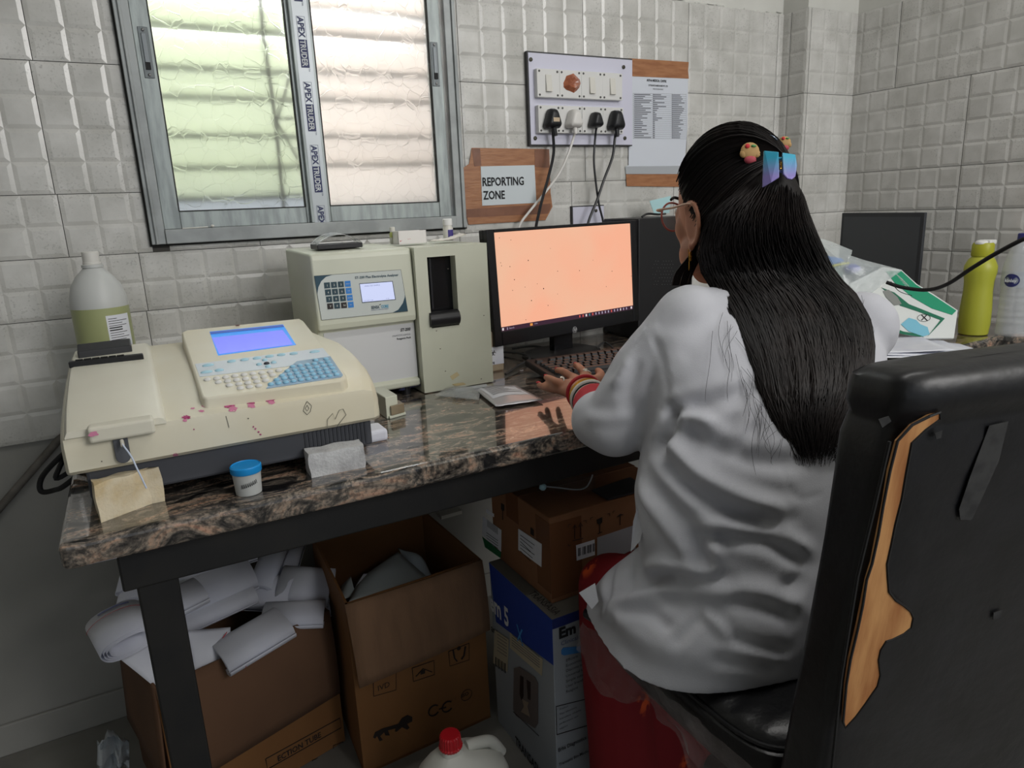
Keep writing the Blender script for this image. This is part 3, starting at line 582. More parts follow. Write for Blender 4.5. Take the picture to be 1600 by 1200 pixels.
for pts, mt_ in (([(615, 608), (625, 602), (640, 597), (657, 594), (657, 597), (641, 600), (627, 606)], mat('swoosh_blue', (24, 104, 176), .5)), ([(622, 611), (632, 605), (645, 601), (657, 599), (657, 603), (640, 607), (630, 611)], mat('swoosh_navy', (26, 30, 72), .5))):
    m = MB(); m.prism([aY(x, y-1, YD-.0003) for x, y in pts], (0, -.0004, 0)); m.build('swoosh', mt_, pan, recalc=True)
m = MB(); m.prism([aY(x, y, yy_-.0002) for x, y in ((703, 588), (714, 581), (718, 586), (707, 594))], (0, -.0003, 0)); m.build('tape_residue', mat('tan_residue', (196, 182, 142), .6), tower_o)
m = MB()
for x, y in ((682, 517), (700, 420), (756, 493), (752, 592), (696, 580), (688, 545)): m.ell(aY(x, y, yy_), (.0018, .0006, .001), None, 8)
m.build('scuff', mat('scuff_dark', (90, 84, 74), .7), tower_o)
m = MB(); m.tube(spline([(X2-.004, 1.50, .98), (X2+.009, 1.49, .975), (X2+.013, 1.48, .945), (X2+.010, 1.48, .915), (X2-.002, 1.48, .90)], 6), .0022, 8); m.build('loop_tube', mat('pale_tube', (178, 180, 172), .3), ea, smooth=True)
# things on top of the analyser
ZT = 1.066
def atop(px, py, y): p = aY(px, py, y); p.z = ZT; return p
c = Vector(((aY(490, 383, 1.47).x+aY(560, 380, 1.47).x)/2, 1.47, ZT))
cw = (aY(560, 380, 1.47).x-aY(490, 383, 1.47).x)
tr = thing('reagent_tray', c, 'small black tray with a curled clear film flap on top of the cream analyser', 'tray')
m = MB(); m.box(c+Vector((0, 0, .005)), (cw, .06, .010)); m.build('tray_base', black_plastic, tr, bevel=.0015)
m = MB(); m.grid(lambda u, v: c+Vector((-cw/2+cw*u*(1-.0*v), .03-.06*v, .0105+(.022*math.sin(math.pi*min(1, (1-u)*1.0))**.8*(1-.2*v))*(1 if u < .95 else .3))), 14, 5)
film = mat('clear_film', (214, 218, 218), .15, alpha=.42); m.build('film_flap', film, tr, smooth=True, solid=.0004)
c = atop(615, 384, 1.50); c.z = ZT
vl = thing('reagent_vial', c, 'tiny vial with pale yellow liquid and white cap on the cream analyser', 'vial')
m = MB(); m.lathe(c, [(.0068, 0), (.0073, .001), (.0073, .014)], 20); m.build('label_band', white_plastic, vl, smooth=True)
m = MB(); m.lathe(c, [(.0072, .0138), (.0073, .022), (.0055, .025), (.0048, .026)], 20); m.build('vial_glass', mat('yellow_vial', (188, 196, 120), .2), vl, smooth=True)
m = MB(); m.lathe(c+Vector((0, 0, .0255)), [(.0056, 0), (.0056, .010), (.0045, .011)], 20); m.build('cap', white_plastic, vl, smooth=True)
xa, xb = aY(623, 378, 1.45).x, aY(667, 378, 1.45).x
bx = thing('paper_carton', ((xa+xb)/2, 1.465, ZT), 'small open white carton with red specks on the cream analyser', 'carton')
m = MB(); hgt = .0275
wc_ = mat('white_card', (226, 222, 220), .7)
for a, b in (((xa, 1.45), (xb, 1.452)), ((xa, 1.485), (xb, 1.487)), ((xa, 1.45), (xa+.002, 1.487)), ((xb-.002, 1.45), (xb, 1.487))): m.bb((a[0], a[1], ZT), (b[0], b[1], ZT+hgt))
m.bb((xa, 1.45, ZT), (xb, 1.487, ZT+.001)); bo = m.build('carton_sides', wc_, bx)
for x_, z_, r_ in ((.004, .007, .0016), (.007, .008, .0008), (.022, .010, .001), (.026, .0105, .0009)): blob(Vector((xa+x_, 1.4498, ZT+z_)), (1, 0, 0), (0, 0, 1), r_, (0, -1, 0), par=bo, mt=red_ink)
c = atop(701, 378, 1.49)
wb = thing('white_bottle', c, 'small white plastic bottle with purple label on the cream analyser', 'bottle')
m = MB(); m.lathe(c, [(.0105, 0), (.0115, .001), (.0115, .028), (.0095, .032), (.0095, .036)], 24); m.build('bottle_body', white_plastic, wb, smooth=30)
m = MB(); m.lathe(c+Vector((0, 0, .034)), [(.0108, 0), (.0108, .013), (.009, .0145)], 24); m.build('cap', mat('bright_white', (232, 232, 230), .4), wb, smooth=30)
wrap_label(c, .0118, -2.0, -.6, .006, .024, wb, mat('purple_label', (66, 56, 128), .5))
c = atop(700, 384, 1.455)
m = MB(); m.grid(lambda u, v: c+Vector(((u-.5)*.075, (v-.5)*.04, .003+.010*u*u+.006*abs(noise.noise(Vector((u*5, v*5, 3))))*(.4+u)*1.2)), 18, 12)
tag(m.build('tissue', mat('cream_tissue', (226, 220, 212), .9), smooth=True, solid=.0012), 'crumpled off-white tissue in front of the small white bottle on the analyser', 'tissue')
# ---------------- small beige adapter beside the beige analyser ----------------
ad_ = thing('connector_box', (.375, 1.16, TZ), 'small cream connector box with clear plug cover on the granite by the beige analyser', 'box')
def zq(zx, zy, z): return aZ(560+.1875*zx, 560+.1875*zy, z)
m = MB(); f1, f2 = zq(262, 508, TZ), zq(398, 470, TZ); wv = (f2-f1)
m.obox(f1+Vector((-.004, .004, .0)), wv*.72, (0, .085, 0), (0, 0, .042)); m.obox(f1, wv, (0, .035, 0), (0, 0, .006)); m.build('housing', cream, ad_, bevel=.0015)
m = MB(); m.obox(f1+wv*.12+Vector((0, -.001, .006)), wv*.80, (0, .03, 0), (0, 0, .018)); m.build('plug_cover', mat('smoky_clear', (150, 134, 108), .2, alpha=.75), ad_, bevel=.001)
m = MB(); m.tube([f1+wv*.95+Vector((0, .012, .014)), f1+wv*1.08+Vector((0, .012, .014))], .0015, 8); m.build('pin', metal, ad_)
ps = zq(180, 500, TZ); m = MB(); m.obox((.305, 1.10, TZ), (.042, 0, 0), (0, .05, 0), (0, 0, .0215))
tag(m.build('tissue_pack', paper, bevel=.006, seg=3), 'small white folded pack tucked under the right end of the beige analyser', 'pack')
# ---------------- biohazard waste container ----------------
wx0, wx1 = aY(764, 560, 1.44).x, aY(787.5, 560, 1.44).x
wz0, wz1, wz2 = TZ, aY(775, 537, 1.44).z, aY(775, 572, 1.44).z
wcn = thing('waste_container', ((wx0+wx1)/2, 1.47, TZ), 'small tan waste container with white biohazard label between analyser and monitor', 'container')
m = MB(); m.bb((wx0-.01, 1.44, TZ), (wx1, 1.53, wz1+.03)); m.build('container_body', mat('tan_plastic', (166, 150, 126), .5), wcn, bevel=.005, seg=3)
wl0, wl1 = aY(765, 571, 1.4395), aY(786, 540, 1.4395)
m = MB(); m.prism([(wx0-.006, 1.4397, wl0.z), (wx1-.001, 1.4397, wl0.z), (wx1-.001, 1.4397, wl1.z), (wx0-.006, 1.4397, wl1.z)], (0, -.0004, 0)); wl = m.build('label', paper, wcn)
bc = aY(770.5, 551.5, 1.439); R_ = .0062
m = MB()
def ring2d(c, r, t, a0=0, a1=2*math.pi, n=20):
    pts = []
    for k in range(n+1): a = a0+(a1-a0)*k/n; pts.append((math.cos(a), math.sin(a)))
    for (a, b), (a2, b2) in zip(pts, pts[1:]): m.add([c+Vector((a*r, 0, b*r)), c+Vector((a2*r, 0, b2*r)), c+Vector((a2*(r+t), 0, b2*(r+t))), c+Vector((a*(r+t), 0, b*(r+t)))], [(0, 1, 2, 3)])
for k in range(3):
    a = math.pi/2+k*2*math.pi/3; cc_ = bc+Vector((math.cos(a)*R_*.62, 0, math.sin(a)*R_*.62)); ring2d(cc_, R_*.48, R_*.22, a+.55-math.pi*2+.0, a-.55, 16)
ring2d(bc, R_*.42, R_*.12); m.build('biohazard_symbol', ink, wl, recalc=False)
text('WASTE', aY(762.5, 570, 1.4392), (1, 0, 0), (0, 0, 1), .0068, ink, wl, bold=.0002, sx=.8)
# ================= monitor =================
ML, MR = Vector((.717, 1.43, 0)), Vector((1.203, 1.503, 0)); MU = (MR-ML).normalized(); MV = Vector((0, 0, 1)); MNn = MU.cross(MV)*1.0  # towards viewer
tilt = -.05; MVt = (MV*math.cos(tilt)+MNn*math.sin(tilt)).normalized(); MN = MU.cross(MVt).normalized()
MO = Vector((.717, 1.43, .815))
def mp_(px, py, l=0): return aP(px, py, MO+MN*l, MN)
mon = thing('monitor', ((.96), 1.50, TZ), 'black widescreen monitor showing a plain peach desktop picture', 'monitor')
c4 = [mp_(783, 541), mp_(997, 506), mp_(993, 344), mp_(758.5, 353)]
w4 = (c4[1]-c4[0]).dot(MU); x0m = c4[0]
P_ = lambda u, v, l=0: MO+MU*u+MVt*v+MN*l
u0 = (c4[0]-MO).dot(MU); v0 = (c4[0]-MO).dot(MVt); u1 = (c4[1]-MO).dot(MU); v1 = (c4[2]-MO).dot(MVt)
u0 = min(u0, (c4[3]-MO).dot(MU)); u1 = max(u1, (c4[2]-MO).dot(MU))
sq = [mp_(767.2, 363.8), mp_(983.8, 353.8), mp_(995.4, 488.6), mp_(785.5, 518)]
su0, su1 = (sq[0]-MO).dot(MU), (sq[2]-MO).dot(MU)-.004; sv0, sv1 = (sq[3]-MO).dot(MVt), (sq[0]-MO).dot(MVt)
su0, su1 = u0+.022, u1-.022
gb = mat('piano_black', (22, 22, 25), .22)
m = MB()
for a, b, c_, d in ((u0, su0, v0, v1), (su1, u1, v0, v1), (su0, su1, v0, sv0), (su0, su1, sv1, v1)): m.obox(P_(a, c_, -.014), MU*(b-a), MVt*(d-c_), MN*.016)
m.obox(P_(u0, v0, -.030), MU*(u1-u0), MVt*(v1-v0), MN*.0165); bz_ = m.build('bezel', gb, mon, bevel=.002)
m = MB(); m.obox(P_(u0+.06, v0+.04, -.055), MU*(u1-u0-.12), MVt*(v1-v0-.08), MN*.026); m.build('rear_cover', black_plastic, mon, bevel=.01, seg=3)
def peach():
    m = mat('peach_screen', (18, 14, 12), .25); nt = m.node_tree; N = nt.nodes; L = nt.links; b = N['Principled BSDF']
    geo = N.new('ShaderNodeNewGeometry'); n = N.new('ShaderNodeTexNoise'); n.inputs['Scale'].default_value = 5; L.new(geo.outputs['Position'], n.inputs['Vector'])
    r = N.new('ShaderNodeValToRGB'); r.color_ramp.elements[0].position = .35; r.color_ramp.elements[0].color = rgb((248, 178, 146)); r.color_ramp.elements[1].position = .65; r.color_ramp.elements[1].color = rgb((240, 188, 156)); L.new(n.outputs[0], r.inputs[0])
    L.new(r.outputs[0], b.inputs['Emission Color']); b.inputs['Emission Strength'].default_value = .98; return m
m = MB(); m.obox(P_(su0, sv0, -.0005), MU*(su1-su0), MVt*(sv1-sv0), MN*.0006); scn = m.build('screen', peach(), mon)
tbh = .0105
m = MB(); m.obox(P_(su0, sv0, .0002), MU*(su1-su0), MVt*tbh, MN*.0003); tb = m.build('taskbar', mat('taskbar', (20, 14, 24), .3, emit=(58, 32, 48), es=.9), scn)
icm = [mat('icon_'+n, (10, 10, 10), .5, emit=c, es=.9) for n, c in (('white', (230, 220, 220)), ('red', (220, 90, 80)), ('teal', (70, 140, 140)), ('grey', (170, 160, 180)), ('orange', (230, 150, 70)))]
W__ = su1-su0
for k, (u, c_, s_) in enumerate([(.012, 0, .0030), (.04, 3, .0012), (.205, 4, .005)]+[(.56+.0255*i, [1, 1, 0, 2, 1, 3, 3, 3, 3, 3, 1, 3, 3, 0, 3, 3][i], .0022 if i not in (2,) else .003) for i in range(16)]+[(.985, 0, .0032)]):
    m = MB(); m.obox(P_(su0+W__*u-s_, sv0+tbh/2-.003, .0006), MU*s_*2*.8, MVt*.006, MN*.0003); m.build('taskbar_icon', icm[c_], tb)
text('Search', P_(su0+.022, sv0+.0035, .0006), MU, MVt, .006, icm[3], tb); text('Links', P_(su0+.100, sv0+.0045, .0006), MU, MVt, .005, icm[3], tb)
m = MB()
for zx, zy, r_ in ((455, 410, 1.6), (225, 430, 1), (233, 455, 1), (303, 462, 1.2), (340, 570, 1.4), (428, 632, 1), (325, 660, 1), (583, 645, 1.8), (482, 745, 1.6), (620, 785, 1.2), (700, 500, 1.2), (882, 495, 1.3), (1153, 500, 1.2), (1105, 628, 1), (1314, 540, 1), (436, 905, 1.1), (530, 605, .9), (700, 690, .8), (215, 222, 1), (310, 240, 1), (640, 310, .8), (995, 408, .8)):
    c_ = mp_(740+.1875*zx, 330+.1875*zy, .0004); r_ *= .0008; m.prism([c_+MU*math.cos(a)*r_+MVt*math.sin(a)*r_*1.3 for a in [i*math.pi/4 for i in range(8)]], MN*.0002)
m.build('screen_speck', mat('dust_specks', (60, 45, 40), .8), scn, recalc=False)['kind'] = 'stuff'
hc = mp_(897.8, 515.2, .002); 
m = MB()
for k in range(24):
    a, b = 2*math.pi*k/24, 2*math.pi*(k+1)/24; m.add([hc+MU*math.cos(q)*r_+MVt*math.sin(q)*r_+MN*.0008 for q, r_ in ((a, .0078), (b, .0078), (b, .0068), (a, .0068))], [(0, 1, 2, 3)])
lg = mat('logo_silver', (190, 190, 192), .3, .3); lo_ = m.build('logo_ring', lg, bz_, recalc=False)
text('hp', hc-MU*.0060-MVt*.0028+MN*.001, MU, MVt, .0135, lg, bz_, bold=.0003, shear=.3, sx=.8)
ms_ = (u0+u1)/2
m = MB(); nb = P_(ms_, v0, -.03); m.obox(P_(ms_-.032, v0+.05, -.055), MU*.064, MN*.022, Vector((0, 0, TZ+.012-P_(0, v0+.05).z)), 0); m.build('stand_neck', gb, mon, bevel=.003)
m = MB(); sc_ = P_(ms_, v0, -.045); sc_.z = TZ; m.lathe(sc_, [(.105, 0), (.11, .002), (.108, .007), (.09, .012), (.02, .0135)], 40, sy=.78); m.build('stand_base', mat('base_black', (38, 36, 36), .35), mon, smooth=30)
# ================= keyboard =================
ka = math.radians(-6); kU = Vector((math.cos(ka), math.sin(ka), 0)); kV = Vector((-math.sin(ka), math.cos(ka), 0)); ko_ = Vector((.766, 1.238, TZ)); kVt = (kV+Vector((0, 0, .07))).normalized(); kN = kU.cross(kVt)
kb = thing('keyboard', ko_+kU*.22+kV*.07, 'black full-size keyboard under her left hand in front of the peach-screen monitor', 'keyboard')
m = MB(); kp0 = ko_+Vector((0, 0, .004)); m.obox(kp0, kU*.44, kVt*.155, kN*.016); m.build('case', mat('keyboard_black', (34, 33, 34), .5), kb, bevel=.004, seg=3)
keym = mat('keycap_black', (30, 29, 31), .4)
def kcap(u, v, w_, d=.0155):
    b = kp0+kU*u+kVt*v+kN*.016; m = MB(); w2 = w_-.002; d2 = d-.002; i = .0022
    m.hexa([b, b+kU*w2, b+kU*w2+kVt*d2, b+kVt*d2, b+kU*i+kVt*i+kN*.007, b+kU*(w2-i)+kVt*i+kN*.007, b+kU*(w2-i)+kVt*(d2-i)+kN*.0075, b+kU*i+kVt*(d2-i)+kN*.0075]); m.build('key', keym, kb)
rows_ = [(.012, [.024, .02, .02, .115, .02, .02, .02, .024]), (.030, [.042]+[.019]*10+[.045]), (.048, [.033]+[.019]*11+[.035]), (.066, [.028]+[.019]*12+[.028]), (.084, [.019]*13+[.038]), (.110, [.019]+[.0001]+[.0185]*12)]
for v, ws in rows_:
    u = .012
    for w_ in ws:
        if w_ > .001: kcap(u, v, w_)
        else: u += .014
        u += w_
for v in (.030, .048, .066, .084):
    for i in range(3): kcap(.36+i*.0195, v, .0195)
# ================= PC tower and second monitor =================
pt = thing('computer_tower', (1.33, 1.56, TZ), 'black computer tower with dotted grille behind the peach-screen monitor', 'computer')
m = MB(); m.bb((1.232, 1.53, TZ+.004), (1.43, 1.694, 1.09)); tw_ = m.build('case', mat('tower_black', (26, 26, 28), .4), pt, bevel=.004)
m = MB(); gd = mat('grille_dot_grey', (150, 150, 150), .4)  # pale grey for the dots of the tower grille
for px, py in [(1020+dx*4.2+(dy % 2)*2, 408+dy*5.2) for dx in range(8) for dy in range(8) if (dx+dy) % 3 or dx > 3]: 
    c_ = aY(px, py, 1.529); m.box(c_, (.0009, .0008, .0009))
m.build('grille_dots', gd, tw_)['kind'] = 'stuff'
for x in (1.25, 1.41): m = MB(); m.bb((x-.008, 1.54, TZ), (x+.008, 1.68, TZ+.005)); m.build('foot', black_plastic, pt)
m = MB(); m.prism([aY(1015, 314, 1.60), aY(1048, 306, 1.60), aY(1046, 333, 1.60), aY(1022, 334, 1.60)], (0, .001, 0))
sticky = m.build('sticky_note', mat('pale_cyan_paper', (176, 214, 218), .8)); tag(sticky, 'pale cyan slip of paper standing up behind her glasses on the computer tower', 'note')
m = MB(); m.tube(spline([aY(1003, 339, 1.56), aY(1012, 334, 1.56), aY(1028, 335, 1.56), aY(1040, 334, 1.56)], 5), .003, 8); tag(m.build('glasses_case_pen', black_plastic, smooth=True), 'short black pen lying on the computer tower behind her glasses', 'pen').name = 'pen'
n0 = aX(1445, 332, 1.93); nb_ = Vector((1.93, n0.y, 0)); fd = Vector((.26, .966, 0)).normalized(); 
far = nb_+fd*.33
m2 = thing('monitor', nb_+fd*.16+Vector((.05, 0, TZ)), 'switched-off dark monitor standing in the right-hand corner behind her', 'monitor')
NN = Vector((-fd.y, fd.x, 0))
m = MB(); zb2_ = .838; m.obox(nb_+Vector((0, 0, zb2_)), fd*.33, -NN*.009, Vector((0, 0, n0.z-zb2_))); m.obox(nb_+Vector((0, 0, zb2_+.04))+fd*.06-NN*.008, fd*.21, -NN*.03, Vector((0, 0, n0.z-zb2_-.08))); q2 = m.build('bezel', mat('dark_bezel', (48, 51, 55), .5), m2, bevel=.002)
m = MB(); m.obox(nb_+Vector((0, 0, zb2_+.02))+fd*.012+NN*.0005, fd*.306, -NN*.002, Vector((0, 0, n0.z-zb2_-.032))); m.build('screen', mat('off_screen', (66, 70, 75), .4), m2)
m = MB(); bcn = nb_+fd*.165-NN*.05; m.box(bcn+Vector((0, 0, (TZ+.95)/2)), (.03, .03, .95-TZ)); m.build('stand_neck', black_plastic, m2)
m = MB(); m.lathe(bcn+Vector((0, 0, TZ)), [(.09, 0), (.09, .008), (.02, .012)], 30, sx=.8); m.build('stand_base', black_plastic, m2, smooth=30)
# ---------------- pouches and bag on the granite ----------------
def sheet(c4, hfn, name, mt, nu=16, nv=12, th=.0008):
    a, b, c, d = [Vector(p) for p in c4]; m = MB()
    m.grid(lambda u, v: a.lerp(b, u).lerp(d.lerp(c, u), v)+Vector((0, 0, hfn(u, v))), nu, nv); return m
foil = mat('silver_foil', (190, 188, 192), .32, .35, bump=.15, bscale=40)
c4_ = [aZ(775, 636, TZ+.004), aZ(849, 626, TZ+.004), aZ(805, 603, TZ+.004), aZ(736, 605, TZ+.004)]
hf = lambda u, v: .001+.008*math.sin(math.pi*min(1, v*1.0))*math.sin(math.pi*u)+.002*noise.noise(Vector((u*4, v*4, 1)))
fp = thing('foil_pouch', c4_[0].lerp(c4_[2], .5), 'silver foil pouch with printed white label lying near her hand', 'pouch'); fp.location.z = TZ
sheet(c4_, hf, '', foil).build('pouch', foil, fp, smooth=True, solid=.0008)
def sub(u, v): a, b, c, d = c4_; return a.lerp(b, u).lerp(d.lerp(c, u), v)+Vector((0, 0, hf(u, v)))
m = MB(); m.grid(lambda u, v: sub(.1+.78*u, .28+.60*v)+Vector((0, 0, .0012)), 12, 8); pl_ = m.build('label', mat('label_white', (214, 216, 222), .6), fp, smooth=True)
for i in range(9):
    v = .84-i*.055; L_ = random.uniform(.3, .7); m = MB(); m.grid(lambda u, w_: sub(.16+L_*u, v-(.012 if i else .022)*w_)+Vector((0, 0, .0019)), 10, 1); m.build('print_line', ink, pl_)
zc = [aZ(678, 619, TZ+.003), aZ(748, 626, TZ+.003), aZ(752, 607, TZ+.003), aZ(700, 606, TZ+.003)]
clearp = mat('clear_bag', (200, 204, 204), .12, alpha=.32)
zb = thing('zip_bag', zc[0].lerp(zc[2], .5), 'small clear bag with brown tape lying beside the foil pouch', 'bag'); zb.location.z = TZ
sheet(zc, lambda u, v: .002+.012*math.sin(math.pi*u)*math.sin(math.pi*v), '', clearp).build('bag', clearp, zb, smooth=True, solid=.0008)
m = MB(); m.tube([zc[0].lerp(zc[2], .25)+Vector((.02, 0, .004)), zc[0].lerp(zc[2], .8)+Vector((.03, -.01, .006))], .005, 12); m.build('tube', mat('tube_clear', (180, 184, 184), .2, alpha=.6), zb, smooth=True)
m = MB(); a_ = zc[0].lerp(zc[2], .42)+Vector((.004, 0, .014)); m.obox(a_, (.024, 0, 0), (0, .016, 0), (0, 0, .0012)); m.build('tape', mat('brown_clear_tape', (176, 156, 112), .3), zb)
m = MB(); c_ = aZ(814, 580, TZ+.001); m.prism([c_, c_+Vector((.008, .002, 0)), c_+Vector((.009, .006, 0)), c_+Vector((.003, .003, 0)), c_+Vector((.001, .008, 0))], (0, 0, .0012)); tag(m.build('paper_scrap', paper), 'tiny white paper scrap on the granite left of the keyboard', 'scrap')
# cables tangled behind the monitor stand
cabm = mat('grey_cable', (58, 58, 58), .5)
for k, (pts, lab) in enumerate([([(790, 585), (812, 570), (828, 560), (812, 552), (780, 550)], 'grey cable looping on the granite left of the monitor stand'), ([(800, 545), (835, 541), (870, 548), (905, 553)], 'grey cable passing behind the monitor stand'), ([(930, 548), (945, 535), (965, 548), (985, 540), (1005, 530)], 'dark cable coiled on the granite right of the monitor stand')]):
    m = MB(); m.tube(spline([aZ(x, y, TZ+.006+.004*(i % 2)) for i, (x, y) in enumerate(pts)], 8), .003, 8); tag(m.build('cable', cabm, smooth=True), lab, 'cable')
# ================= wall fittings =================
YW = 1.697
bp0, bp1 = aY(826, 228.5, YW), aY(982.5, 92, YW)
bx0, bx1, bz0_, bz1_ = .990, 1.333, 1.291, 1.524
sb_ = thing('switchboard', ((bx0+bx1)/2, YW, bz0_), 'pale lilac switchboard panel with four switches above four sockets', 'switchboard')
m = MB(); m.bb((bx0, YW-.012, bz0_), (bx1, YW, bz1_)); m.build('back_box', mat('dark_laminate_edge', (60, 60, 62), .6), sb_)
m = MB(); m.bb((bx0+.0035, YW-.0135, bz0_+.003), (bx1-.001, YW-.012, bz1_-.004)); face = m.build('face_sheet', mat('lilac_laminate', (206, 206, 222), .5), sb_)
YP = YW-.0135
for px, py in ((829, 93), (974, 105), (836, 216), (976, 216)):
    c_ = aY(px, py, YP); m = MB(); m.lathe((c_.x, YP-.0002, c_.z), [(.0052, 0), (.0052, .002), (.003, .003)], 16, 0, 'Y'); m.build('corner_screw', mat('dark_screw', (70, 68, 60), .4, .6), sb_)
def zz5(x, y): return 700+x/4, 60+y/4
modp = mat('module_white', (216, 216, 214), .4)
cols = [(557, 695), (697, 830), (834, 962), (966, 1085)]
cx5 = [.5*(a+b) for a, b in cols]
smalls = mat('module_screw', (80, 80, 78), .5, .4)
def module(cx, zt, zb, w_):
    m = MB(); m.bb((cx-w_/2, YP-.016, zb), (cx+w_/2, YP, zt)); o = m.build('module', modp, sb_, bevel=.0015)
    for a in (-1, 1):
        for z in (zt-.006, zb+.006):
            s = MB(); s.lathe((cx+a*(w_/2-.007), YP-.0158, z), [(.0028, 0), (.0028, .0012), (.0014, .0014)], 10, 0, 'Y'); s.build('module_screw', smalls, o)
    return o
YM = YP-.016
xsw = [aY(*zz5(c, 275), YM).x for c in (628, 766, 900, 1027)]; xso = [aY(*zz5(c, 505), YM).x for c in (636, 771, 905, 1033)]
zt1, zb1 = aY(*zz5(700, 195), YM).z, aY(*zz5(700, 372), YM).z; zt2, zb2 = aY(*zz5(700, 420), YM).z, aY(*zz5(700, 592), YM).z
for i in range(4):
    o = module(xsw[i], zt1, zb1, .0695); cz_ = (zt1+zb1)/2
    if i != 1:
        s = MB(); h_ = .021; s.prism([(xsw[i]-.009, YM, cz_-h_), (xsw[i]-.009, YM-.0065, cz_-h_), (xsw[i]-.009, YM-.002, cz_+h_), (xsw[i]-.009, YM, cz_+h_)], (.018, 0, 0)); s.build('rocker', white_plastic, o, bevel=.001)
    else:
        s = MB(); s.lathe((xsw[i], YM, cz_), [(.009, 0), (.009, .003), (.006, .004)], 20, 0, 'Y'); s.build('knob', white_plastic, o)
        cc5 = Vector((xsw[i]+.004, YM-.006, cz_+.003)); s = MB(); rr = [cc5+Vector((math.cos(a)*.027*random.uniform(.85, 1.1), 0, math.sin(a)*.024*random.uniform(.85, 1.1))) for a in [2*math.pi*k/14 for k in range(14)]]
        s.rings([[p+Vector((0, .0058, 0)) for p in rr], [cc5+(p-cc5)*.55+Vector((0, -.004+random.uniform(-.0015, .0015), 0)) for p in rr], [cc5+(p-cc5)*.2+Vector((0, -.0015, 0)) for p in rr]])
        s.build('tape_patch', mat('glossy_brown_tape', (170, 104, 76), .2, n2=(140, 80, 58), nscale=60), o)
for i in range(4): module(xso[i], zt2, zb2, .0695)
def plug(i, mt_, tri, lab, s=1.0, dz=0):
    c_ = Vector((xso[i], YM, (zt2+zb2)/2-.004+dz)); t = thing('power_plug', c_, lab, 'plug', None)
    pr_ = [(-.020, -.022), (.020, -.022), (.024, -.014), (.014, .016), (.008, .026), (-.008, .026), (-.014, .016), (-.024, -.014)]
    m = MB(); rr = [[c_+Vector((a*s*k, -d, b*s*k+.002)) for a, b in pr_] for k, d in ((1, .0006), (1.02, .016), (.86, .028), (.6, .033))]
    m.rings(rr); m.build('plug_body', mt_, t, bevel=.003, seg=3, smooth=50); return t, c_
def cord(t, pts, mt_, r=.0034): 
    m = MB(); m.tube(spline(pts, 8), r, 8); return m.build('cord', mt_, t, smooth=True)
bpl = mat('plug_black', (30, 31, 34), .4); wpl = mat('plug_white', (220, 218, 214), .4)
t, c_ = plug(0, bpl, 0, 'black three-pin plug with tan sticker in the leftmost socket')
cord(t, [c_+Vector((.004, -.016, -.022)), aY(864, 205, 1.66), aY(865, 240, 1.66), aY(856, 280, 1.655), aY(845, 320, 1.65), aY(836, 362, 1.645), aY(830, 400, 1.64)], bpl, .004)
m = MB(); m.box(c_+Vector((0, -.034, -.001)), (.019, .001, .010)); m.build('sticker', mat('tan_sticker', (196, 176, 150), .6), t)
m = MB(); m.tube([c_+Vector((.003, -.016, -.02)), c_+Vector((.005, -.020, -.04))], [.007, .0048], 10); m.build('strain_relief', bpl, t)
t, c_ = plug(1, wpl, 0, 'white three-pin plug in the second socket from the left', .95, .001)
cord(t, [c_+Vector((0, -.016, -.022)), aY(897, 212, 1.66), aY(888, 240, 1.66), aY(873, 272, 1.665), aY(850, 303, 1.67), aY(826, 332, 1.67), aY(812, 352, 1.67), aY(806, 380, 1.67)], wpl, .0033)
m = MB(); m.tube([c_+Vector((0, -.016, -.02)), c_+Vector((0, -.02, -.036))], [.006, .0045], 10); m.build('strain_relief', wpl, t)
t, c_ = plug(2, bpl, 0, 'smaller black plug in the third socket from the left', .8, 0)
cord(t, [c_+Vector((0, -.016, -.018)), aY(930, 215, 1.66), aY(928, 250, 1.66), aY(931, 285, 1.66), aY(936, 320, 1.66), aY(942, 345, 1.66), aY(946, 380, 1.66)], bpl, .003)
t, c_ = plug(3, bpl, 0, 'large black plug in the rightmost socket', 1.03, 0)
cord(t, [c_+Vector((0, -.016, -.022)), aY(961, 215, 1.66), aY(957, 245, 1.655), aY(944, 280, 1.65), aY(932, 315, 1.65), aY(920, 345, 1.65), aY(912, 380, 1.65)], bpl, .0036)
m = MB(); m.tube([c_+Vector((0, -.016, -.02)), c_+Vector((0, -.02, -.04))], [.007, .0045], 10); m.build('strain_relief', bpl, t)
# reporting zone sign
YS = YW-.0012
tape_b = mat('brown_packing_tape', (168, 118, 82), .35, n2=(148, 98, 66), nscale=18, stretch=(1, 1, 6), bump=.25, bscale=50)
def wpoly(pts, y=YS, th=.0006): m = MB(); m.prism([aY(a, b, y) for a, b in pts], (0, -th, 0)); return m
sg = thing('sign', aY(795, 345, YS), 'white paper sign reading REPORTING ZONE framed in brown tape', 'sign')
wpoly([(737, 231), (858, 233), (860, 300), (863, 323), (857, 335), (852, 344), (732, 351), (727, 330), (724, 262), (733, 256)]).build('tape_backing', tape_b, sg)
wpoly([(751, 260), (835, 258), (838, 317), (753.5, 321.5)], YS-.001).build('paper_sheet', mat('sign_paper', (206, 214, 218), .7), sg)
for pts in ([(750, 231), (751, 350)], ):
    pass
tape_d = mat('brown_tape_overlap', (132, 88, 66), .35, n2=(116, 76, 56), nscale=20, bump=.3, bscale=50)
for pts in ([(737, 232), (750, 232), (752, 259), (741, 260)], [(835, 234), (858, 233), (858, 262), (836, 261)], [(729, 327), (860, 318), (861, 323), (856, 334), (728, 340)]): wpoly(pts, YS-.0008, .0004).build('tape_overlap', tape_d, sg)
up = (aY(757, 262, YS)-aY(759, 318, YS)).normalized(); ur = (aY(820, 281, YS)-aY(754, 290.5, YS)).normalized()
ur = Vector((1, 0, .0)); 
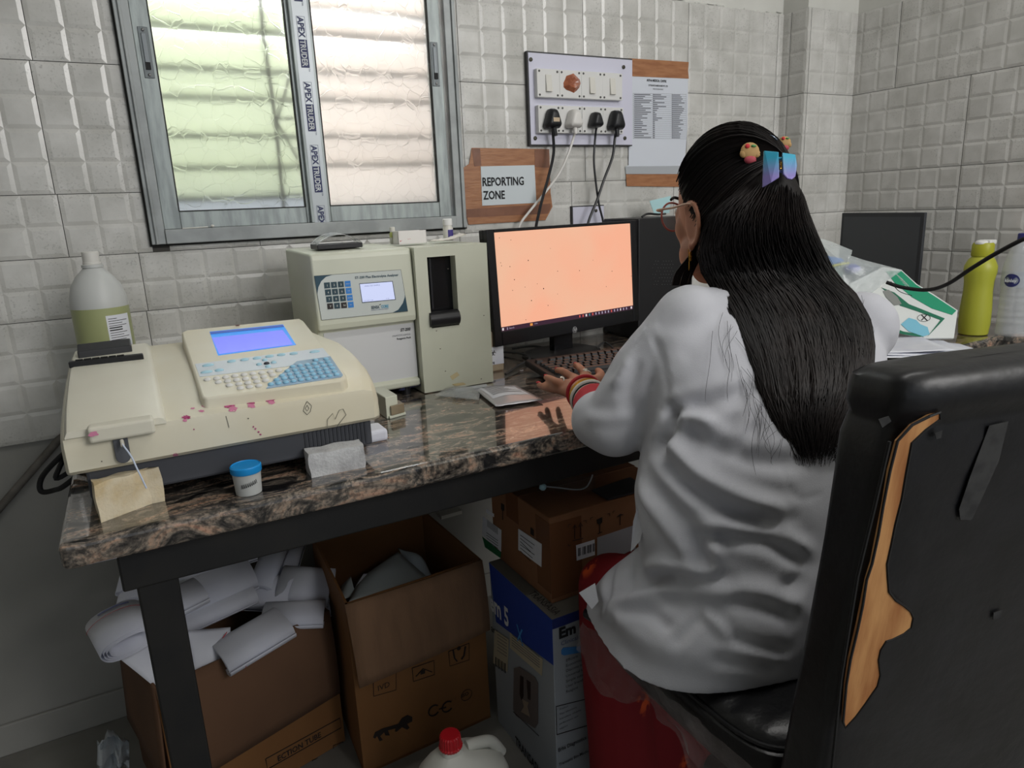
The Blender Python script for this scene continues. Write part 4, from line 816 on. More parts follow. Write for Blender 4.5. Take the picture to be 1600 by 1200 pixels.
text('REPORTING', aY(753.5, 290.5, YS-.0022), ur, (0, 0, 1), .0300, ink, sg, bold=.0006, sx=.78)
text('ZONE', aY(755.5, 311.5, YS-.0022), ur, (0, 0, 1), .0300, ink, sg, bold=.0006, sx=.78)
# price list
ls = thing('notice', aY(1030, 290, YS), 'white printed price list taped to the wall right of the switchboard', 'notice')
wpoly([(983, 117), (1075, 121), (1074, 200), (1068, 272), (979, 271), (978, 260), (982, 258)], YS-.0008).build('paper_sheet', mat('notice_paper', (208, 213, 222), .7), ls)
wpoly([(982, 91), (1076, 97), (1075, 110), (1076, 123), (983, 119)], YS-.0016).build('tape', tape_b, ls)
wpoly([(978, 272), (1066, 271), (1064, 292), (979, 291)], YS).build('tape', tape_b, ls)
wpoly([(977, 260), (1066, 259), (1066, 272), (978, 272)], YS-.0016, .0003).build('clear_tape', mat('clear_tape', (196, 200, 204), .3, alpha=.6), ls)
text('ASTHA MEDICAL CENTRE', aY(1010.5, 127, YS-.0017), ur, (0, 0, 1), .0088, ink, ls, bold=.0002, sx=.72)
text('UTTRAPATH MEDICARE PVT LTD', aY(1013, 134.5, YS-.0017), ur, (0, 0, 1), .0066, ink, ls, bold=.0001, sx=.74); text('MEDICINE DEPARTMENT', aY(1020, 140, YS-.0017), ur, (0, 0, 1), .0050, ink, ls, sx=.7)
gl_ = mat('print_grey', (96, 98, 106), .8); m = MB(); mt2 = MB()
for i in range(24):
    f_ = i/23; y0 = 146+f_*70.5
    a_, b_ = aY(989, y0, YS-.0016), aY(1072, y0+1.6-1.0*f_, YS-.0016)
    m.add([a_, b_, b_+Vector((0, 0, .0006)), a_+Vector((0, 0, .0006))], [(0, 1, 2, 3)])
    if i < 23:
        for s_, e_ in ((.02, random.uniform(.14, .34)), (.36, random.uniform(.38, .62) if i < 14 else .4), (.72, random.uniform(.84, .98))):
            p0_, p1_ = a_.lerp(b_, s_)+Vector((0, -.0002, -.0034)), a_.lerp(b_, e_)+Vector((0, -.0002, -.0034)); mt2.add([p0_, p1_, p1_+Vector((0, 0, .0021)), p0_+Vector((0, 0, .0021))], [(0, 1, 2, 3)])
for x in (989, 1021, 1050, 1072): a_, b_ = aY(x, 146, YS-.0016), aY(x+.6, 217, YS-.0016); m.add([a_, a_+Vector((.0005, 0, 0)), b_+Vector((.0005, 0, 0)), b_], [(0, 1, 2, 3)])
m.build('table_rules', gl_, ls, recalc=False); mt2.build('table_text', gl_, ls, recalc=False)['kind'] = 'stuff'
# small blank plate behind the monitor
pp = thing('cover_plate', aY(917, 350, YS), 'small lilac blank plate on the wall just above the monitor', 'plate')
a_, b_ = aY(892, 372, YW), aY(941, 320, YW)
m = MB(); m.bb((a_.x, YW-.008, a_.z), (b_.x, YW, b_.z)); m.build('plate_back', MATS['dark_laminate_edge'], pp)
m = MB(); m.bb((a_.x+.003, YW-.009, a_.z), (b_.x-.001, YW-.008, b_.z-.003)); m.build('plate_face', MATS['lilac_laminate'], pp)
c_ = aY(931, 329, YW-.009); m = MB(); m.lathe(c_, [(.0045, 0), (.0045, .002), (.002, .003)], 14, 0, 'Y'); m.build('screw', MATS['dark_screw'], pp)
# ================= right end of the desk =================
ylw = mat('lime_plastic', (168, 170, 56), .4, sss=.0)
yb0 = Vector((1.942, 1.016, TZ)); yt = thing('drinking_bottle', yb0, 'lime yellow drinking bottle with white flip cap', 'bottle')
m = MB(); m.lathe(yb0, [(.030, 0), (.034, .003), (.0365, .03), (.036, .07), (.033, .115), (.0335, .14), (.0375, .165), (.037, .180), (.030, .196), (.0235, .203), (.0215, .207)], 40); m.build('bottle_body', ylw, yt, smooth=True)
m = MB(); m.lathe(yb0+Vector((0, 0, .205)), [(.0245, 0), (.0255, .002), (.025, .028), (.022, .034)], 32); m.build('screw_cap', mat('lime_cap', (164, 164, 40), .45), yt, smooth=30)
m = MB(); m.box(yb0+Vector((.006, -.006, .240)), (.030, .030, .012)); m.ell(yb0+Vector((-.008, .0, .239)), (.018, .016, .008)); m.build('flip_cap', mat('flip_white', (222, 222, 220), .4), yt, bevel=.003, smooth=40)
kb0 = Vector((1.99, .945, TZ)); kt = thing('water_bottle', kb0, 'clear plastic water bottle with round dark blue label and blue cap', 'bottle')
clr = mat('clear_pet', (214, 218, 222), .06, alpha=.30, spec=.8)
m = MB(); pr_ = [(.032, 0), (.038, .004), (.0395, .012), (.038, .02)]
for k in range(6): z = .025+k*.017; pr_ += [(.0385, z), (.0372, z+.006), (.0385, z+.012)]
pr_ += [(.0395, .13), (.0395, .168), (.038, .185), (.030, .215), (.018, .238), (.0135, .245), (.0135, .252)]
m.lathe(kb0, pr_, 40, cap=False); m.build('bottle_body', clr, kt, smooth=True, solid=.0007)
m = MB(); m.lathe(kb0+Vector((0, 0, .245)), [(.0155, 0), (.0158, .002), (.0155, .014), (.014, .016)], 28); m.build('cap', mat('navy_cap', (44, 48, 118), .4), kt, smooth=30)
ka_ = math.atan2(-kb0.y, -kb0.x)
wrap_label(kb0, .0398, ka_-1.6, ka_+1.6, .128, .168, kt, mat('clear_label', (196, 206, 218), .2, alpha=.35), 'label_band', 20)
m = MB(); navy2 = mat('kinley_navy', (42, 46, 104), .5)
n_ = 24; cz_ = .146; a0_ = ka_-.42
m.add([kb0+Vector((math.cos(a0_)*.0402, math.sin(a0_)*.0402, cz_))]+[kb0+Vector((math.cos(a0_+.46*math.cos(q))*.0402, math.sin(a0_+.46*math.cos(q))*.0402, cz_+.0165*math.sin(q))) for q in [2*math.pi*i/n_ for i in range(n_)]], [(0, i+1, (i+1) % n_+1) for i in range(n_)])
lb = m.build('round_label', navy2, kt, recalc=False)
rN = Vector((math.cos(a0_), math.sin(a0_), 0)); rU = Vector((-math.sin(a0_), math.cos(a0_), 0))
text('kinley', kb0+rN*.0415-rU*.0140+Vector((0, 0, cz_-.004)), rU, (0, 0, 1), .0115, mat('label_white2', (225, 228, 235), .5), lb, bold=.0003)
m = MB(); a1_ = ka_+.55
m.add([kb0+Vector((math.cos(a1_+da)*.0402, math.sin(a1_+da)*.0402, dz)) for da, dz in ((0, .135), (.25, .132), (.45, .15), (.2, .163), (.05, .155))], [(0, 1, 2, 3, 4)]); m.build('blue_splash', mat('splash_blue', (70, 150, 200), .5), kt, recalc=False)
# papers
def tri_plane(p): return p
pc4 = [aZ(1330, 562, TZ+.004), aZ(1560, 560, TZ+.004), aZ(1500, 535, TZ+.006), aZ(1340, 518, TZ+.008)]
for k, (lab, dz, sh) in enumerate((('lowest loose white sheet on the granite behind the chair back', .001, (0, 0)), ('middle loose white sheet with blue mark behind the chair back', .006, (-.02, .03)), ('topmost loose white sheet tucked under the green packet', .011, (-.05, .07)))):
    m = sheet([p+Vector((sh[0], sh[1], dz)) for p in pc4], lambda u, v: .003*math.sin(u*5+k)+.002*math.sin(v*4+k), '', paper); 
    o = m.build('paper_sheet', paper, smooth=True, solid=.0006); tag(o, lab, 'paper')
    if k == 1: a_ = aZ(1386, 534, TZ+.016); q = MB(); q.obox(a_, (.022, -.006, 0), (.002, .008, 0), (0, 0, .0008)); q.build('blue_mark', mat('blue_mark', (60, 120, 200), .6), o)
# green and white packet leaning on the papers
gN = Vector((-.40, -.62, .68)).normalized(); gP = aZ(1440, 528, TZ+.014)
def gq(zx, zy, l=0): return aP(1240+.225*zx, 320+.225*zy, gP+gN*l, gN)
gt = thing('mask_packet', (gP.x, gP.y, TZ), 'green and white printed packet lying crumpled in front of the dark monitor', 'packet')
grn = mat('packet_green', (36, 146, 110), .4); wht = mat('packet_white', (214, 218, 216), .4); dgr = mat('packet_dark_green', (30, 108, 82), .4)
def gpoly(pts, l, mt_, nm, par=gt, th=.0006): m = MB(); m.prism([gq(a, b, l) for a, b in pts], gN*th); return m.build(nm, mt_, par)
gpoly([(380, 560), (620, 440), (740, 460), (850, 560), (980, 640), (1132, 742), (1105, 935), (905, 935), (640, 870), (560, 800)], 0, wht, 'packet_sheet', th=.006)
gpoly([(640, 460), (750, 462), (850, 555), (985, 640), (1130, 735), (1100, 765), (960, 720), (820, 640), (700, 540)], .0066, grn, 'green_band')
gpoly([(560, 780), (640, 830), (760, 880), (905, 905), (900, 920), (760, 900), (620, 858)], .0066, dgr, 'green_band')
gpoly([(610, 575), (700, 610), (800, 690), (1050, 790), (930, 915), (1020, 800), (860, 740), (740, 700), (640, 600)], .0068, dgr, 'green_outline')
gpoly([(745, 830), (800, 785), (850, 800), (880, 830), (930, 850), (945, 900), (900, 915), (800, 880)], .007, mat('glove_blue', (120, 184, 206), .5), 'blue_picture')
gpoly([(620, 600), (660, 590), (720, 640), (750, 690), (700, 700), (640, 640)], .007, mat('foil_window', (150, 152, 150), .3, .4), 'foil_window')
m = MB()
for pts in ([(490, 710), (510, 690), (610, 735)], [(570, 745), (590, 760), (680, 790), (690, 765)]): m.tube([gq(a, b, .0075) for a, b in pts], .0007, 5)
m.tube([gq(905+45*math.cos(a), 785+25*math.sin(a), .0075) for a in [i*.4 for i in range(17)]], .0005, 5); m.tube([gq(890, 765, .0075), gq(930, 805, .0075)], .0011, 5); m.tube([gq(925, 765, .0075), gq(890, 800, .0075)], .0011, 5)
m.build('printed_outline', ink, gt, recalc=False)
for i in range(6):
    m = MB(); m.tube([gq(700+i*14, 468+i*18, .0075), gq(760+i*14, 520+i*14, .0075)], .0005, 4); m.build('print_line', wht, gt)
# clear plastic bag with blue and green things in it
bgP = aD(1330, 430, 1.42); bgN = Vector((-.55, -.75, .35)).normalized()
bt = thing('plastic_bag', (bgP.x, bgP.y, TZ), 'crinkled clear plastic bag with blue and yellow packets inside behind her hair', 'bag')
def bq(zx, zy, l=0): return aP(1240+.225*zx, 320+.225*zy, bgP+bgN*l, bgN)
outl = [(60, 200), (130, 215), (250, 250), (405, 318), (375, 350), (500, 385), (640, 420), (755, 455), (660, 520), (560, 600), (480, 670), (380, 690), (330, 1260), (170, 1260), (200, 560), (120, 440)]
crk = mat('crinkled_clear_film', (206, 214, 214), .12, alpha=.38, bump=.8, bscale=60, spec=.9)
m = MB(); ctr = bq(330, 450); rs = []
for k, (s_, l) in enumerate(((1.0, 0), (.8, .012), (.5, .022), (.15, .026))): rs.append([ctr+(bq(a, b)-ctr)*s_+bgN*(l+random.uniform(-.003, .003)) for a, b in outl])
m.rings(rs); m.build('bag_film', crk, bt, smooth=True)
def bpoly(pts, l, mt_, nm): m = MB(); m.prism([bq(a, b, l) for a, b in pts], bgN*.004); m.build(nm, mt_, bt, bevel=.001)
bpoly([(150, 330), (250, 370), (420, 430), (470, 480), (300, 500), (200, 470)], -.006, mat('pale_green_item', (150, 184, 172), .5), 'green_packet')
bpoly([(190, 350), (330, 375), (350, 395), (220, 430), (180, 400)], .0, mat('blue_item', (48, 120, 200), .4), 'blue_packet')
bpoly([(210, 430), (380, 400), (390, 410), (220, 445)], .004, mat('yellow_strip', (206, 206, 70), .4), 'yellow_strip')
m = MB(); m.ell(bq(405, 445, .004), (.016, .016, .010)); m.build('blue_cap', mat('cap_blue', (60, 72, 170), .4), bt, smooth=True)
m = MB(); m.tube(spline([aD(1385, 441, 1.62), aD(1410, 449, 1.60), aD(1448, 453, 1.56), aD(1480, 444, 1.50), aD(1520, 418, 1.42), aD(1560, 394, 1.36), aD(1610, 369, 1.30), aD(1700, 335, 1.24)], 8), .0042, 10)
tag(m.build('cable', matte_black, smooth=True), 'thick black cable hanging across in front of the lime bottle', 'cable')
m = MB(); m.tube(spline([aD(1392, 440, 1.6), aD(1405, 455, 1.58), aD(1425, 462, 1.56)], 6), .0008, 6); tag(m.build('wire', matte_black, smooth=True), 'thin black wire curling over the green packet', 'wire')
# ================= under the desk =================
cardm = mat('brown_cardboard', (124, 94, 70), .85, n2=(114, 86, 64), nscale=6, bump=.25, bscale=90, stretch=(8, 8, .3))
card_o = mat('orange_brown_cardboard', (126, 86, 48), .8, n2=(116, 78, 42), nscale=5)
card_d = mat('dark_brown_cardboard', (100, 72, 52), .85, n2=(90, 64, 46), nscale=5)
ink2 = mat('box_print', (34, 26, 22), .8)
def open_box(name, corners, h, mt_out, mt_in, lab, flaps=(), thick=.005):
    """corners FL, FR, BR, BL at floor level (z=0)"""
    c = [Vector(p) for p in corners]; cen = sum(c, Vector())/4; t = thing(name, (cen.x, cen.y, 0), lab, 'box')
    Z = Vector((0, 0, 1)); sd = []
    for i in range(4):
        a, b = c[i], c[(i+1) % 4]; n = (b-a).cross(Z).normalized(); n = n if n.dot(cen-a) > 0 else -n
        m = MB(); m.obox(a, b-a, n*thick, Z*h); sd.append(m.build('side_panel', mt_out, t))
    m = MB(); m.prism([p+Z*.001 for p in c], Z*thick); m.build('bottom_panel', mt_out, t); return t, sd
# middle box
mb_c = [(.27, 1.226, 0), (.572, 1.240, 0), (.563, 1.555, 0), (.285, 1.57, 0)]
mb_t, sd = open_box('cardboard_box', mb_c, .40, card_o, cardm, 'open orange-brown carton in the middle with its front flap hanging down')
FLc, FRc = Vector((.268, 1.222, .401)), Vector((.572, 1.236, .401))
pl_ = lambda px, py, y: aY(px, py, y)
fA, fB = aY(562, 1076, 1.195), aY(766, 984, 1.212)
m = MB(); nfl = 8
m.grid(lambda u, v: (FLc.lerp(FRc, u)).lerp(fA.lerp(fB, u), v)+Vector((0, -.006*math.sin(math.pi*v)-.004*math.sin(u*3), 0)), 10, 8); m.build('front_flap', cardm, mb_t, smooth=True, solid=.004)
m = MB(); q = [Vector((.563, 1.555, .40)), Vector((.285, 1.57, .40))]; m.grid(lambda u, v: q[0].lerp(q[1], u)+Vector((0, .045*v, .055*v+.004*noise.noise(Vector((u*9, 0, 2))))), 12, 3); m.build('rear_flap', cardm, mb_t, solid=.004)
m = MB(); m.grid(lambda u, v: Vector((.572, 1.24, .40)).lerp(Vector((.563, 1.555, .40)), u)+Vector((.004*v, 0, -.10*v)), 6, 3); 
# left box
lb_c = [(-.073, 1.262, 0), (.262, 1.345, 0), (.20, 1.60, 0), (-.135, 1.52, 0)]
lb_t, sdl = open_box('cardboard_box', lb_c, .325, card_d, card_d, 'open brown carton at left overflowing with folded paper rolls')
a_, b_ = Vector(lb_c[0])+Vector((0, 0, .327)), Vector(lb_c[1])+Vector((0, 0, .327))
m = MB(); m.grid(lambda u, v: a_.lerp(b_, u)+Vector((.02*v*(1-u), -.012*v-.012*math.sin(math.pi*v), -.215*v+.02*u*v)), 12, 8); m.build('front_flap', card_d, lb_t, smooth=True, solid=.004)
a2_ = Vector(lb_c[3])+Vector((0, 0, .327))
m = MB(); m.grid(lambda u, v: a_.lerp(a2_, u)+Vector((-.012*v, -.006*v, -.21*v)), 8, 6); m.build('side_flap', card_d, lb_t, smooth=True, solid=.004)
# printing on the middle box front
fd_ = (Vector(mb_c[1])-Vector(mb_c[0])).normalized(); fn_ = fd_.cross(Vector((0, 0, 1)))
fq = lambda px, py, l=.0006: aP(px, py, Vector(mb_c[0])+fn_*l, fn_)
mfp = sd[0]
def line_(pts, r=.0009, nm='printed_symbol', par=mfp, fn=fq, close=False, mt_=None):
    m = MB(); P = [fn(*p, .0008) for p in pts]; P = P+[P[0]] if close else P; m.tube(P, r, 4); return m.build(nm, mt_ or ink2, par)
UZ = Vector((0, 0, 1))
line_([(583, 1060), (619, 1048), (619, 1078), (584, 1088)], close=True); text('IVD', fq(590, 1080), fd_, UZ, .018, ink2, mfp, sx=.95)
line_([(644, 1044), (678, 1032), (679, 1054), (646, 1065)], close=True); line_([(650, 1057), (661, 1045), (675, 1050)], .0012); m = MB(); m.prism([fq(657, 1054), fq(664, 1052), fq(664, 1046), fq(657, 1048)], fn_*.0006); m.build('printed_symbol', ink2, mfp)
line_([(701, 1018), (733, 1005), (733, 1031), (703, 1041)], close=True); m = MB(); m.ell(fq(717, 1013), (.005, .001, .005), None, 12); m.build('printed_symbol', ink2, mfp)
line_([(708, 1016), (710, 1028), (714, 1033)], .0022); line_([(727, 1010), (725, 1024), (721, 1030)], .0022)
m = MB()
def arc(c, r, a0, a1, t, n=14, fn=fq):
    C0 = fn(*c, .0008); pts = [C0+fd_*math.cos(a0+(a1-a0)*i/n)*r+UZ*math.sin(a0+(a1-a0)*i/n)*r for i in range(n+1)]; m.tube(pts, t, 4)
arc((678, 1110), .0125, .7, 5.6, .0018); arc((699, 1104), .0125, .7, 5.6, .0018); m.tube([fq(686, 1108, .0008), fq(697, 1105, .0008)], .0016, 4); arc((729, 1086), .0135, 0, 6.28, .0007); m.build('ce_mark', ink2, mfp, recalc=False)
text('ISO', fq(721, 1090), fd_, UZ, .012, ink2, mfp, bold=.0003); text('V S', fq(704, 1097), fd_, UZ, .010, mat('faded_print', (100, 66, 36), .8), mfp)
m = MB(); lion = [(583, 1152), (586, 1144), (598, 1138), (612, 1134), (622, 1131), (628, 1122), (637, 1117), (644, 1120), (644, 1127), (636, 1131), (640, 1137), (636, 1140), (628, 1136), (620, 1143), (617, 1143), (618, 1138), (606, 1141), (609, 1149), (602, 1149), (600, 1144), (594, 1150), (598, 1156), (593, 1158), (589, 1150), (586, 1154)]
m.prism([fq(a, b) for a, b in lion], fn_*.0006); m.build('lion_print', ink2, mfp)
# printing on the left box front face below the flap
fd2 = (Vector(lb_c[1])-Vector(lb_c[0])).normalized(); fn2 = fd2.cross(UZ); fq2 = lambda px, py, l=.001: aP(px, py, Vector(lb_c[0])+fn2*l, fn2)
m = MB()
for x_, mt_ in ((0, 0),): m.obox(Vector(lb_c[0])+fn2*.0006+UZ*.002, (Vector(lb_c[1])-Vector(lb_c[0])), fn2*.0008, UZ*.30)
fp2 = m.build('front_print_panel', card_o, lb_t)
fq2 = lambda px, py, l=.0022: aP(px, py, Vector(lb_c[0])+fn2*l, fn2)
line_([(415, 1186), (531, 1122), (533, 1137), (418, 1202)], .001, par=fp2, fn=lambda a, b, l=0: fq2(a, b), close=True)
tU = (fq2(527, 1140)-fq2(430, 1196)).normalized(); text('ECTION TUBE', fq2(434, 1190), tU, UZ, .0185, ink2, fp2, sx=.84, bold=.0004)
for px, py in ((530, 1165), (497, 1188)):
    line_([(px-9, py), (px+6, py-6), (px+6, py+4), (px-9, py+10)], .0009, par=fp2, fn=lambda a, b, l=0: fq2(a, b), close=True); line_([(px-6, py+9), (px-5, py+40), (px+4, py+36), (px+4, py+4)], .0009, par=fp2, fn=lambda a, b, l=0: fq2(a, b))
# ---------------- blue and grey analyser carton ----------------
EX0, EX1, EY0, EY1, EH = .581, .835, .967, 1.221, .399
er = thing('product_carton', ((EX0+EX1)/2, (EY0+EY1)/2, 0), 'tall blue and grey printed analyser carton standing under the desk', 'box')
gryc = mat('grey_printed_card', (150, 156, 162), .6, n2=(140, 146, 152), nscale=3); bluc = mat('royal_blue_card', (28, 62, 150), .5); topc = mat('grey_card_top', (110, 106, 98), .8)
m = MB(); m.bb((EX0, EY0, 0), (EX1, EY1, EH)); eb = m.build('carton', gryc, er, bevel=.0015)
m = MB(); m.bb((EX0, EY0, EH), (EX1, EY1, EH+.001)); m.build('carton_top', topc, er)
lq = lambda px, py, l=.0006: aX(px, py, EX0-l)
rq = lambda px, py, l=.0006: aY(px, py, EY0-l)
def lpoly(pts, mt_, nm, l=.0004, par=eb): m = MB(); m.prism([lq(a, b, l) for a, b in pts], (-.0005, 0, 0)); return m.build(nm, mt_, par)
def rpoly(pts, mt_, nm, l=.0004, par=eb): m = MB(); m.prism([rq(a, b, l) for a, b in pts], (0, -.0005, 0)); return m.build(nm, mt_, par)
zt_ = EH-.0005
m = MB(); p1, p2 = lq(765, 961), lq(861, 1036)
m.prism([(EX0-.0002, EY1, zt_), (EX0-.0002, EY0, zt_), (EX0-.0002, EY0, p2.z), (EX0-.0002, EY1-.02, p1.z+.0)], (-.0006, 0, 0)); m.build('blue_header', bluc, eb)
m = MB(); m.bb((EX0, EY0-.0006, EH-.02), (EX1, EY0, EH)); m.build('blue_header', mat('dark_blue_card', (30, 44, 104), .5), eb)
lU = Vector((0, -1, 0)); pg = mat('pale_print', (214, 216, 220), .6)
text('em 5', lq(766, 950, .0014), lU, UZ, .060, pg, eb, bold=.0018, sx=.72)
text('X', lq(808, 1000, .0016), lU, UZ, .055, mat('sky_print', (70, 150, 220), .5), eb, sx=.7, bold=.0004)
text('analyzer', lq(768, 985, .0014), lU, UZ, .024, ink, eb, bold=.0006, sx=.8)
lpoly([(773, 984), (795, 999), (793, 1050), (771, 1036)], mat('cream_sticker', (178, 168, 144), .6), 'shipping_sticker', .0016)
lpoly([(797, 988), (848, 1030), (847, 1056), (797, 1012)], MATS['cream_sticker'], 'shipping_sticker', .0016)
for i in range(7): a_, b_ = lq(775+i*2.4, 1027+i*1.6, .0024), lq(775+i*2.4, 1041+i*1.7, .0024); m = MB(); m.tube([a_, b_], .0008 if i % 2 else .0014, 4); m.build('barcode_bar', ink, eb)
for i in range(5): m = MB(); m.tube([lq(800, 992+i*4, .0024), lq(843, 1027+i*4, .0024)], .0006, 4); m.build('print_line', MATS['grey_ink'], eb)
for i in range(6): m = MB(); m.tube([lq(777, 991+i*5, .0024), lq(792, 1001+i*5, .0024)], .0006, 4); m.build('print_line', MATS['grey_ink'], eb)
lpoly([(803, 1044), (812, 1042), (836, 1058), (841, 1068), (841, 1130), (836, 1138), (806, 1118), (802, 1108)], mat('picture_panel', (104, 96, 94), .5), 'picture_panel', .0012)
for pts in ([(813, 1055), (818, 1058), (818, 1088), (815, 1094), (812, 1084)], [(823, 1062), (829, 1066), (829, 1094), (825, 1092)], [(816, 1092), (826, 1098), (824, 1104), (828, 1120), (814, 1112), (819, 1104)]): lpoly(pts, mat('instrument_dark', (40, 30, 30), .5) if pts[0][1] < 1070 else mat('instrument_tan', (150, 134, 116), .5), 'pictured_instrument', .002)
line_([(802, 1112), (842, 1150)], .0006, fn=lambda a, b, l=0: lq(a, b, .002), par=eb)
tU3 = (lq(848, 1199)-lq(806, 1153)).normalized(); text('TRANSASIA', lq(806, 1162, .0014), lU, UZ, .030, ink, eb, bold=.0006, sx=.72)
text('TRANSASIA', Vector((EX0+.006, EY0+.10, EH+.0016)), (.05, -1, 0), (1, 0, 0), .024, mat('dark_print', (40, 38, 36), .7), er, sx=.75)
text('Em', rq(873, 998, .0014), (1, 0, 0), UZ, .030, ink, eb, bold=.0014, sx=1); text('Clinical', rq(876, 1009, .0014), (1, 0, 0), UZ, .013, mat('slate_print', (60, 70, 110), .6), eb)
rpoly([(877, 1016), (880, 1012), (925, 1008), (925, 1016), (881, 1024), (877, 1022)], mat('sky_blue_bar', (60, 120, 180), .5), 'blue_bar', .001)
for i, s_ in enumerate(('Efficient', 'Economical', 'Discrete test', 'Universal system', 'Simple automated', 'User friendly', 'Reagent')): text(s_, rq(884, 1034+i*8.2, .0014), (1, 0, 0), UZ, .0085, ink, eb, sx=1.0)
line_([(869, 1104), (925, 1090)], .0007, fn=lambda a, b, l=0: rq(a, b, .001), par=eb); line_([(870, 1148), (930, 1130)], .0007, fn=lambda a, b, l=0: rq(a, b, .001), par=eb); line_([(869, 1104), (870, 1148)], .0007, fn=lambda a, b, l=0: rq(a, b, .001), par=eb)
for i in range(5): text(('Product', 'Your laboratory', 'Instrument reliability', 'performance care', 'support')[i], rq(874, 1110+i*7.5, .0014), (1, 0, 0), UZ, .006, ink, eb)
text('Erba Diagnostics Mannheim', rq(872, 1175, .0014), (1, 0, 0), UZ, .0115, ink, eb, bold=.0002, sx=.85); text('Transasia Bio-Medicals Ltd', rq(873, 1197, .0014), (1, 0, 0), UZ, .0095, ink, eb, bold=.0001, sx=.9)
# ---------------- brown carton on top ----------------
BX0, BX1, BY0, BY1, BZ0, BZ1 = .607, .90, 1.009, 1.247, EH+.002, .577
bb_ = thing('cardboard_box', ((BX0+BX1)/2, (BY0+BY1)/2, BZ0), 'closed brown carton with barcode labels stacked on the blue and grey carton', 'box')
m = MB(); m.bb((BX0, BY0, BZ0), (BX1, BY1, BZ1)); bbx = m.build('carton', mat('carton_brown', (134, 92, 62), .75, n2=(122, 82, 54), nscale=5), bb_, bevel=.002)
m = MB(); yc = (BY0+BY1)/2; m.bb((BX0-.0008, yc-.0, BZ1-.06), (BX0-.0002, yc+.05, BZ1)); m.bb((BX0, yc, BZ1+.0002), (BX1, yc+.05, BZ1+.0008)); m.build('packing_tape', mat('clear_brown_tape', (112, 74, 50), .25), bbx)
m = MB(); m.bb((BX0-.0006, BY0, BZ0+.02), (BX0-.0001, BY0+.05, BZ1-.01)); m.bb((BX0, BY0-.0006, BZ0+.01), (BX0+.07, BY0-.0001, BZ1-.012)); m.build('packing_tape', MATS['clear_brown_tape'], bbx)
lq4 = lambda px, py, l=.0009: aX(px, py, BX0-l)
rq4 = lambda px, py, l=.0009: aY(px, py, BY0-l)
def pl4(fn, pts, mt_, nm, off): m = MB(); m.prism([fn(a, b) for a, b in pts], off); return m.build(nm, mt_, bbx)
pl4(lq4, [(754.5, 807), (783.5, 828), (783, 862), (753.5, 836)], paper, 'address_label', (-.0004, 0, 0)); pl4(lq4, [(753.5, 838), (783, 863), (782, 872), (758, 855)], mat('green_label', (30, 110, 70), .5), 'green_label', (-.0004, 0, 0))
pl4(lq4, [(810, 826), (846.5, 850), (846, 886), (810, 859)], paper, 'address_label', (-.0004, 0, 0)); pl4(lq4, [(760, 795), (772, 803), (772, 808), (760, 801)], paper, 'small_label', (-.0004, 0, 0))
pl4(rq4, [(900, 852), (929, 843), (929.5, 867), (901, 876)], paper, 'barcode_label', (0, -.0004, 0)); pl4(rq4, [(933, 840), (993, 820), (993, 868), (933, 888)], mat('grey_paper', (160, 160, 166), .8), 'document_label', (0, -.0004, 0))
m = MB()
for i in range(16):
    x = 904+i*1.6
    if i % 5 != 3: m.tube([rq4(x, 856.5-i*.5, .0016), rq4(x, 869-i*.5, .0016)], .0004+.0004*(i % 3 == 0), 4)
m.build('barcode', ink, bbx, recalc=False)
m = MB()
for i in range(9): m.tube([lq4(762+i*1.9, 813+i*1.4, .0016), lq4(762+i*1.9, 823+i*1.5, .0016)], .0005, 4)
m.build('barcode', ink, bbx, recalc=False)
for i in range(6): m = MB(); m.tube([lq4(813, 836+i*5, .0016), lq4(835-(i % 3)*3, 852+i*5, .0016)], .0005, 4); m.build('print_line', ink, bbx)
for i in range(4): m = MB(); m.tube([lq4(760, 832+i*4, .0016), lq4(778, 845+i*4, .0016)], .0005, 4); m.build('print_line', ink, bbx)
def l4(pts, r=.0008, fn=rq4): m = MB(); m.tube([fn(a, b, .0010) for a, b in pts], r, 4); m.build('printed_symbol', ink2, bbx)
l4([(898, 842), (898, 822)]); l4([(907, 840), (907, 820)]); l4([(895, 845), (911, 841)]); l4([(895, 826), (898, 820), (901, 825)]); l4([(904, 823), (907, 817), (910, 822)])
l4([(937, 832), (937, 820)]); pl4(rq4, [(932, 812), (941, 808), (941, 816), (937, 820), (933, 818)], ink2, 'printed_symbol', (0, -.0003, 0)); l4([(934, 834), (941, 831)]); l4([(969, 820), (969, 806)]); pl4(rq4, [(963, 808), (969, 803), (975, 804), (969, 806)], ink2, 'printed_symbol', (0, -.0003, 0))
for a_ in ([(888, 824), (888, 820), (892, 819)], [(912, 814), (916, 813), (916, 817)], [(923, 812), (923, 809), (927, 808)], [(949, 803), (953, 802), (953, 806)], [(958, 802), (958, 799), (961, 798)], [(888, 850), (888, 853), (892, 852)]): l4(a_, .0005)
pl4(lq4, [(783, 786), (788, 789), (788, 797), (785.5, 800), (783, 795)], ink2, 'printed_symbol', (-.0003, 0, 0)); l4([(785.5, 800), (785.5, 812)], .0008, lq4); pl4(lq4, [(829, 824), (834, 828), (834, 838), (829, 834)], ink2, 'printed_symbol', (-.0003, 0, 0))
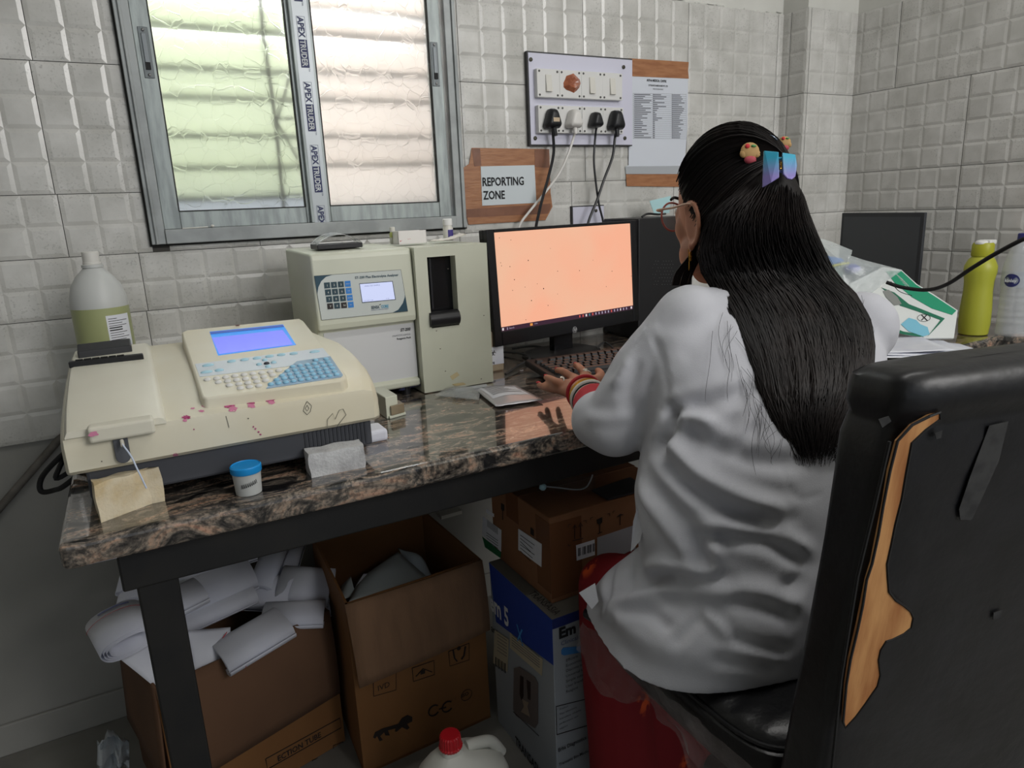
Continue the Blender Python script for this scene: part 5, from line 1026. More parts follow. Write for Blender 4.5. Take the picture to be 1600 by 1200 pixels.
# black folder and clear tubing on the carton
fo = [aZ(925, 768, BZ1+.002), aZ(950, 782, BZ1+.002), aZ(1010, 766, BZ1+.002), aZ(985, 748, BZ1+.002)]
m = MB(); m.prism(fo, (0, 0, .004)); tag(m.build('folder', mat('dark_folder', (52, 53, 58), .4)), 'thin dark folder lying on the closed brown carton under the desk', 'folder')
tbt = thing('infusion_tube_bag', aZ(880, 765, BZ1+.001), 'clear bag of tubing with a pale blue tip on the closed brown carton', 'bag')
m = MB(); m.grid(lambda u, v: aZ(840+90*u, 768-22*v, BZ1+.003)+Vector((0, 0, .020*math.sin(math.pi*u)*math.sin(math.pi*v)+.006*abs(noise.noise(Vector((u*6, v*6, 0)))))), 14, 8); m.build('bag_film', mat('dark_clear_film', (120, 124, 126), .1, alpha=.25, bump=.6, bscale=80), tbt, smooth=True)
m = MB(); m.tube(spline([aZ(850, 760, BZ1+.02), aZ(872, 762, BZ1+.015), aZ(900, 765, BZ1+.012), aZ(915, 762, BZ1+.02), aZ(922, 752, BZ1+.035), aZ(926, 742, BZ1+.05)], 6), .0016, 6); m.build('tubing', mat('clear_tube', (190, 196, 200), .1, alpha=.5), tbt, smooth=True)
c_ = aZ(848, 761, BZ1+.018); m = MB(); m.lathe(c_, [(.001, -.008), (.006, -.004), (.0075, 0), (.006, .004), (.0015, .008)], 16, axis=Matrix.Rotation(1.4, 3, 'Y')); m.build('tip', mat('pale_cyan_plastic', (176, 216, 228), .3), tbt, smooth=True)
# ---------------- jerrycan with red cap ----------------
jc = aZ(722, 1275, 0); jc = Vector((.405, 1.075, 0))
jr = thing('jerrycan', jc, 'white plastic jerrycan with ribbed red cap on the floor in front of the middle carton', 'jerrycan')
capc = aZ(704, 1162, .20)
m = MB(); rs = []
for z, a, b, ox in ((0, .075, .055, .02), (.01, .085, .062, .02), (.12, .085, .062, .02), (.145, .078, .056, .018), (.165, .055, .042, .010), (.180, .030, .028, 0), (.186, .020, .020, 0), (.196, .018, .018, 0)):
    rs.append([capc*1+Vector((ox+a*math.copysign(abs(math.cos(q))**.7, math.cos(q)), .0+b*math.copysign(abs(math.sin(q))**.7, math.sin(q)), z-capc.z)) for q in [2*math.pi*i/32 for i in range(32)]])
hdpe = mat('white_hdpe', (200, 200, 192), .45)
m.rings(rs); m.build('can_body', hdpe, jr, smooth=True)
m = MB(); q0_ = capc+Vector((.03, 0, -.02)); m.tube(spline([q0_+Vector((0, 0, 0)), q0_+Vector((.02, 0, -.002)), q0_+Vector((.05, 0, -.012)), q0_+Vector((.07, 0, -.045))], 6), .011, 12); m.build('handle', hdpe, jr, smooth=True)
m = MB(); rs = []
for z, r_ in ((.0, .0205), (.004, .0215), (.006, .0195), (.024, .0185), (.027, .0165), (.0275, .012)): rs.append([capc+Vector((math.cos(2*math.pi*i/48)*(r_+(.0005 if i % 2 else -.0005)), math.sin(2*math.pi*i/48)*(r_+(.0005 if i % 2 else -.0005)), z-.006)) for i in range(48)])
m.rings(rs); m.build('cap', mat('red_cap', (176, 24, 34), .35), jr)
# ---------------- folded paper rolls ----------------
pr_m = mat('roll_paper', (214, 216, 224), .8, n2=(200, 202, 214), nscale=6); 
def fold_roll(c, U, V, W, L_, a, b, lab, n_l=4, stripe=True, marks=True, open_=0):
    """flattened roll of wide paper: axis along U (length L_), flattened ellipse a x b in V, W"""
    c, U, V, W = Vector(c), Vector(U).normalized(), Vector(V).normalized(), Vector(W).normalized(); V = (V-U*V.dot(U)).normalized(); W = U.cross(V)
    t = thing('paper_roll', c, lab, 'paper', 'folded paper rolls in the left carton')
    m = MB(); turns = n_l; pts = []
    for i in range(turns*28+1):
        q = i/28*2*math.pi; k = 1-.10*i/28/1.0*(1 if turns > 1 else 0); k = max(k, .2)
        pts.append(V*(a*k*math.copysign(abs(math.cos(q))**.75, math.cos(q)))+W*(b*k*math.sin(q)))
    off = -U*L_/2
    vs = [c+off+p for p in pts]+[c+off+U*L_+p+V*random.uniform(-.0, .001) for p in pts]; n = len(pts)
    m.add(vs, [(i, i+1, n+i+1, n+i) for i in range(n-1)])
    o = m.build('rolled_sheet', pr_m, t, smooth=60, solid=.0008)
    if stripe:
        s = MB(); u_ = random.uniform(.2, .35)
        s.grid(lambda x, y: c+off+U*(L_*(u_+.006*x))+V*(a*1.01*math.cos(math.pi*(.05+.9*y)))**1+W*(b*1.04*math.sin(math.pi*(.05+.9*y))+.0006), 1, 14); s.build('red_stripe', red_ink, t, recalc=False, solid=.0004)
    if marks:
        for k in range(3):
            s = MB(); s.grid(lambda x, y: c+off+U*(L_*(.05+.018*k+.01*x))+V*(a*1.01*math.cos(math.pi*(.3+.35*y)))+W*(b*1.04*math.sin(math.pi*(.3+.35*y))+.0008), 1, 8); s.build('blue_print', blue_ink, t, recalc=False)
    return t
RX = [
 (190, 985, 1.34, .36, (.25, -1, -.1), .09, .040, .022, 'broad flattened paper roll drooping over the left corner of the left carton'),
 (395, 1000, 1.33, .335, (1, .25, .15), .12, .042, .022, 'paper roll with red stripe nearest the front edge of the left carton'),
 (460, 960, 1.38, .36, (1, -.35, -.1), .11, .034, .018, 'ragged-edged paper bundle at the right front of the left carton'),
 (330, 955, 1.42, .36, (1, .2, .08), .16, .022, .016, 'slim paper roll lying across the middle of the left carton'),
 (320, 920, 1.46, .39, (1, .2, .06), .17, .04, .026, 'large paper roll with red stripe behind the desk leg'),
 (478, 915, 1.44, .41, (1, -.5, -.15), .10, .04, .02, 'handwritten paper roll leaning at the right back of the left carton'),
 (420, 885, 1.52, .43, (.5, .9, .3), .13, .025, .016, 'bluish paper roll standing up at the back of the left carton'),
 (448, 880, 1.54, .43, (.45, .9, .3), .12, .025, .015, 'rearmost paper roll tilted against the middle carton'),
 (210, 915, 1.46, .40, (.1, 1, 0), .14, .022, .014, 'small open-ended paper roll at the left back of the left carton'),
 (205, 895, 1.50, .42, (.1, 1, 0), .14, .018, .008, 'thin crumpled paper bundle on top at the left back of the left carton'),
 (255, 950, 1.40, .35, (1, .3, .1), .13, .035, .02, 'paper roll half hidden by the desk leg in the left carton'),
 (405, 925, 1.48, .36, (.8, -.6, 0), .14, .035, .02, 'paper roll sunk in the middle of the left carton'),
 (470, 950, 1.44, .33, (1, -.1, 0), .13, .03, .02, 'paper roll beneath the ragged bundle in the left carton'),
 (320, 880, 1.50, .42, (1, .1, .03), .18, .03, .012, 'flat stack of folded sheets under the desk rail'),
]
for px, py, y, z, U, L_, a, b, lab in RX:
    c = aY(px, py, y+(.012 if y > 1.4 else -.012)); d = Vector((0.1, -.9, -.42 if y > 1.4 else -.06)) if abs(U[0]) > .7 else Vector((1, 0, .1))
    fold_roll(c, U, d, (0, 0, 1), L_*1.12, a*1.25, b*1.1, lab, stripe=(b > .019))
# loose sheets in the left carton
def quad_sheet(pts, y, name, lab, grp=None, bow=.01, mt_=None, parts=()):
    m = MB(); P = [aY(a, b, yy) for (a, b), yy in zip(pts, y)]
    nrm = (P[1]-P[0]).cross(P[3]-P[0]).normalized(); nrm = nrm if nrm.z > 0 else -nrm
    m.grid(lambda u, v: P[0].lerp(P[1], u).lerp(P[3].lerp(P[2], u), v)+nrm*bow*math.sin(math.pi*u)*math.sin(math.pi*v), 10, 10); o = m.build(name, mt_ or pr_m, smooth=True, solid=.0008); tag(o, lab, 'paper', grp)
    return o, P, nrm
o, P, nn = quad_sheet([(188, 1030), (245, 1076), (330, 1050), (262, 985)], (1.32, 1.275, 1.30, 1.36), 'paper_sheet', 'perforated white sheet hanging at the left corner of the left carton'); 
o, P, nn = quad_sheet([(305, 1062), (362, 1045), (360, 980), (290, 985)], (1.285, 1.30, 1.36, 1.36), 'paper_sheet', 'white sheet with diagonal red stripe between desk leg and front roll', bow=.015)
m = MB(); m.tube([P[0].lerp(P[2], .02)+nn*.002+(P[3]-P[0])*.05, P[0].lerp(P[2], .85)+nn*.012], .0008, 4); m.build('red_stripe', red_ink, o)
# handwriting
m = MB(); c0 = aY(388, 975, 1.31)
for k in range(7): x = 360+k*6; m.tube([aY(x, 978-k*2.0, 1.312), aY(x+3, 972-k*2.0, 1.312), aY(x+4, 978-k*2.0, 1.312)], .0004, 4)
# sheets in the middle box
gpap = mat('greenish_paper', (168, 176, 176), .85)
o, P, nn = quad_sheet([(545, 940), (668, 902), (622, 862), (560, 905)], (1.30, 1.36, 1.46, 1.42), 'paper_sheet', 'large grey-white sheet with punched holes in the middle carton', bow=.015, mt_=gpap)
m = MB()
for k in range(9): c_ = aY(632+k*4.2, 874+k*4.0, 1.44-k*.009)+Vector((0, -.006, .002)); m.ell(c_, (.0016, .0016, .0016), None, 6)
hm_ = m.build('punched_holes', ink2, o, recalc=False); hm_['kind'] = 'stuff'
quad_sheet([(640, 890), (678, 905), (660, 872), (622, 856)], (1.40, 1.38, 1.46, 1.50), 'paper_sheet', 'curled pale envelope at the top right inside the middle carton', bow=.02, mt_=mat('pale_blue_paper', (186, 198, 206), .8))
quad_sheet([(530, 938), (556, 930), (548, 900), (534, 915)], (1.34, 1.34, 1.42, 1.42), 'paper_sheet', 'small grey sheet at the left side inside the middle carton', bow=.006, mt_=gpap)
o, P, nn = quad_sheet([(550, 925), (562, 922), (578, 896), (568, 896)], (1.36, 1.36, 1.42, 1.42), 'paper_slip', 'narrow white slip with blue mark inside the middle carton', bow=.002)
m = MB(); m.tube([P[0].lerp(P[2], .6), P[0].lerp(P[2], .9)], .003, 6); m.build('blue_mark', mat('slip_blue', (40, 50, 150), .6), o)
m = MB(); m.obox(aY(690, 812, 1.62), aY(722, 803, 1.62)-aY(690, 812, 1.62), (0, .03, 0), (0, 0, .010)); tag(m.build('white_batten', white_plastic), 'short white strip behind the middle carton against the wall', 'strip').name = 'strip'
m = MB(); m.grid(lambda u, v: aY(152+50*u, 1205-55*v*(1-.3*abs(u-.4)), 1.45)+Vector((0, .05*noise.noise(Vector((u*3, v*3, 7))), .012*noise.noise(Vector((u*8, v*8, 2))))), 12, 12)
tag(m.build('crumpled_wrapper', mat('grey_film', (150, 152, 154), .3, alpha=.55), smooth=True, solid=.0006), 'crumpled clear wrapper on the floor at the left of the left carton', 'wrapper')
# ================= chair =================
leather = mat('black_leatherette', (20, 20, 22), .38, n2=(27, 27, 30), nscale=18, bump=.35, bscale=55)
leather_s = mat('seat_leatherette', (24, 24, 26), .33, bump=.5, bscale=70)
leather_m = mat('matte_back_cloth', (19, 19, 20), .75, n2=(24, 24, 25), nscale=30)
wood_m = mat('bare_plywood', (188, 138, 86), .7, n2=(150, 96, 52), nscale=9, stretch=(5, 5, .7), bump=.25, bscale=30)
ch = thing('office_chair', (.82, .62, 0), 'black leatherette office chair with torn back showing bare wood, seen from behind', 'chair')
bU = Vector((.978, -.208, 0)); bF = Vector((.208, .978, 0)); BW = .50
def bL(z): return Vector((.5725, interp([(.40, .472), (.98, .405)], z), z))-bF*.078-bU*.010
def super_ring(o, U, F, w_, t, n=48, p=5.0, rr=0):
    c = o+U*w_/2+F*t/2; out = []
    for i in range(n):
        q = 2*math.pi*i/n; cs, sn = math.cos(q), math.sin(q); f = (abs(cs)**p+abs(sn)**p)**(-1/p); out.append(c+U*cs*f*w_/2+F*sn*f*t/2)
    return out
m = MB(); rs = []
for z, inset, th in ((.40, .012, .05), (.405, .002, .066), (.5, 0, .07), (.6, 0, .07), (.7, 0, .07), (.8, 0, .072), (.88, 0, .075), (.915, -.001, .078), (.932, .003, .074), (.938, .004, .072), (.948, -.004, .082), (.962, -.006, .085), (.974, -.002, .078), (.981, .006, .064), (.984, .018, .04), (.985, .03, .012)):
    o = bL(z)+bU*max(inset, 0)+bF*(inset if inset < 0 else inset*.5); rs.append(super_ring(o, bU, bF, BW-2*max(inset, 0), th, 56, 7))
rs = [[p+noise.noise_vector(p*9)*.0015 for p in r] for r in rs]
m.rings(rs); cb = m.build('backrest', leather, ch, smooth=True)
# flatter matte rear cloth panel
pn0 = bL(.44)-bF*.0012; pn1 = bL(.90)-bF*.0012; pV = (pn1-pn0).normalized(); pN = bU.cross(pV).normalized()
def cq(px, py, l=0): return aP(px, py, pn0+pN*l, pN)
# rear seams and wood tear
tear = [(1452, 650), (1470, 645), (1468, 656), (1447, 672), (1425, 692), (1416, 740), (1409, 780), (1400, 820), (1392, 850), (1387, 880), (1388, 905), (1389, 925), (1400, 938), (1412, 945), (1424, 955), (1427, 966), (1424, 982), (1412, 990), (1394, 999), (1384, 1003), (1375, 1015), (1374, 1030), (1376, 1055), (1370, 1072), (1362, 1085), (1352, 1100), (1338, 1120), (1322, 1137), (1318, 1128), (1322, 1070), (1328, 1030), (1340, 980), (1347, 945), (1355, 905), (1363, 880), (1372, 835), (1381, 790), (1390, 735), (1402, 690), (1425, 665)]
m = MB(); m.prism([cq(a, b, .0026) for a, b in tear], pN*-.003); m.build('exposed_wood', wood_m, cb)
m = MB(); P = [cq(a+random.uniform(-1.2, 1.2), b+random.uniform(-1.2, 1.2), .0028) for a, b in tear]; m.tube(P+[P[0]], .0013, 5); m.build('torn_edge', matte_black, cb, smooth=True)
m = MB(); m.tube([cq(1390, 690, .0015), cq(1367, 790, .0015), cq(1340, 900, .0015), cq(1314, 1060, .0015), cq(1300, 1200, .003), cq(1285, 1300, .002)], .0016, 6); m.build('seam', leather_m, cb, smooth=True)
scm = mat('worn_scuff', (52, 52, 52), .8, n2=(34, 34, 35), nscale=60)
for pts in ([(1545, 665), (1575, 658), (1560, 720), (1535, 775), (1518, 812), (1500, 812), (1498, 795), (1515, 745)], [(1460, 676), (1472, 672), (1470, 684), (1462, 686)], [(1552, 957), (1566, 953), (1562, 966), (1551, 968)], [(1372, 655), (1388, 650), (1392, 658), (1378, 668)]):
    m = MB(); m.prism([cq(a, b, .0008) for a, b in pts], pN*.0005); m.build('scuff', scm, cb)
# seat
sU = Vector((.992, -.10, 0)).normalized(); sF = Vector((.035, .999, 0))
so = Vector((.574, .47, 0))
m = MB(); rs = []
def seat_ring(z, ins, bulge=0):
    c = so+sU*.25+sF*.19+Vector((0, 0, z)); w_, d_ = .25-ins, .20-ins; out = []
    for i in range(160):
        q = 2*math.pi*i/160; cs, sn = math.cos(q), math.sin(q); f = (abs(cs)**6+abs(sn)**6)**(-1/6); out.append(c+sU*cs*f*w_+sF*sn*f*d_)
    return out
for z, ins in ((.405, .02), (.41, .008), (.425, .0), (.46, -.001), (.470, .001), (.474, .006), (.4745, .010), (.480, .013), (.4865, .022), (.490, .035), (.492, .05), (.4928, .07), (.4935, .11), (.494, .18)): rs.append([p+noise.noise_vector(p*14)*.002+Vector((0, 0, .0035*math.sin(p.y*190+p.x*20)*max(0, 1-abs(ins-.04)/.06)*max(0, 1-(p.x-.57)/.16)*max(0, min(1, (.72-p.y)/.1)) if z > .478 else 0)) for p in seat_ring(z, ins)])
m.rings(rs); seat = m.build('seat', leather_s, ch, smooth=True)
m = MB(); rg = seat_ring(.476, .006); m.tube(rg+[rg[0]], .0032, 6); m.build('piping', leather, seat, smooth=True)
m = MB(); m.tube([aZ(915, 958, .482), aZ(925, 960, .484), aZ(940, 963, .482), aZ(955, 972, .476)], [.008, .012, .012, .009], 12); m.build('bunched_corner', leather_s, seat, smooth=True)
m = MB()
edge = [(1.0, .455), (.85, .452), (.7, .452), (.5, .45), (.3, .45), (.1, .45), (0, .45)]
def film_pt(u, v):
    y = .855-.40*u; z0 = .462; dz = (.05+.035*math.sin(u*9)+.03*noise.noise(Vector((u*6, 0, 1)))+.03*u)*v
    return Vector((.5705+.01*noise.noise(Vector((u*14, v*5, 4)))-.012*v, y, z0-dz))
m.grid(film_pt, 40, 10); m.build('torn_film', mat('torn_clear_film', (150, 140, 140), .18, alpha=.28, bump=.9, bscale=70), seat, smooth=True)
cc0 = so+sU*.25+sF*.19
m = MB(); m.lathe((cc0.x, cc0.y, .10), [(.03, 0), (.03, .16), (.02, .165), (.02, .30)], 20); m.build('gas_column', black_plastic, ch, smooth=30)
m = MB(); m.box((cc0.x, cc0.y, .392), (.22, .20, .026)); m.obox(bL(.45)+bU*.21+bF*.0+Vector((0, 0, -.07)), bU*.08, bF*.16, Vector((0, 0, .012))); m.build('mechanism_plate', black_plastic, ch, bevel=.003)
m = MB(); m.tube([bL(.5)+bU*.25+bF*.075, bL(.42)+bU*.25+bF*.03-Vector((0, 0, .03)), bL(.38)+bU*.25+bF*.14-Vector((0, 0, -.005))], .016, 10); m.build('back_bracket', black_plastic, ch)
for k in range(5):
    a = k*2*math.pi/5+.3; d = Vector((math.cos(a), math.sin(a), 0)); m = MB(); b0 = Vector((cc0.x, cc0.y, .11)); m.tube([b0, b0+d*.15-Vector((0, 0, .015)), b0+d*.27-Vector((0, 0, .045))], [.024, .019, .013], 10); lg_ = m.build('base_leg', black_plastic, ch, smooth=True)
    m = MB(); w0 = b0+d*.275; w0.z = .025; s_ = Vector((-d.y, d.x, 0)); m.tube([w0-s_*.016, w0+s_*.016], .025, 18); m.build('caster', black_plastic, lg_)
# ================= woman at the desk =================
skin = mat('skin', (172, 118, 92), .5, n2=(160, 106, 82), nscale=12, sss=.08)
coatm = mat('white_coat_cloth', (190, 191, 197), .8, n2=(182, 183, 190), nscale=5, bump=.12, bscale=500)
redm = mat('red_saree', (128, 14, 24), .75, n2=(104, 8, 18), nscale=5)
redb = mat('red_blouse', (178, 24, 44), .7)
hairm = mat('black_hair', (17, 15, 15), .6, spec=.3, n2=(26, 20, 18), nscale=7)
hd = math.radians(5)
HF = Vector((math.sin(hd), math.cos(hd), 0)); HL = Vector((-HF.y, HF.x, 0)); HF = (HF+Vector((0, 0, -.12))).normalized(); HU = HL.cross(HF)*-1
if HU.z < 0: HU = -HU
H = aD(1141, 322, 1.10)
def hp_(f, l, u): return H+HF*f+HL*l+HU*u
HR = Matrix((HL, HF, HU)).transposed()
person = thing('person', (.82, .68, .494), 'woman in white coat over red saree, long black hair, round glasses, typing at the keyboard', 'person')
def bake(mb, voxel, smooth_it=8, sm=.5):
    me = bpy.data.meshes.new('tmp'); me.from_pydata(mb.v, [], mb.f); bm = bmesh.new(); bm.from_mesh(me); bmesh.ops.recalc_face_normals(bm, faces=bm.faces); bm.to_mesh(me); bm.free()
    o = bpy.data.objects.new('tmp', me); C.objects.link(o)
    r = o.modifiers.new('r', 'REMESH'); r.mode = 'VOXEL'; r.voxel_size = voxel
    s = o.modifiers.new('s', 'SMOOTH'); s.factor = sm; s.iterations = smooth_it
    dg = bpy.context.evaluated_depsgraph_get(); dg.update(); me2 = bpy.data.meshes.new_from_object(o.evaluated_get(dg))
    bpy.data.objects.remove(o); bpy.data.meshes.remove(me); return me2
def finish(me, name, mt_, parent):
    W = wm(parent).inverted(); me.transform(W); me.name = name; me.materials.clear()
    me.materials.append(mt_)
    for p in me.polygons: p.use_smooth = True
    o = bpy.data.objects.new(name, me); C.objects.link(o); o.parent = parent; return o
def cap_(mb, a, b, ra, rb, n=16):  # tapered capsule
    a, b = Vector(a), Vector(b); mb.tube([a, b], [ra, rb], n); mb.ell(a, (ra,)*3, None, n); mb.ell(b, (rb,)*3, None, n)
# ---- key joints
SL = aD(1056, 500, 1.045); EL = aD(958, 668, 1.11); 
wz = .800; WL = aZ(916, 617, wz)
SR = Vector((1.000, .69, .925)); ER = Vector((1.08, .88, .74)); WR = Vector((1.04, 1.10, .79))
NB = Vector((.885, .765, .985))
# ---- body: one continuous skin surface
b = MB()
b.ell(H+HU*.012-HF*.004, (.074, .094, .108), HR, 32)                    # skull
b.ell(hp_(.034, 0, -.056), (.059, .062, .066), HR, 24)                   # lower face
b.ell(hp_(.062, 0, -.098), (.026, .026, .022), HR, 16)                    # chin
b.ell(hp_(.072, 0, -.006), (.050, .026, .040), HR, 20)                   # mid face
for s in (1, -1):
    b.ell(hp_(.058, .034*s, -.026), (.026, .026, .030), HR, 14)          # cheek
    b.ell(hp_(.030, .052*s, -.070), (.014, .036, .030), HR, 14)          # jaw
b.tube([hp_(.094, 0, .012), hp_(.104, 0, -.012), hp_(.113, 0, -.028)], [.007, .009, .012], 12); b.ell(hp_(.104, 0, -.034), (.016, .010, .008), HR, 12)
b.ell(hp_(.093, 0, -.058), (.021, .009, .0055), HR, 12); b.ell(hp_(.091, 0, -.068), (.018, .009, .006), HR, 12)
for s in (1, -1):   # ear: rim, lobe, hollow left between
    pts = [hp_(-.006+.020*math.cos(q), (.0775+.006*math.sin(q*.5))*s, -.024+.033*math.sin(q)) for q in [math.radians(d_) for d_ in range(30, 300, 22)]]
    b.tube(pts, [.0045]*len(pts), 8); b.ell(hp_(-.002, .0765*s, -.024), (.0048, .019, .031), HR, 14); b.ell(hp_(.002, .0775*s, -.058), (.0045, .008, .009), HR, 10)
cap_(b, hp_(-.015, 0, -.075), NB+Vector((0, .012, 0)), .050, .050, 20)
cap_(b, NB+Vector((-.02, .01, -.03)), SL+Vector((.02, 0, -.018)), .034, .032); cap_(b, NB+Vector((.02, .01, -.03)), SR+Vector((-.03, 0, -.02)), .034, .032)
b.ell((.86, .73, .82), (.12, .075, .12), None, 24); b.ell((.84, .68, .65), (.13, .095, .12), None, 24); b.ell((.83, .66, .57), (.165, .12, .075), None, 24)
cap_(b, (.87, .735, .84), NB+Vector((0, .01, 0)), .065, .052); cap_(b, (.84, .68, .60), (.86, .72, .80), .10, .09)
cap_(b, SL+Vector((0, 0, -.01)), EL, .034, .034); cap_(b, EL, EL.lerp(WL, .5), .035, .031); cap_(b, EL.lerp(WL, .5), WL, .031, .0235)
cap_(b, SR+Vector((0, 0, -.01)), ER, .034, .034); cap_(b, ER, ER.lerp(WR, .5), .035, .031); cap_(b, ER.lerp(WR, .5), WR, .031, .023)
KL, KR = Vector((.648, .888, .492)), Vector((.93, .89, .492))
for hipp, kn, fx in ((Vector((.73, .64, .57)), KL, .665), (Vector((.92, .63, .57)), KR, .92)):
    cap_(b, hipp, kn, .056, .038); cap_(b, kn, (fx, .875, .09), .038, .032); cap_(b, (fx, .85, .05), (fx, .925, .032), .032, .022); b.ell((fx, .875, .03), (.03, .04, .03), None, 12)
def hand(wr, mcps, tips, thumb, r=.0082):
    cap_(b, wr, wr.lerp(mcps[0], .5), .024, .017); 
    for mc in mcps: cap_(b, wr.lerp(mc, .35), mc, .0165, .0105, 12)
    for mc, tp in zip(mcps, tips):
        P = [mc]+list(tp); rr = [r*1.12, r*1.0, r*.92, r*.78]
        b.tube(spline(P, 4), [interp([(0, rr[0]), (.4, rr[1]), (.75, rr[2]), (1, rr[3])], i/(len(spline(P, 4))-1)) for i in range(len(spline(P, 4)))], 10)
        b.ell(P[-1], (rr[3],)*3, None, 10)
    P = thumb; b.tube(spline(P, 4), [interp([(0, .015), (.5, .0105), (1, .0078)], i/(len(spline(P, 4))-1)) for i in range(len(spline(P, 4)))], 10); b.ell(P[-1], (.0078,)*3, None, 10)
KZ = TZ+.040
lm = [aZ(880, 610, .797), aZ(884, 600, .806), aZ(896, 591, .811), aZ(914, 586, .811)]
pink = [aZ(866, 608, .793), aZ(852, 605, .789), aZ(842, 601.5, .785)]
ringf = [aZ(868, 596, .812), aZ(858, 591, .802), aZ(853, 590, .789)]
midf = [aZ(884, 583, .818), aZ(876, 579, .811), aZ(870, 579, .797)]
idxf = [aZ(908, 577, .819), aZ(903, 572, .812), aZ(899, 571, .797)]
hand(WL, lm, (pink, ringf, midf, idxf), [WL.lerp(lm[3], .35), aZ(936, 592, .800), aZ(938, 584, .795), aZ(934, 579, .790)])
wv = WR; fd3 = Vector((-.35, .94, 0)).normalized(); fs3 = Vector((.94, .35, 0))
mR = [wv+fd3*.085+fs3*o_+Vector((0, 0, .006)) for o_ in (.030, .012, -.008, -.027)]
hand(wv, mR, [[q+fd3*.025+Vector((0, 0, .008)), q+fd3*.045+Vector((0, 0, 0)), q+fd3*.055+Vector((0, 0, -.013))] for q in mR], [wv-fs3*.012+fd3*.02, wv-fs3*.042+fd3*.045, wv-fs3*.045+fd3*.075])
bm_me = bake(b, .0036, 8, .5)
body_o = finish(bm_me, 'body', skin, person)
# face details
white_eye = mat('eye_white', (220, 216, 212), .2); iris = mat('iris_brown', (40, 24, 16), .2); lipm = mat('lips', (150, 70, 66), .4)
for s in (1, -1):
    m = MB(); ec = hp_(.083, .031*s, .004); m.ell(ec, (.0125, .0115, .0105), HR, 16); e_ = m.build('eye', white_eye, person, smooth=True)
    m = MB(); m.ell(ec+HF*.0085, (.0055, .004, .0055), HR, 12); m.build('iris', iris, e_, smooth=True)
    m = MB(); m.tube(spline([hp_(.098, .016*s, .024), hp_(.098, .032*s, .029), hp_(.084, .050*s, .024)], 4), .0024, 6); m.build('eyebrow', hairm, person, smooth=True)
m = MB(); m.ell(hp_(.1005, 0, -.0585), (.0195, .0035, .0038), HR, 14); m.ell(hp_(.099, 0, -.067), (.016, .0038, .0045), HR, 14); m.build('lips', lipm, person, smooth=True)
nail = mat('red_nail_polish', (176, 26, 44), .25)
for f_ in (pink, ringf, midf, idxf):
    d = (f_[-1]-f_[-2]).normalized(); m = MB(); N_ = Vector((0, 0, 1)); N_ = (N_-d*N_.dot(d)).normalized(); R3 = Matrix((d, N_.cross(d), N_)).transposed(); m.ell(f_[-1]+d*.002+N_*.0052, (.0062, .0048, .0022), R3, 12); m.build('nail', nail, person, smooth=True)
gold = mat('gold', (214, 160, 70), .25, .9); silv = mat('silver_ring', (220, 214, 204), .25, .8)
def band(c, axis, r, t, mt_, nm, sq=1, wob=0):
    ax = Vector(axis).normalized(); a = ax.orthogonal().normalized(); b_ = ax.cross(a); P = [Vector(c)+(a*math.cos(q)+b_*math.sin(q)*sq)*r+ax*wob*math.sin(q*2) for q in [2*math.pi*i/36 for i in range(37)]]
    m = MB(); m.tube(P, t, 8, cap=False); return m.build(nm, mt_, person, smooth=True)
band(lm[1].lerp(ringf[0], .35), ringf[0]-lm[1], .0105, .0016, silv, 'finger_ring'); band(lm[3].lerp(idxf[0], -.1), idxf[0]-lm[3], .0112, .0016, silv, 'finger_ring')
m = MB(); m.ell(lm[1].lerp(ringf[0], .35)+Vector((0, 0, .0105)), (.004, .004, .003), None, 10); m.build('ring_stone', silv, person, smooth=True)
m = MB(); m.ell(lm[3].lerp(idxf[0], -.1)+Vector((0, 0, .0115)), (.006, .004, .003), None, 10); m.build('ring_stone', silv, person, smooth=True)
ax_ = (EL-WL).normalized()
redp = mat('red_bangle', (176, 36, 48), .35); whp = mat('white_bangle', (214, 208, 200), .35)
for k, (s_, r_, t_, mt_, nm) in enumerate(((-.012, .031, .0034, redp, 'red_bangle'), (.008, .031, .0028, gold, 'gold_bangle'), (.0145, .0315, .0024, gold, 'gold_bangle'), (.022, .032, .0042, whp, 'white_bangle'), (.031, .0325, .0018, black_plastic, 'black_bangle'), (.037, .0325, .0016, silv, 'silver_bangle'))):
    band(WL+ax_*s_+Vector((0, 0, 0)), ax_+Vector((.0, 0, .15)), r_, t_, mt_, nm, 1, .002)
# earring
m = MB(); e0 = hp_(.002, .080, -.068); 
for k in range(3): m.ell(e0-Vector((0, 0, .005*k)), (.0022, .0022, .0028), None, 8)
m.tube([hp_(.003, .083, -.062), hp_(-.002, .086, -.078), hp_(.004, .083, -.094)], .0009, 6); m.build('earring', gold, person, smooth=True)
# glasses
rim = mat('rose_brown_frame', (168, 92, 84), .3)
glz = bpy.data.objects.new('glasses', None); C.objects.link(glz); glz.parent = person; glz.location = wm(person).inverted()@hp_(.10, 0, .0)
for s in (1, -1):
    c_ = hp_(.106, .034*s, -.002); P = [c_+HL*.0255*math.cos(q)+HU*.0235*math.sin(q)-HF*.006*abs(math.cos(q))*(1 if math.cos(q)*s > 0 else 0) for q in [2*math.pi*i/32 for i in range(33)]]
    m = MB(); m.tube(P, .0017, 8, cap=False); m.build('rim', rim, glz, smooth=True)
    m = MB(); m.add([c_]+P[:-1], [(0, i+1, (i+1) % 32+1) for i in range(32)]); m.build('lens', mat('lens_clear', (230, 236, 238), .05, alpha=.18, spec=.8), glz, recalc=False)
    m = MB(); m.tube(spline([hp_(.101, .060*s, .008), hp_(.090, .074*s, .009), hp_(.04, .0805*s, .006), hp_(-.008, .083*s, .006), hp_(-.02, .083*s, -.008)], 5), .0018, 8); m.build('temple_arm', mat('tan_temple', (190, 150, 124), .3), glz, smooth=True)
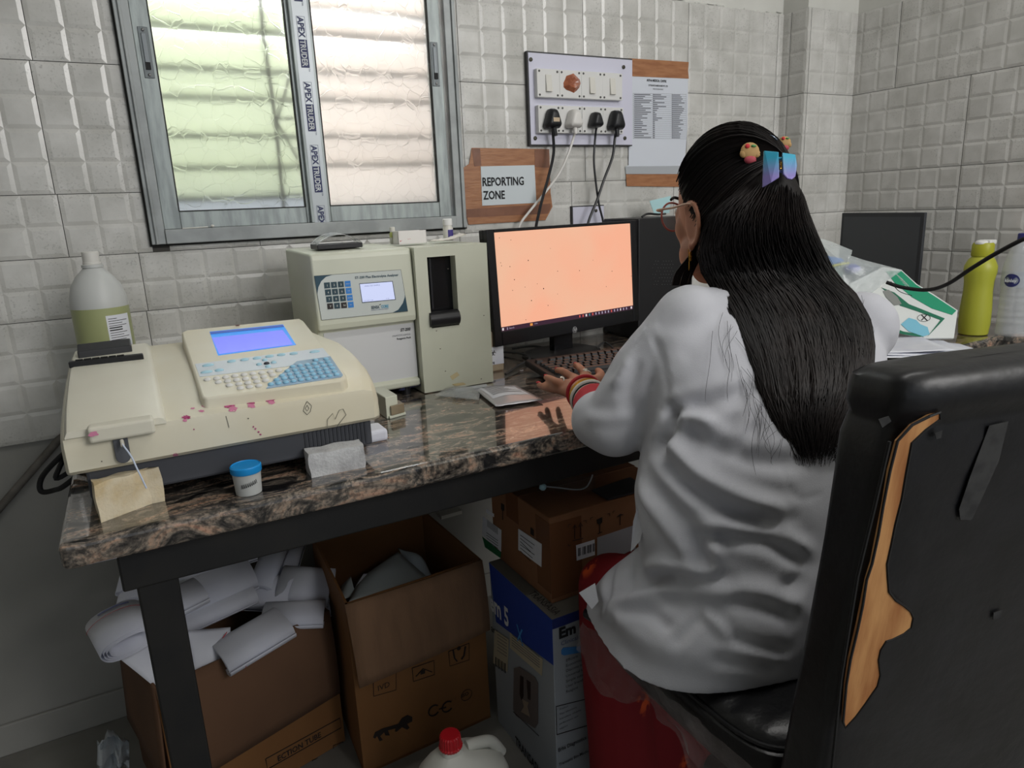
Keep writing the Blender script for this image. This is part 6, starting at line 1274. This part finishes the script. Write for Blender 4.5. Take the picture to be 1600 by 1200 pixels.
m = MB(); m.tube([hp_(.108, .009, .004), hp_(.111, 0, .007), hp_(.108, -.009, .004)], .0015, 8); m.build('bridge', rim, glz, smooth=True)
# ---- red saree skirt and blouse
s_ = MB()
for k in range(5):
    t = k/4; hip = Vector((.73, .64, .575)).lerp(Vector((.92, .63, .575)), t); kn = KL.lerp(KR, t); ft = Vector((.672, .868, .10)).lerp(Vector((.92, .872, .10)), t)
    cap_(s_, hip, kn, .066, .047); cap_(s_, kn, kn.lerp(ft, .5)+Vector((0, -.005, 0)), .047, .058); cap_(s_, kn.lerp(ft, .5)+Vector((0, -.005, 0)), ft, .060, .068)
sk_me = bake(s_, .006, 6)
NS = [v.normal.copy() for v in sk_me.vertices]
for v, n in zip(sk_me.vertices, NS):
    p = v.co; a = noise.noise(Vector((p.x*22, p.y*22, p.z*4)))*.006+noise.noise(Vector((p.x*9, p.y*9, p.z*2.5)))*.008
    v.co = p+n*a
def saree_mat():
    m = mat('saree_cloth', (116, 12, 22), .8); nt = m.node_tree; N = nt.nodes; L = nt.links; b = N['Principled BSDF']
    tc = N.new('ShaderNodeTexCoord'); vo = N.new('ShaderNodeTexVoronoi'); vo.inputs['Scale'].default_value = 9; L.new(tc.outputs['Object'], vo.inputs['Vector'])
    n = N.new('ShaderNodeTexNoise'); n.inputs['Scale'].default_value = 55; L.new(tc.outputs['Object'], n.inputs['Vector'])
    r1 = N.new('ShaderNodeValToRGB'); r1.color_ramp.elements[0].position = .20; r1.color_ramp.elements[0].color = (1, 1, 1, 1); r1.color_ramp.elements[1].position = .30; r1.color_ramp.elements[1].color = (0, 0, 0, 1); L.new(vo.outputs['Distance'], r1.inputs[0])
    r2 = N.new('ShaderNodeValToRGB'); r2.color_ramp.elements[0].position = .5; r2.color_ramp.elements[1].position = .58; L.new(n.outputs[0], r2.inputs[0])
    mu = N.new('ShaderNodeMath'); mu.operation = 'MULTIPLY'; L.new(r1.outputs[0], mu.inputs[0]); L.new(r2.outputs[0], mu.inputs[1])
    mx = N.new('ShaderNodeMixRGB'); mx.inputs[1].default_value = rgb((122, 12, 22)); mx.inputs[2].default_value = rgb((214, 84, 34)); L.new(mu.outputs[0], mx.inputs[0]); L.new(mx.outputs[0], b.inputs['Base Color']); return m
finish(sk_me, 'saree', saree_mat(), person)
m = MB(); P = [EL, EL.lerp(WL, .35), EL.lerp(WL, .62), EL.lerp(WL, .74)]; m.tube(spline(P, 5), [.046-.010*i/15 for i in range(16)], 20); m.build('blouse_sleeve', redb, person, smooth=True)
# ---- white coat
XL = [(425, 1078), (445, 1052), (470, 1032), (500, 1020), (560, 1014), (640, 1008), (700, 1004), (722, 1000), (745, 988), (800, 994), (850, 1001), (880, 996), (900, 960), (915, 938), (945, 914), (970, 914)]
XR = [(410, 1225), (430, 1270), (450, 1322), (470, 1350), (500, 1374), (540, 1387), (600, 1390), (700, 1386), (800, 1378), (900, 1366), (1000, 1350), (1090, 1340)]
AFV = Vector(AF); ARV = Vector(AR); AUV = Vector(AU)
def proj(p):
    q = Vector(p)-Vector(CO); d = q.dot(AFV); return 800+FPX*q.dot(ARV)/d, 600-FPX*q.dot(AUV)/d
cU = Vector((.968, -.25, 0)); cF = Vector((.25, .968, 0))
def cring(c, a, bb, z, p=2.4, n=72):
    out = []
    for i in range(n):
        q = 2*math.pi*i/n; cs, sn = math.cos(q), math.sin(q); f = (abs(cs)**p+abs(sn)**p)**(-1/p); out.append(Vector((0, 0, z))+Vector((c.x, c.y, 0))+cU*cs*f*a+cF*sn*f*bb)
    return out
def fit(z, cy, bb, p=2.4):
    cx, a = .86, .2
    for _ in range(14):
        r = cring(Vector((cx, cy, 0)), a, bb, z, p); pr_ = [proj(v) for v in r]; L_ = min(pr_, key=lambda q: q[0]); R_ = max(pr_, key=lambda q: q[0])
        el = interp(XL, L_[1])-L_[0]; er_ = interp(XR, R_[1])-R_[0]; cx += (el+er_)*.5*.00085; a += (er_-el)*.5*.00085; a = max(a, .05)
    return Vector((cx, cy, 0)), a
cm_ = MB(); rs = []
for z, cy, bb, p in ((.488, .71, .168, 3.0), (.50, .71, .172, 2.9), (.52, .705, .170, 2.8), (.55, .69, .158, 2.5), (.60, .67, .142, 2.4), (.66, .675, .128, 2.3), (.72, .685, .122, 2.3), (.78, .70, .12, 2.3), (.84, .715, .118, 2.3), (.89, .728, .108, 2.3), (.925, .738, .092, 2.2), (.95, .748, .075, 2.1), (.968, .755, .06, 2)):
    c_, a_ = fit(z, cy, bb, p); rs.append(cring(c_, a_, bb, z, p))
cm_.rings(rs)
NBs = NB
cm_.rings([cring(Vector((NB.x, NB.y-.004, 0)), .075, .066, z_, 2) for z_ in (.93, .985)])
cap_(cm_, SL+Vector((.02, -.005, .0)), aD(1000, 590, 1.075), .052, .050, 24); cap_(cm_, aD(1000, 590, 1.075), aD(962, 662, 1.10), .050, .054, 24); cap_(cm_, aD(962, 662, 1.10), aD(940, 655, 1.13), .054, .050, 24)
cap_(cm_, NB+Vector((-.03, 0, -.03)), SL+Vector((.03, -.01, -.005)), .046, .050); cap_(cm_, NB+Vector((.03, 0, -.03)), SR, .046, .050)
cap_(cm_, SR, ER, .058, .055); cap_(cm_, ER, ER.lerp(WR, .25), .055, .052)
ct = bake(cm_, .0052, 10, .5)
tree = BVHTree.FromPolygons([v.co.copy() for v in ct.vertices], [tuple(p.vertices) for p in ct.polygons])
def hit(px, py):
    r = tree.ray_cast(Vector(CO), Vector(ray(px, py)).normalized()); return r[0]
CR = [  # polyline, width, depth
 ([(1047, 652), (1068, 640), (1090, 632), (1120, 625), (1150, 618), (1182, 600)], .010, -.011),
 ([(1047, 664), (1062, 652), (1080, 650), (1100, 658), (1115, 668)], .009, .010),
 ([(1060, 672), (1100, 690), (1150, 712), (1200, 722), (1250, 722)], .011, -.010),
 ([(1045, 690), (1080, 735), (1130, 765), (1190, 790), (1240, 812)], .012, .012), ([(1030, 700), (1070, 750), (1120, 785), (1180, 812), (1230, 838)], .010, -.011),
 ([(1015, 745), (1050, 790), (1085, 830), (1100, 870), (1125, 880)], .010, -.010), ([(1000, 760), (1030, 810), (1060, 850), (1080, 880)], .009, .009),
 ([(1010, 890), (1040, 880), (1085, 893), (1115, 888), (1118, 862), (1100, 840)], .009, .013), ([(1000, 905), (1050, 903), (1110, 905), (1160, 912)], .009, -.009),
 ([(1085, 838), (1130, 838), (1180, 842), (1220, 858), (1262, 885)], .009, -.011), ([(1080, 826), (1130, 824), (1185, 828), (1230, 842), (1268, 862)], .009, .009),
 ([(1130, 806), (1175, 812), (1215, 806), (1250, 812)], .009, -.009), 
 ([(940, 965), (985, 938), (1030, 925), (1060, 912)], .009, .010), ([(1060, 912), (1130, 918), (1200, 930), (1255, 948)], .011, .008), ([(1140, 935), (1190, 945), (1240, 965)], .009, -.009),
 ([(1097, 955), (1120, 975), (1140, 1000)], .006, .007), ([(1097, 957), (1075, 985), (1052, 1008)], .006, -.006), ([(1140, 995), (1180, 1008), (1230, 1018)], .008, -.008), ([(1110, 1030), (1170, 1035), (1215, 1045)], .008, -.007), ([(960, 950), (1010, 955), (1050, 985)], .008, -.007),
 ([(1145, 455), (1100, 520), (1062, 560)], .016, -.004), ([(1010, 500), (1030, 545), (1043, 600), (1046, 650)], .004, -.004),
 ([(1150, 640), (1130, 690), (1105, 730)], .010, -.004), ([(1190, 660), (1160, 690), (1150, 702)], .007, -.006),
 ([(975, 520), (985, 560), (968, 590), (955, 600)], .008, .006), ([(1000, 560), (985, 610), (990, 650)], .010, -.004), ([(915, 650), (950, 655), (985, 648)], .008, .004), ([(995, 728), (1028, 702), (1046, 668), (1050, 640)], .009, -.020),
 ([(1230, 700), (1225, 745), (1250, 780), (1285, 770)], .003, -.003), ([(1230, 700), (1262, 690)], .003, -.003), ([(1260, 900), (1235, 915), (1222, 925)], .009, -.006), ([(940, 900), (935, 930), (925, 945)], .006, -.006), ([(960, 885), (950, 925), (945, 950)], .006, -.006), ([(985, 880), (985, 915), (975, 935)], .007, -.005)]
V = np.array([v.co[:] for v in ct.vertices]); Nn = np.array([v.normal[:] for v in ct.vertices]); D = np.zeros(len(V))
for pts, w_, dp in CR:
    P = [hit(*q) for q in pts]; P = [p for p in P if p is not None]
    if len(P) < 2: continue
    P = np.array([p[:] for p in spline(P, 5)]); pad = w_*4.5; lo_, hi_ = P.min(0)-pad, P.max(0)+pad
    ix = np.nonzero(((V > lo_) & (V < hi_)).all(1))[0]; Q = V[ix]; best = np.full(len(Q), 9.0); par = np.zeros(len(Q))
    for i in range(len(P)-1):
        a, e = P[i], P[i+1]-P[i]; W_3 = Q-a; t = np.clip((W_3*e).sum(1)/max((e*e).sum(), 1e-9), 0, 1); d = np.sqrt(((W_3-t[:, None]*e)**2).sum(1)); up_ = d < best; best = np.where(up_, d, best); par = np.where(up_, (i+t)/(len(P)-1), par)
    fade = np.clip(np.minimum(par, 1-par)*5+.25, 0, 1)
    D[ix] += dp*.95*fade*(np.exp(-(best/w_)**2)-.35*np.exp(-((best-2.1*w_)/w_)**2))
for i, v in enumerate(ct.vertices):
    p = v.co; q = Vector((p.x*1.0+p.z*.5, p.y, p.z))
    D[i] += .0028*noise.noise(Vector((q.x*7, q.y*7, q.z*16)))+.0012*noise.noise(Vector((q.x*25, q.y*25, q.z*30)))
    lo_ = p.z < .50
    v.co = p+Vector(Nn[i])*float(D[i])
    if v.co.z < .4955: v.co.z = .4955
E_ = np.array([e.vertices[:] for e in ct.edges]); V = np.array([v.co[:] for v in ct.vertices]); deg = np.bincount(E_.ravel(), minlength=len(V))[:, None]
for _ in range(3):
    S = np.zeros_like(V); np.add.at(S, E_[:, 0], V[E_[:, 1]]); np.add.at(S, E_[:, 1], V[E_[:, 0]]); V = V*.5+S/deg*.5
ct.vertices.foreach_set('co', V.ravel()); ct.update()
coat_o = finish(ct, 'coat', coatm, person)
# seam stitches and little loose collar corner
m = MB(); P = [hit(*q) for q in ((1060, 452), (1085, 440), (1110, 432), (1140, 430))]; P = [p-Vector(ray(1090, 440))*.002 for p in P if p]
if len(P) > 2: m.tube(spline(P, 6), .006, 8); m.build('collar', coatm, coat_o, smooth=True)
m = MB(); m.prism([aD(1002, 772, 1.02), aD(1012, 800, 1.01), aD(1000, 845, 1.01), aD(986, 862, 1.02), aD(990, 815, 1.02)], AFV*.003); m.build('coat_flap', coatm, coat_o)
m = MB(); m.prism([aD(905, 927, 1.055), aD(930, 912, 1.05), aD(935, 940, 1.04), aD(925, 952, 1.04), aD(915, 940, 1.05)], AFV*.003); m.build('coat_flap', coatm, coat_o)
# ---- hair
CL = aD(1217, 262, 1.02)      # where the claw clip gathers the hair
capR = (.081, .105, .117)
hc_ = H+HU*.004-HF*.006
def cap_ok(q):   # q in head frame unit directions (l, f, u)
    return True
m = MB(); vs = []; nA, nB = 64, 40
hairline = [(0, .62), (40, .55), (65, .30), (80, .02), (95, -.38), (110, -.62), (180, -.75)]
def lim(az): return interp(hairline, abs(az))
rs = []
for j in range(nB+1):
    row = []
    for i in range(nA):
        az = -180+360*i/nA   # 0 = forward
        lo = math.asin(max(-1, min(1, lim(az)))); el = math.pi/2-(math.pi/2-lo)*j/nB; el = min(el, math.pi/2-.01)
        l_, f_, u_ = math.sin(math.radians(az))*math.cos(el), math.cos(math.radians(az))*math.cos(el), math.sin(el)
        k = 1-(.06 if j == nB else 0)
        row.append(hc_+HL*l_*capR[0]*k+HF*f_*capR[1]*k+HU*u_*capR[2]*k)
    rs.append(row)
m.rings(rs, cap=False); m.build('hair_cap', hairm, person, smooth=True, solid=.006)
HX = [(268, 1188, 1236), (290, 1165, 1250), (315, 1128, 1262), (335, 1106, 1266), (360, 1096, 1275), (400, 1088, 1292), (430, 1098, 1306), (460, 1118, 1338), (500, 1140, 1360), (540, 1156, 1366), (580, 1170, 1364), (620, 1183, 1350), (660, 1197, 1335), (690, 1214, 1322), (708, 1232, 1308)]
HXL = [(a, b_) for a, b_, c_ in HX]; HXR = [(a, c_) for a, b_, c_ in HX]
def dhead(px, py):
    o_ = Vector(CO); d = Vector(ray(px, py)).normalized(); M3 = HR.transposed(); oo = M3@(o_-hc_); dd = M3@d
    oo = Vector((oo.x/capR[0], oo.y/capR[1], oo.z/capR[2])); dd = Vector((dd.x/capR[0], dd.y/capR[1], dd.z/capR[2]))
    A = dd.dot(dd); B_ = 2*oo.dot(dd); C_ = oo.dot(oo)-1; D_ = B_*B_-4*A*C_
    if D_ < 0: return None
    t = (-B_-math.sqrt(D_))/(2*A); return (d*t).dot(AFV)
WP_ = wm(person)
tree2 = BVHTree.FromPolygons([WP_@v.co for v in ct.vertices], [tuple(p.vertices) for p in ct.polygons])
def depth_at(px, py):
    r = tree2.ray_cast(Vector(CO), Vector(ray(px, py)).normalized()); dc = (r[0]-Vector(CO)).dot(AFV) if r[0] is not None else 9
    dh = dhead(px, py); return min(dc, dh if dh else 9)
PROFD = {}
for py in range(250, 730, 10):
    xl, xr_ = interp(HXL, py), interp(HXR, py)
    ds = [depth_at(xl+(xr_-xl)*k/8, py) for k in range(1, 8)]; ds = [d for d in ds if d < 5]
    PROFD[py] = min(ds) if ds else 1.1
def dprof(py):
    a = sorted(PROFD); ks = [(k, sum(PROFD[j] for j in a if abs(j-k) <= 30)/len([j for j in a if abs(j-k) <= 30])) for k in a]
    return ks
DP = dprof(0)
def hair_pt(u, py, out):   # u in -1..1 across, out = 0 skin side .. 1 outer
    xl, xr_ = interp(HXL, py), interp(HXR, py); px = (xl+xr_)/2+u*(xr_-xl)/2
    th = .036*math.sqrt(max(0, 1-min(1, u*u)))*(1 if py < 620 else max(.4, 1-(py-620)/150)); d = interp(DP, py)+.012-th*out
    return aD(px, py, d)
m = MB(); rs = []
for k in range(46):
    py = 268+k*(678-268)/45; rs.append([hair_pt(.93*math.cos(q), py, .80) if math.sin(q) > 0 else hair_pt(.93*math.cos(q), py, .80)+AFV*(.045*(-math.sin(q)))*(1 if py < 640 else .5) for q in [2*math.pi*i/28 for i in range(28)]])
rs = [[p+noise.noise_vector(Vector((p.x*60, p.y*60, p.z*12)))*.004 for p in r] for r in rs]
m.rings(rs); m.build('hair_mass', hairm, person, smooth=True)
random.seed(3)
st = MB()
hb = mat('hair_strands', (20, 17, 17), .55, spec=.35, n2=(34, 27, 25), nscale=9)
for k in range(2300):
    u0_ = random.uniform(-1, 1); ph = random.uniform(0, 6.28); amp = random.uniform(.0, .11); endy = random.choice((590, 640, 665, 690, 705, 716))+random.uniform(-25, 14); start = 268+170*random.random()**1.6; out = random.uniform(.7, 1.02)
    n_ = 13; P = []; wv = random.uniform(.5, 1.6); dr = random.uniform(-.10, .10)
    for i in range(n_):
        t = i/(n_-1); py = start+(endy-start)*t; u = u0_*(.96+.05*t)+dr*t+amp*math.sin(ph+t*6*wv)*(.3+t)
        if t > .72: u += .16*math.sin(ph*3+t*9)*(t-.72)/.28
        u = max(-1.06, min(1.06, u)); P.append(hair_pt(max(-1, min(1, u)), py, out*min(1, .62+t*4))+ARV*((abs(u)-1)*.02*(1 if u > 0 else -1) if abs(u) > 1 else 0))
    st.tube(P, [.0007]*(n_-2)+[.0005, .0002], 3, cap=False)
# flyaway strands to the left of the mass and curled tips
for k in range(48):
    side = random.random(); n_ = 12
    if side < .55: ys = random.uniform(440, 640); xs = interp(HXL, ys)+random.uniform(-22, 6)*random.random()*1.6; ln = random.uniform(60, 120); bend = random.uniform(-14, 34)
    elif side < .8: xs = random.uniform(1205, 1310); ys = random.uniform(640, 690); ln = random.uniform(25, 45); bend = random.uniform(-25, 25)
    else: ys = random.uniform(300, 500); xs = interp(HXR, ys)+random.uniform(-6, 6); ln = random.uniform(50, 110); bend = random.uniform(-4, 24)
    P = []; ph = random.uniform(0, 6)
    for i in range(n_):
        t = i/(n_-1); px, py = xs+bend*math.sin(t*2.2)+4*math.sin(ph+t*5), ys+ln*t; d = min(depth_at(px, py), interp(DP, py)+.02)-.004; P.append(aD(px, py, d))
    st.tube(P, [.00026]*(n_-1)+[.0001], 3, cap=False)
# head strands combed back from the hairline to the clip
CLl = (HR.transposed()@(CL-hc_)); tgt = Vector((CLl.x/capR[0], CLl.y/capR[1], CLl.z/capR[2])).normalized()
for k in range(850):
    az = random.uniform(-150, 150); el = math.asin(max(-1, min(1, lim(az)+random.uniform(0, .5)))); s0 = Vector((math.sin(math.radians(az))*math.cos(el), math.cos(math.radians(az))*math.cos(el), math.sin(el)))
    P = []; n_ = 12; r_ = random.uniform(1.0, 1.035)
    for i in range(n_):
        t = i/(n_-1); q = (s0*(1-t)+tgt*t+Vector((0, 0, .10*math.sin(math.pi*t)))).normalized()*r_; P.append(hc_+HL*q.x*capR[0]+HF*q.y*capR[1]+HU*q.z*capR[2])
    st.tube(P, [.0006]+[.0009]*(n_-2)+[.0006], 3, cap=False)
# lock falling in front of the left shoulder
for k in range(90):
    o_ = random.uniform(-1, 1); P = [aD(1098+o_*10, 372, 1.09), aD(1086+o_*10, 400, 1.095), aD(1070+o_*14, 425, 1.10), aD(1064+o_*14, 446, 1.105)]; st.tube(spline(P, 3), .0009, 3, cap=False)
sto = st.build('hair_strands', hb, person, smooth=True, recalc=False)
sto['kind'] = 'stuff'
# claw clip, slides
clip = bpy.data.objects.new('hair_claw', None); C.objects.link(clip); clip.parent = person; clip.location = wm(person).inverted()@CL
def grad_mat():
    m = mat('teal_lilac_plastic', (80, 150, 190), .3); nt = m.node_tree; N = nt.nodes; L = nt.links; b = N['Principled BSDF']
    geo = N.new('ShaderNodeNewGeometry'); sx = N.new('ShaderNodeSeparateXYZ'); L.new(geo.outputs['Position'], sx.inputs[0]); mr = N.new('ShaderNodeMapRange'); mr.inputs[1].default_value = CL.z-.03; mr.inputs[2].default_value = CL.z+.025; L.new(sx.outputs[2], mr.inputs[0])
    r = N.new('ShaderNodeValToRGB'); r.color_ramp.elements[0].position = .3; r.color_ramp.elements[0].color = rgb((140, 128, 190)); r.color_ramp.elements[1].position = .75; r.color_ramp.elements[1].color = rgb((58, 160, 190)); L.new(mr.outputs[0], r.inputs[0]); L.new(r.outputs[0], b.inputs['Base Color']); return m
gm = grad_mat(); cd = interp(DP, 280)-.028
for pts, curve in (([(1194, 235), (1217, 237), (1218, 277), (1205, 285), (1192, 293)], 1), ([(1223, 238), (1243, 241), (1246, 258), (1243, 276), (1238, 280), (1230, 279), (1224, 272)], -1)):
    m = MB(); n_ = len(pts); F_ = [aD(a, b_, cd-.012+(.010 if (a < 1200 or a > 1240) else 0)) for a, b_ in pts]; m.prism(F_, AFV*.004); m.build('claw_wing', gm, clip, bevel=.0012)
m = MB(); m.tube([aD(1216, 248, cd-.004), aD(1226, 248, cd-.004)], .0022, 8); m.tube([aD(1216, 268, cd-.004), aD(1226, 268, cd-.004)], .0022, 8); m.build('hinge', gm, clip)
m = MB(); m.tube([aD(1221+2.2*math.sin(i*1.6), 253+i*.55, cd-.008+.002*math.cos(i*1.6)) for i in range(20)], .0006, 5); m.build('spring', gold, clip)
for c_, sc_ in (((1172, 236), 1), ((1226, 222), .7)):
    dd_ = (depth_at(*c_) if depth_at(*c_) < 5 else 1.04)-.006; c3 = aD(c_[0], c_[1], dd_); R4 = Matrix((ARV, AFV, AUV)).transposed()
    hs = bpy.data.objects.new('hair_slide', None); C.objects.link(hs); hs.parent = person; hs.location = wm(person).inverted()@c3
    m = MB(); m.ell(c3, (.0135*sc_, .004, .0125*sc_), R4, 16); m.ell(c3+ARV*.009*sc_-AUV*.004, (.006*sc_, .003, .006*sc_), R4, 12); m.ell(c3-ARV*.009*sc_-AUV*.004, (.006*sc_, .003, .006*sc_), R4, 12); m.build('yellow_ornament', mat('ornament_yellow', (172, 138, 88), .7), hs, smooth=True)
    m = MB(); m.ell(c3-AUV*.013*sc_-AFV*.001, (.009*sc_, .004, .006*sc_), R4, 14); m.build('pink_ornament', mat('ornament_pink', (166, 66, 78), .7), hs, smooth=True)
    m = MB(); m.ell(c3+AUV*.006*sc_-ARV*.005*sc_-AFV*.004, (.0035*sc_, .0015, .0035*sc_), R4, 10); m.build('red_bead', red_ink, hs, smooth=True)
    m = MB(); m.ell(c3+AUV*.006*sc_+ARV*.004*sc_-AFV*.004, (.004*sc_, .0015, .002*sc_), R4, 10); m.build('green_bead', mat('bead_green', (80, 140, 80), .5), hs, smooth=True)
m = MB(); m.tube(spline([aD(1181, 205, 1.03), aD(1184, 215, 1.025), aD(1186, 226, 1.02)], 4), .0022, 6); m.tube(spline([aD(1192, 212, 1.02), aD(1205, 212, 1.015), aD(1214, 219, 1.012)], 4), .0012, 6); m.build('hairpin', mat('dark_steel', (90, 100, 112), .25, .8), person, smooth=True)
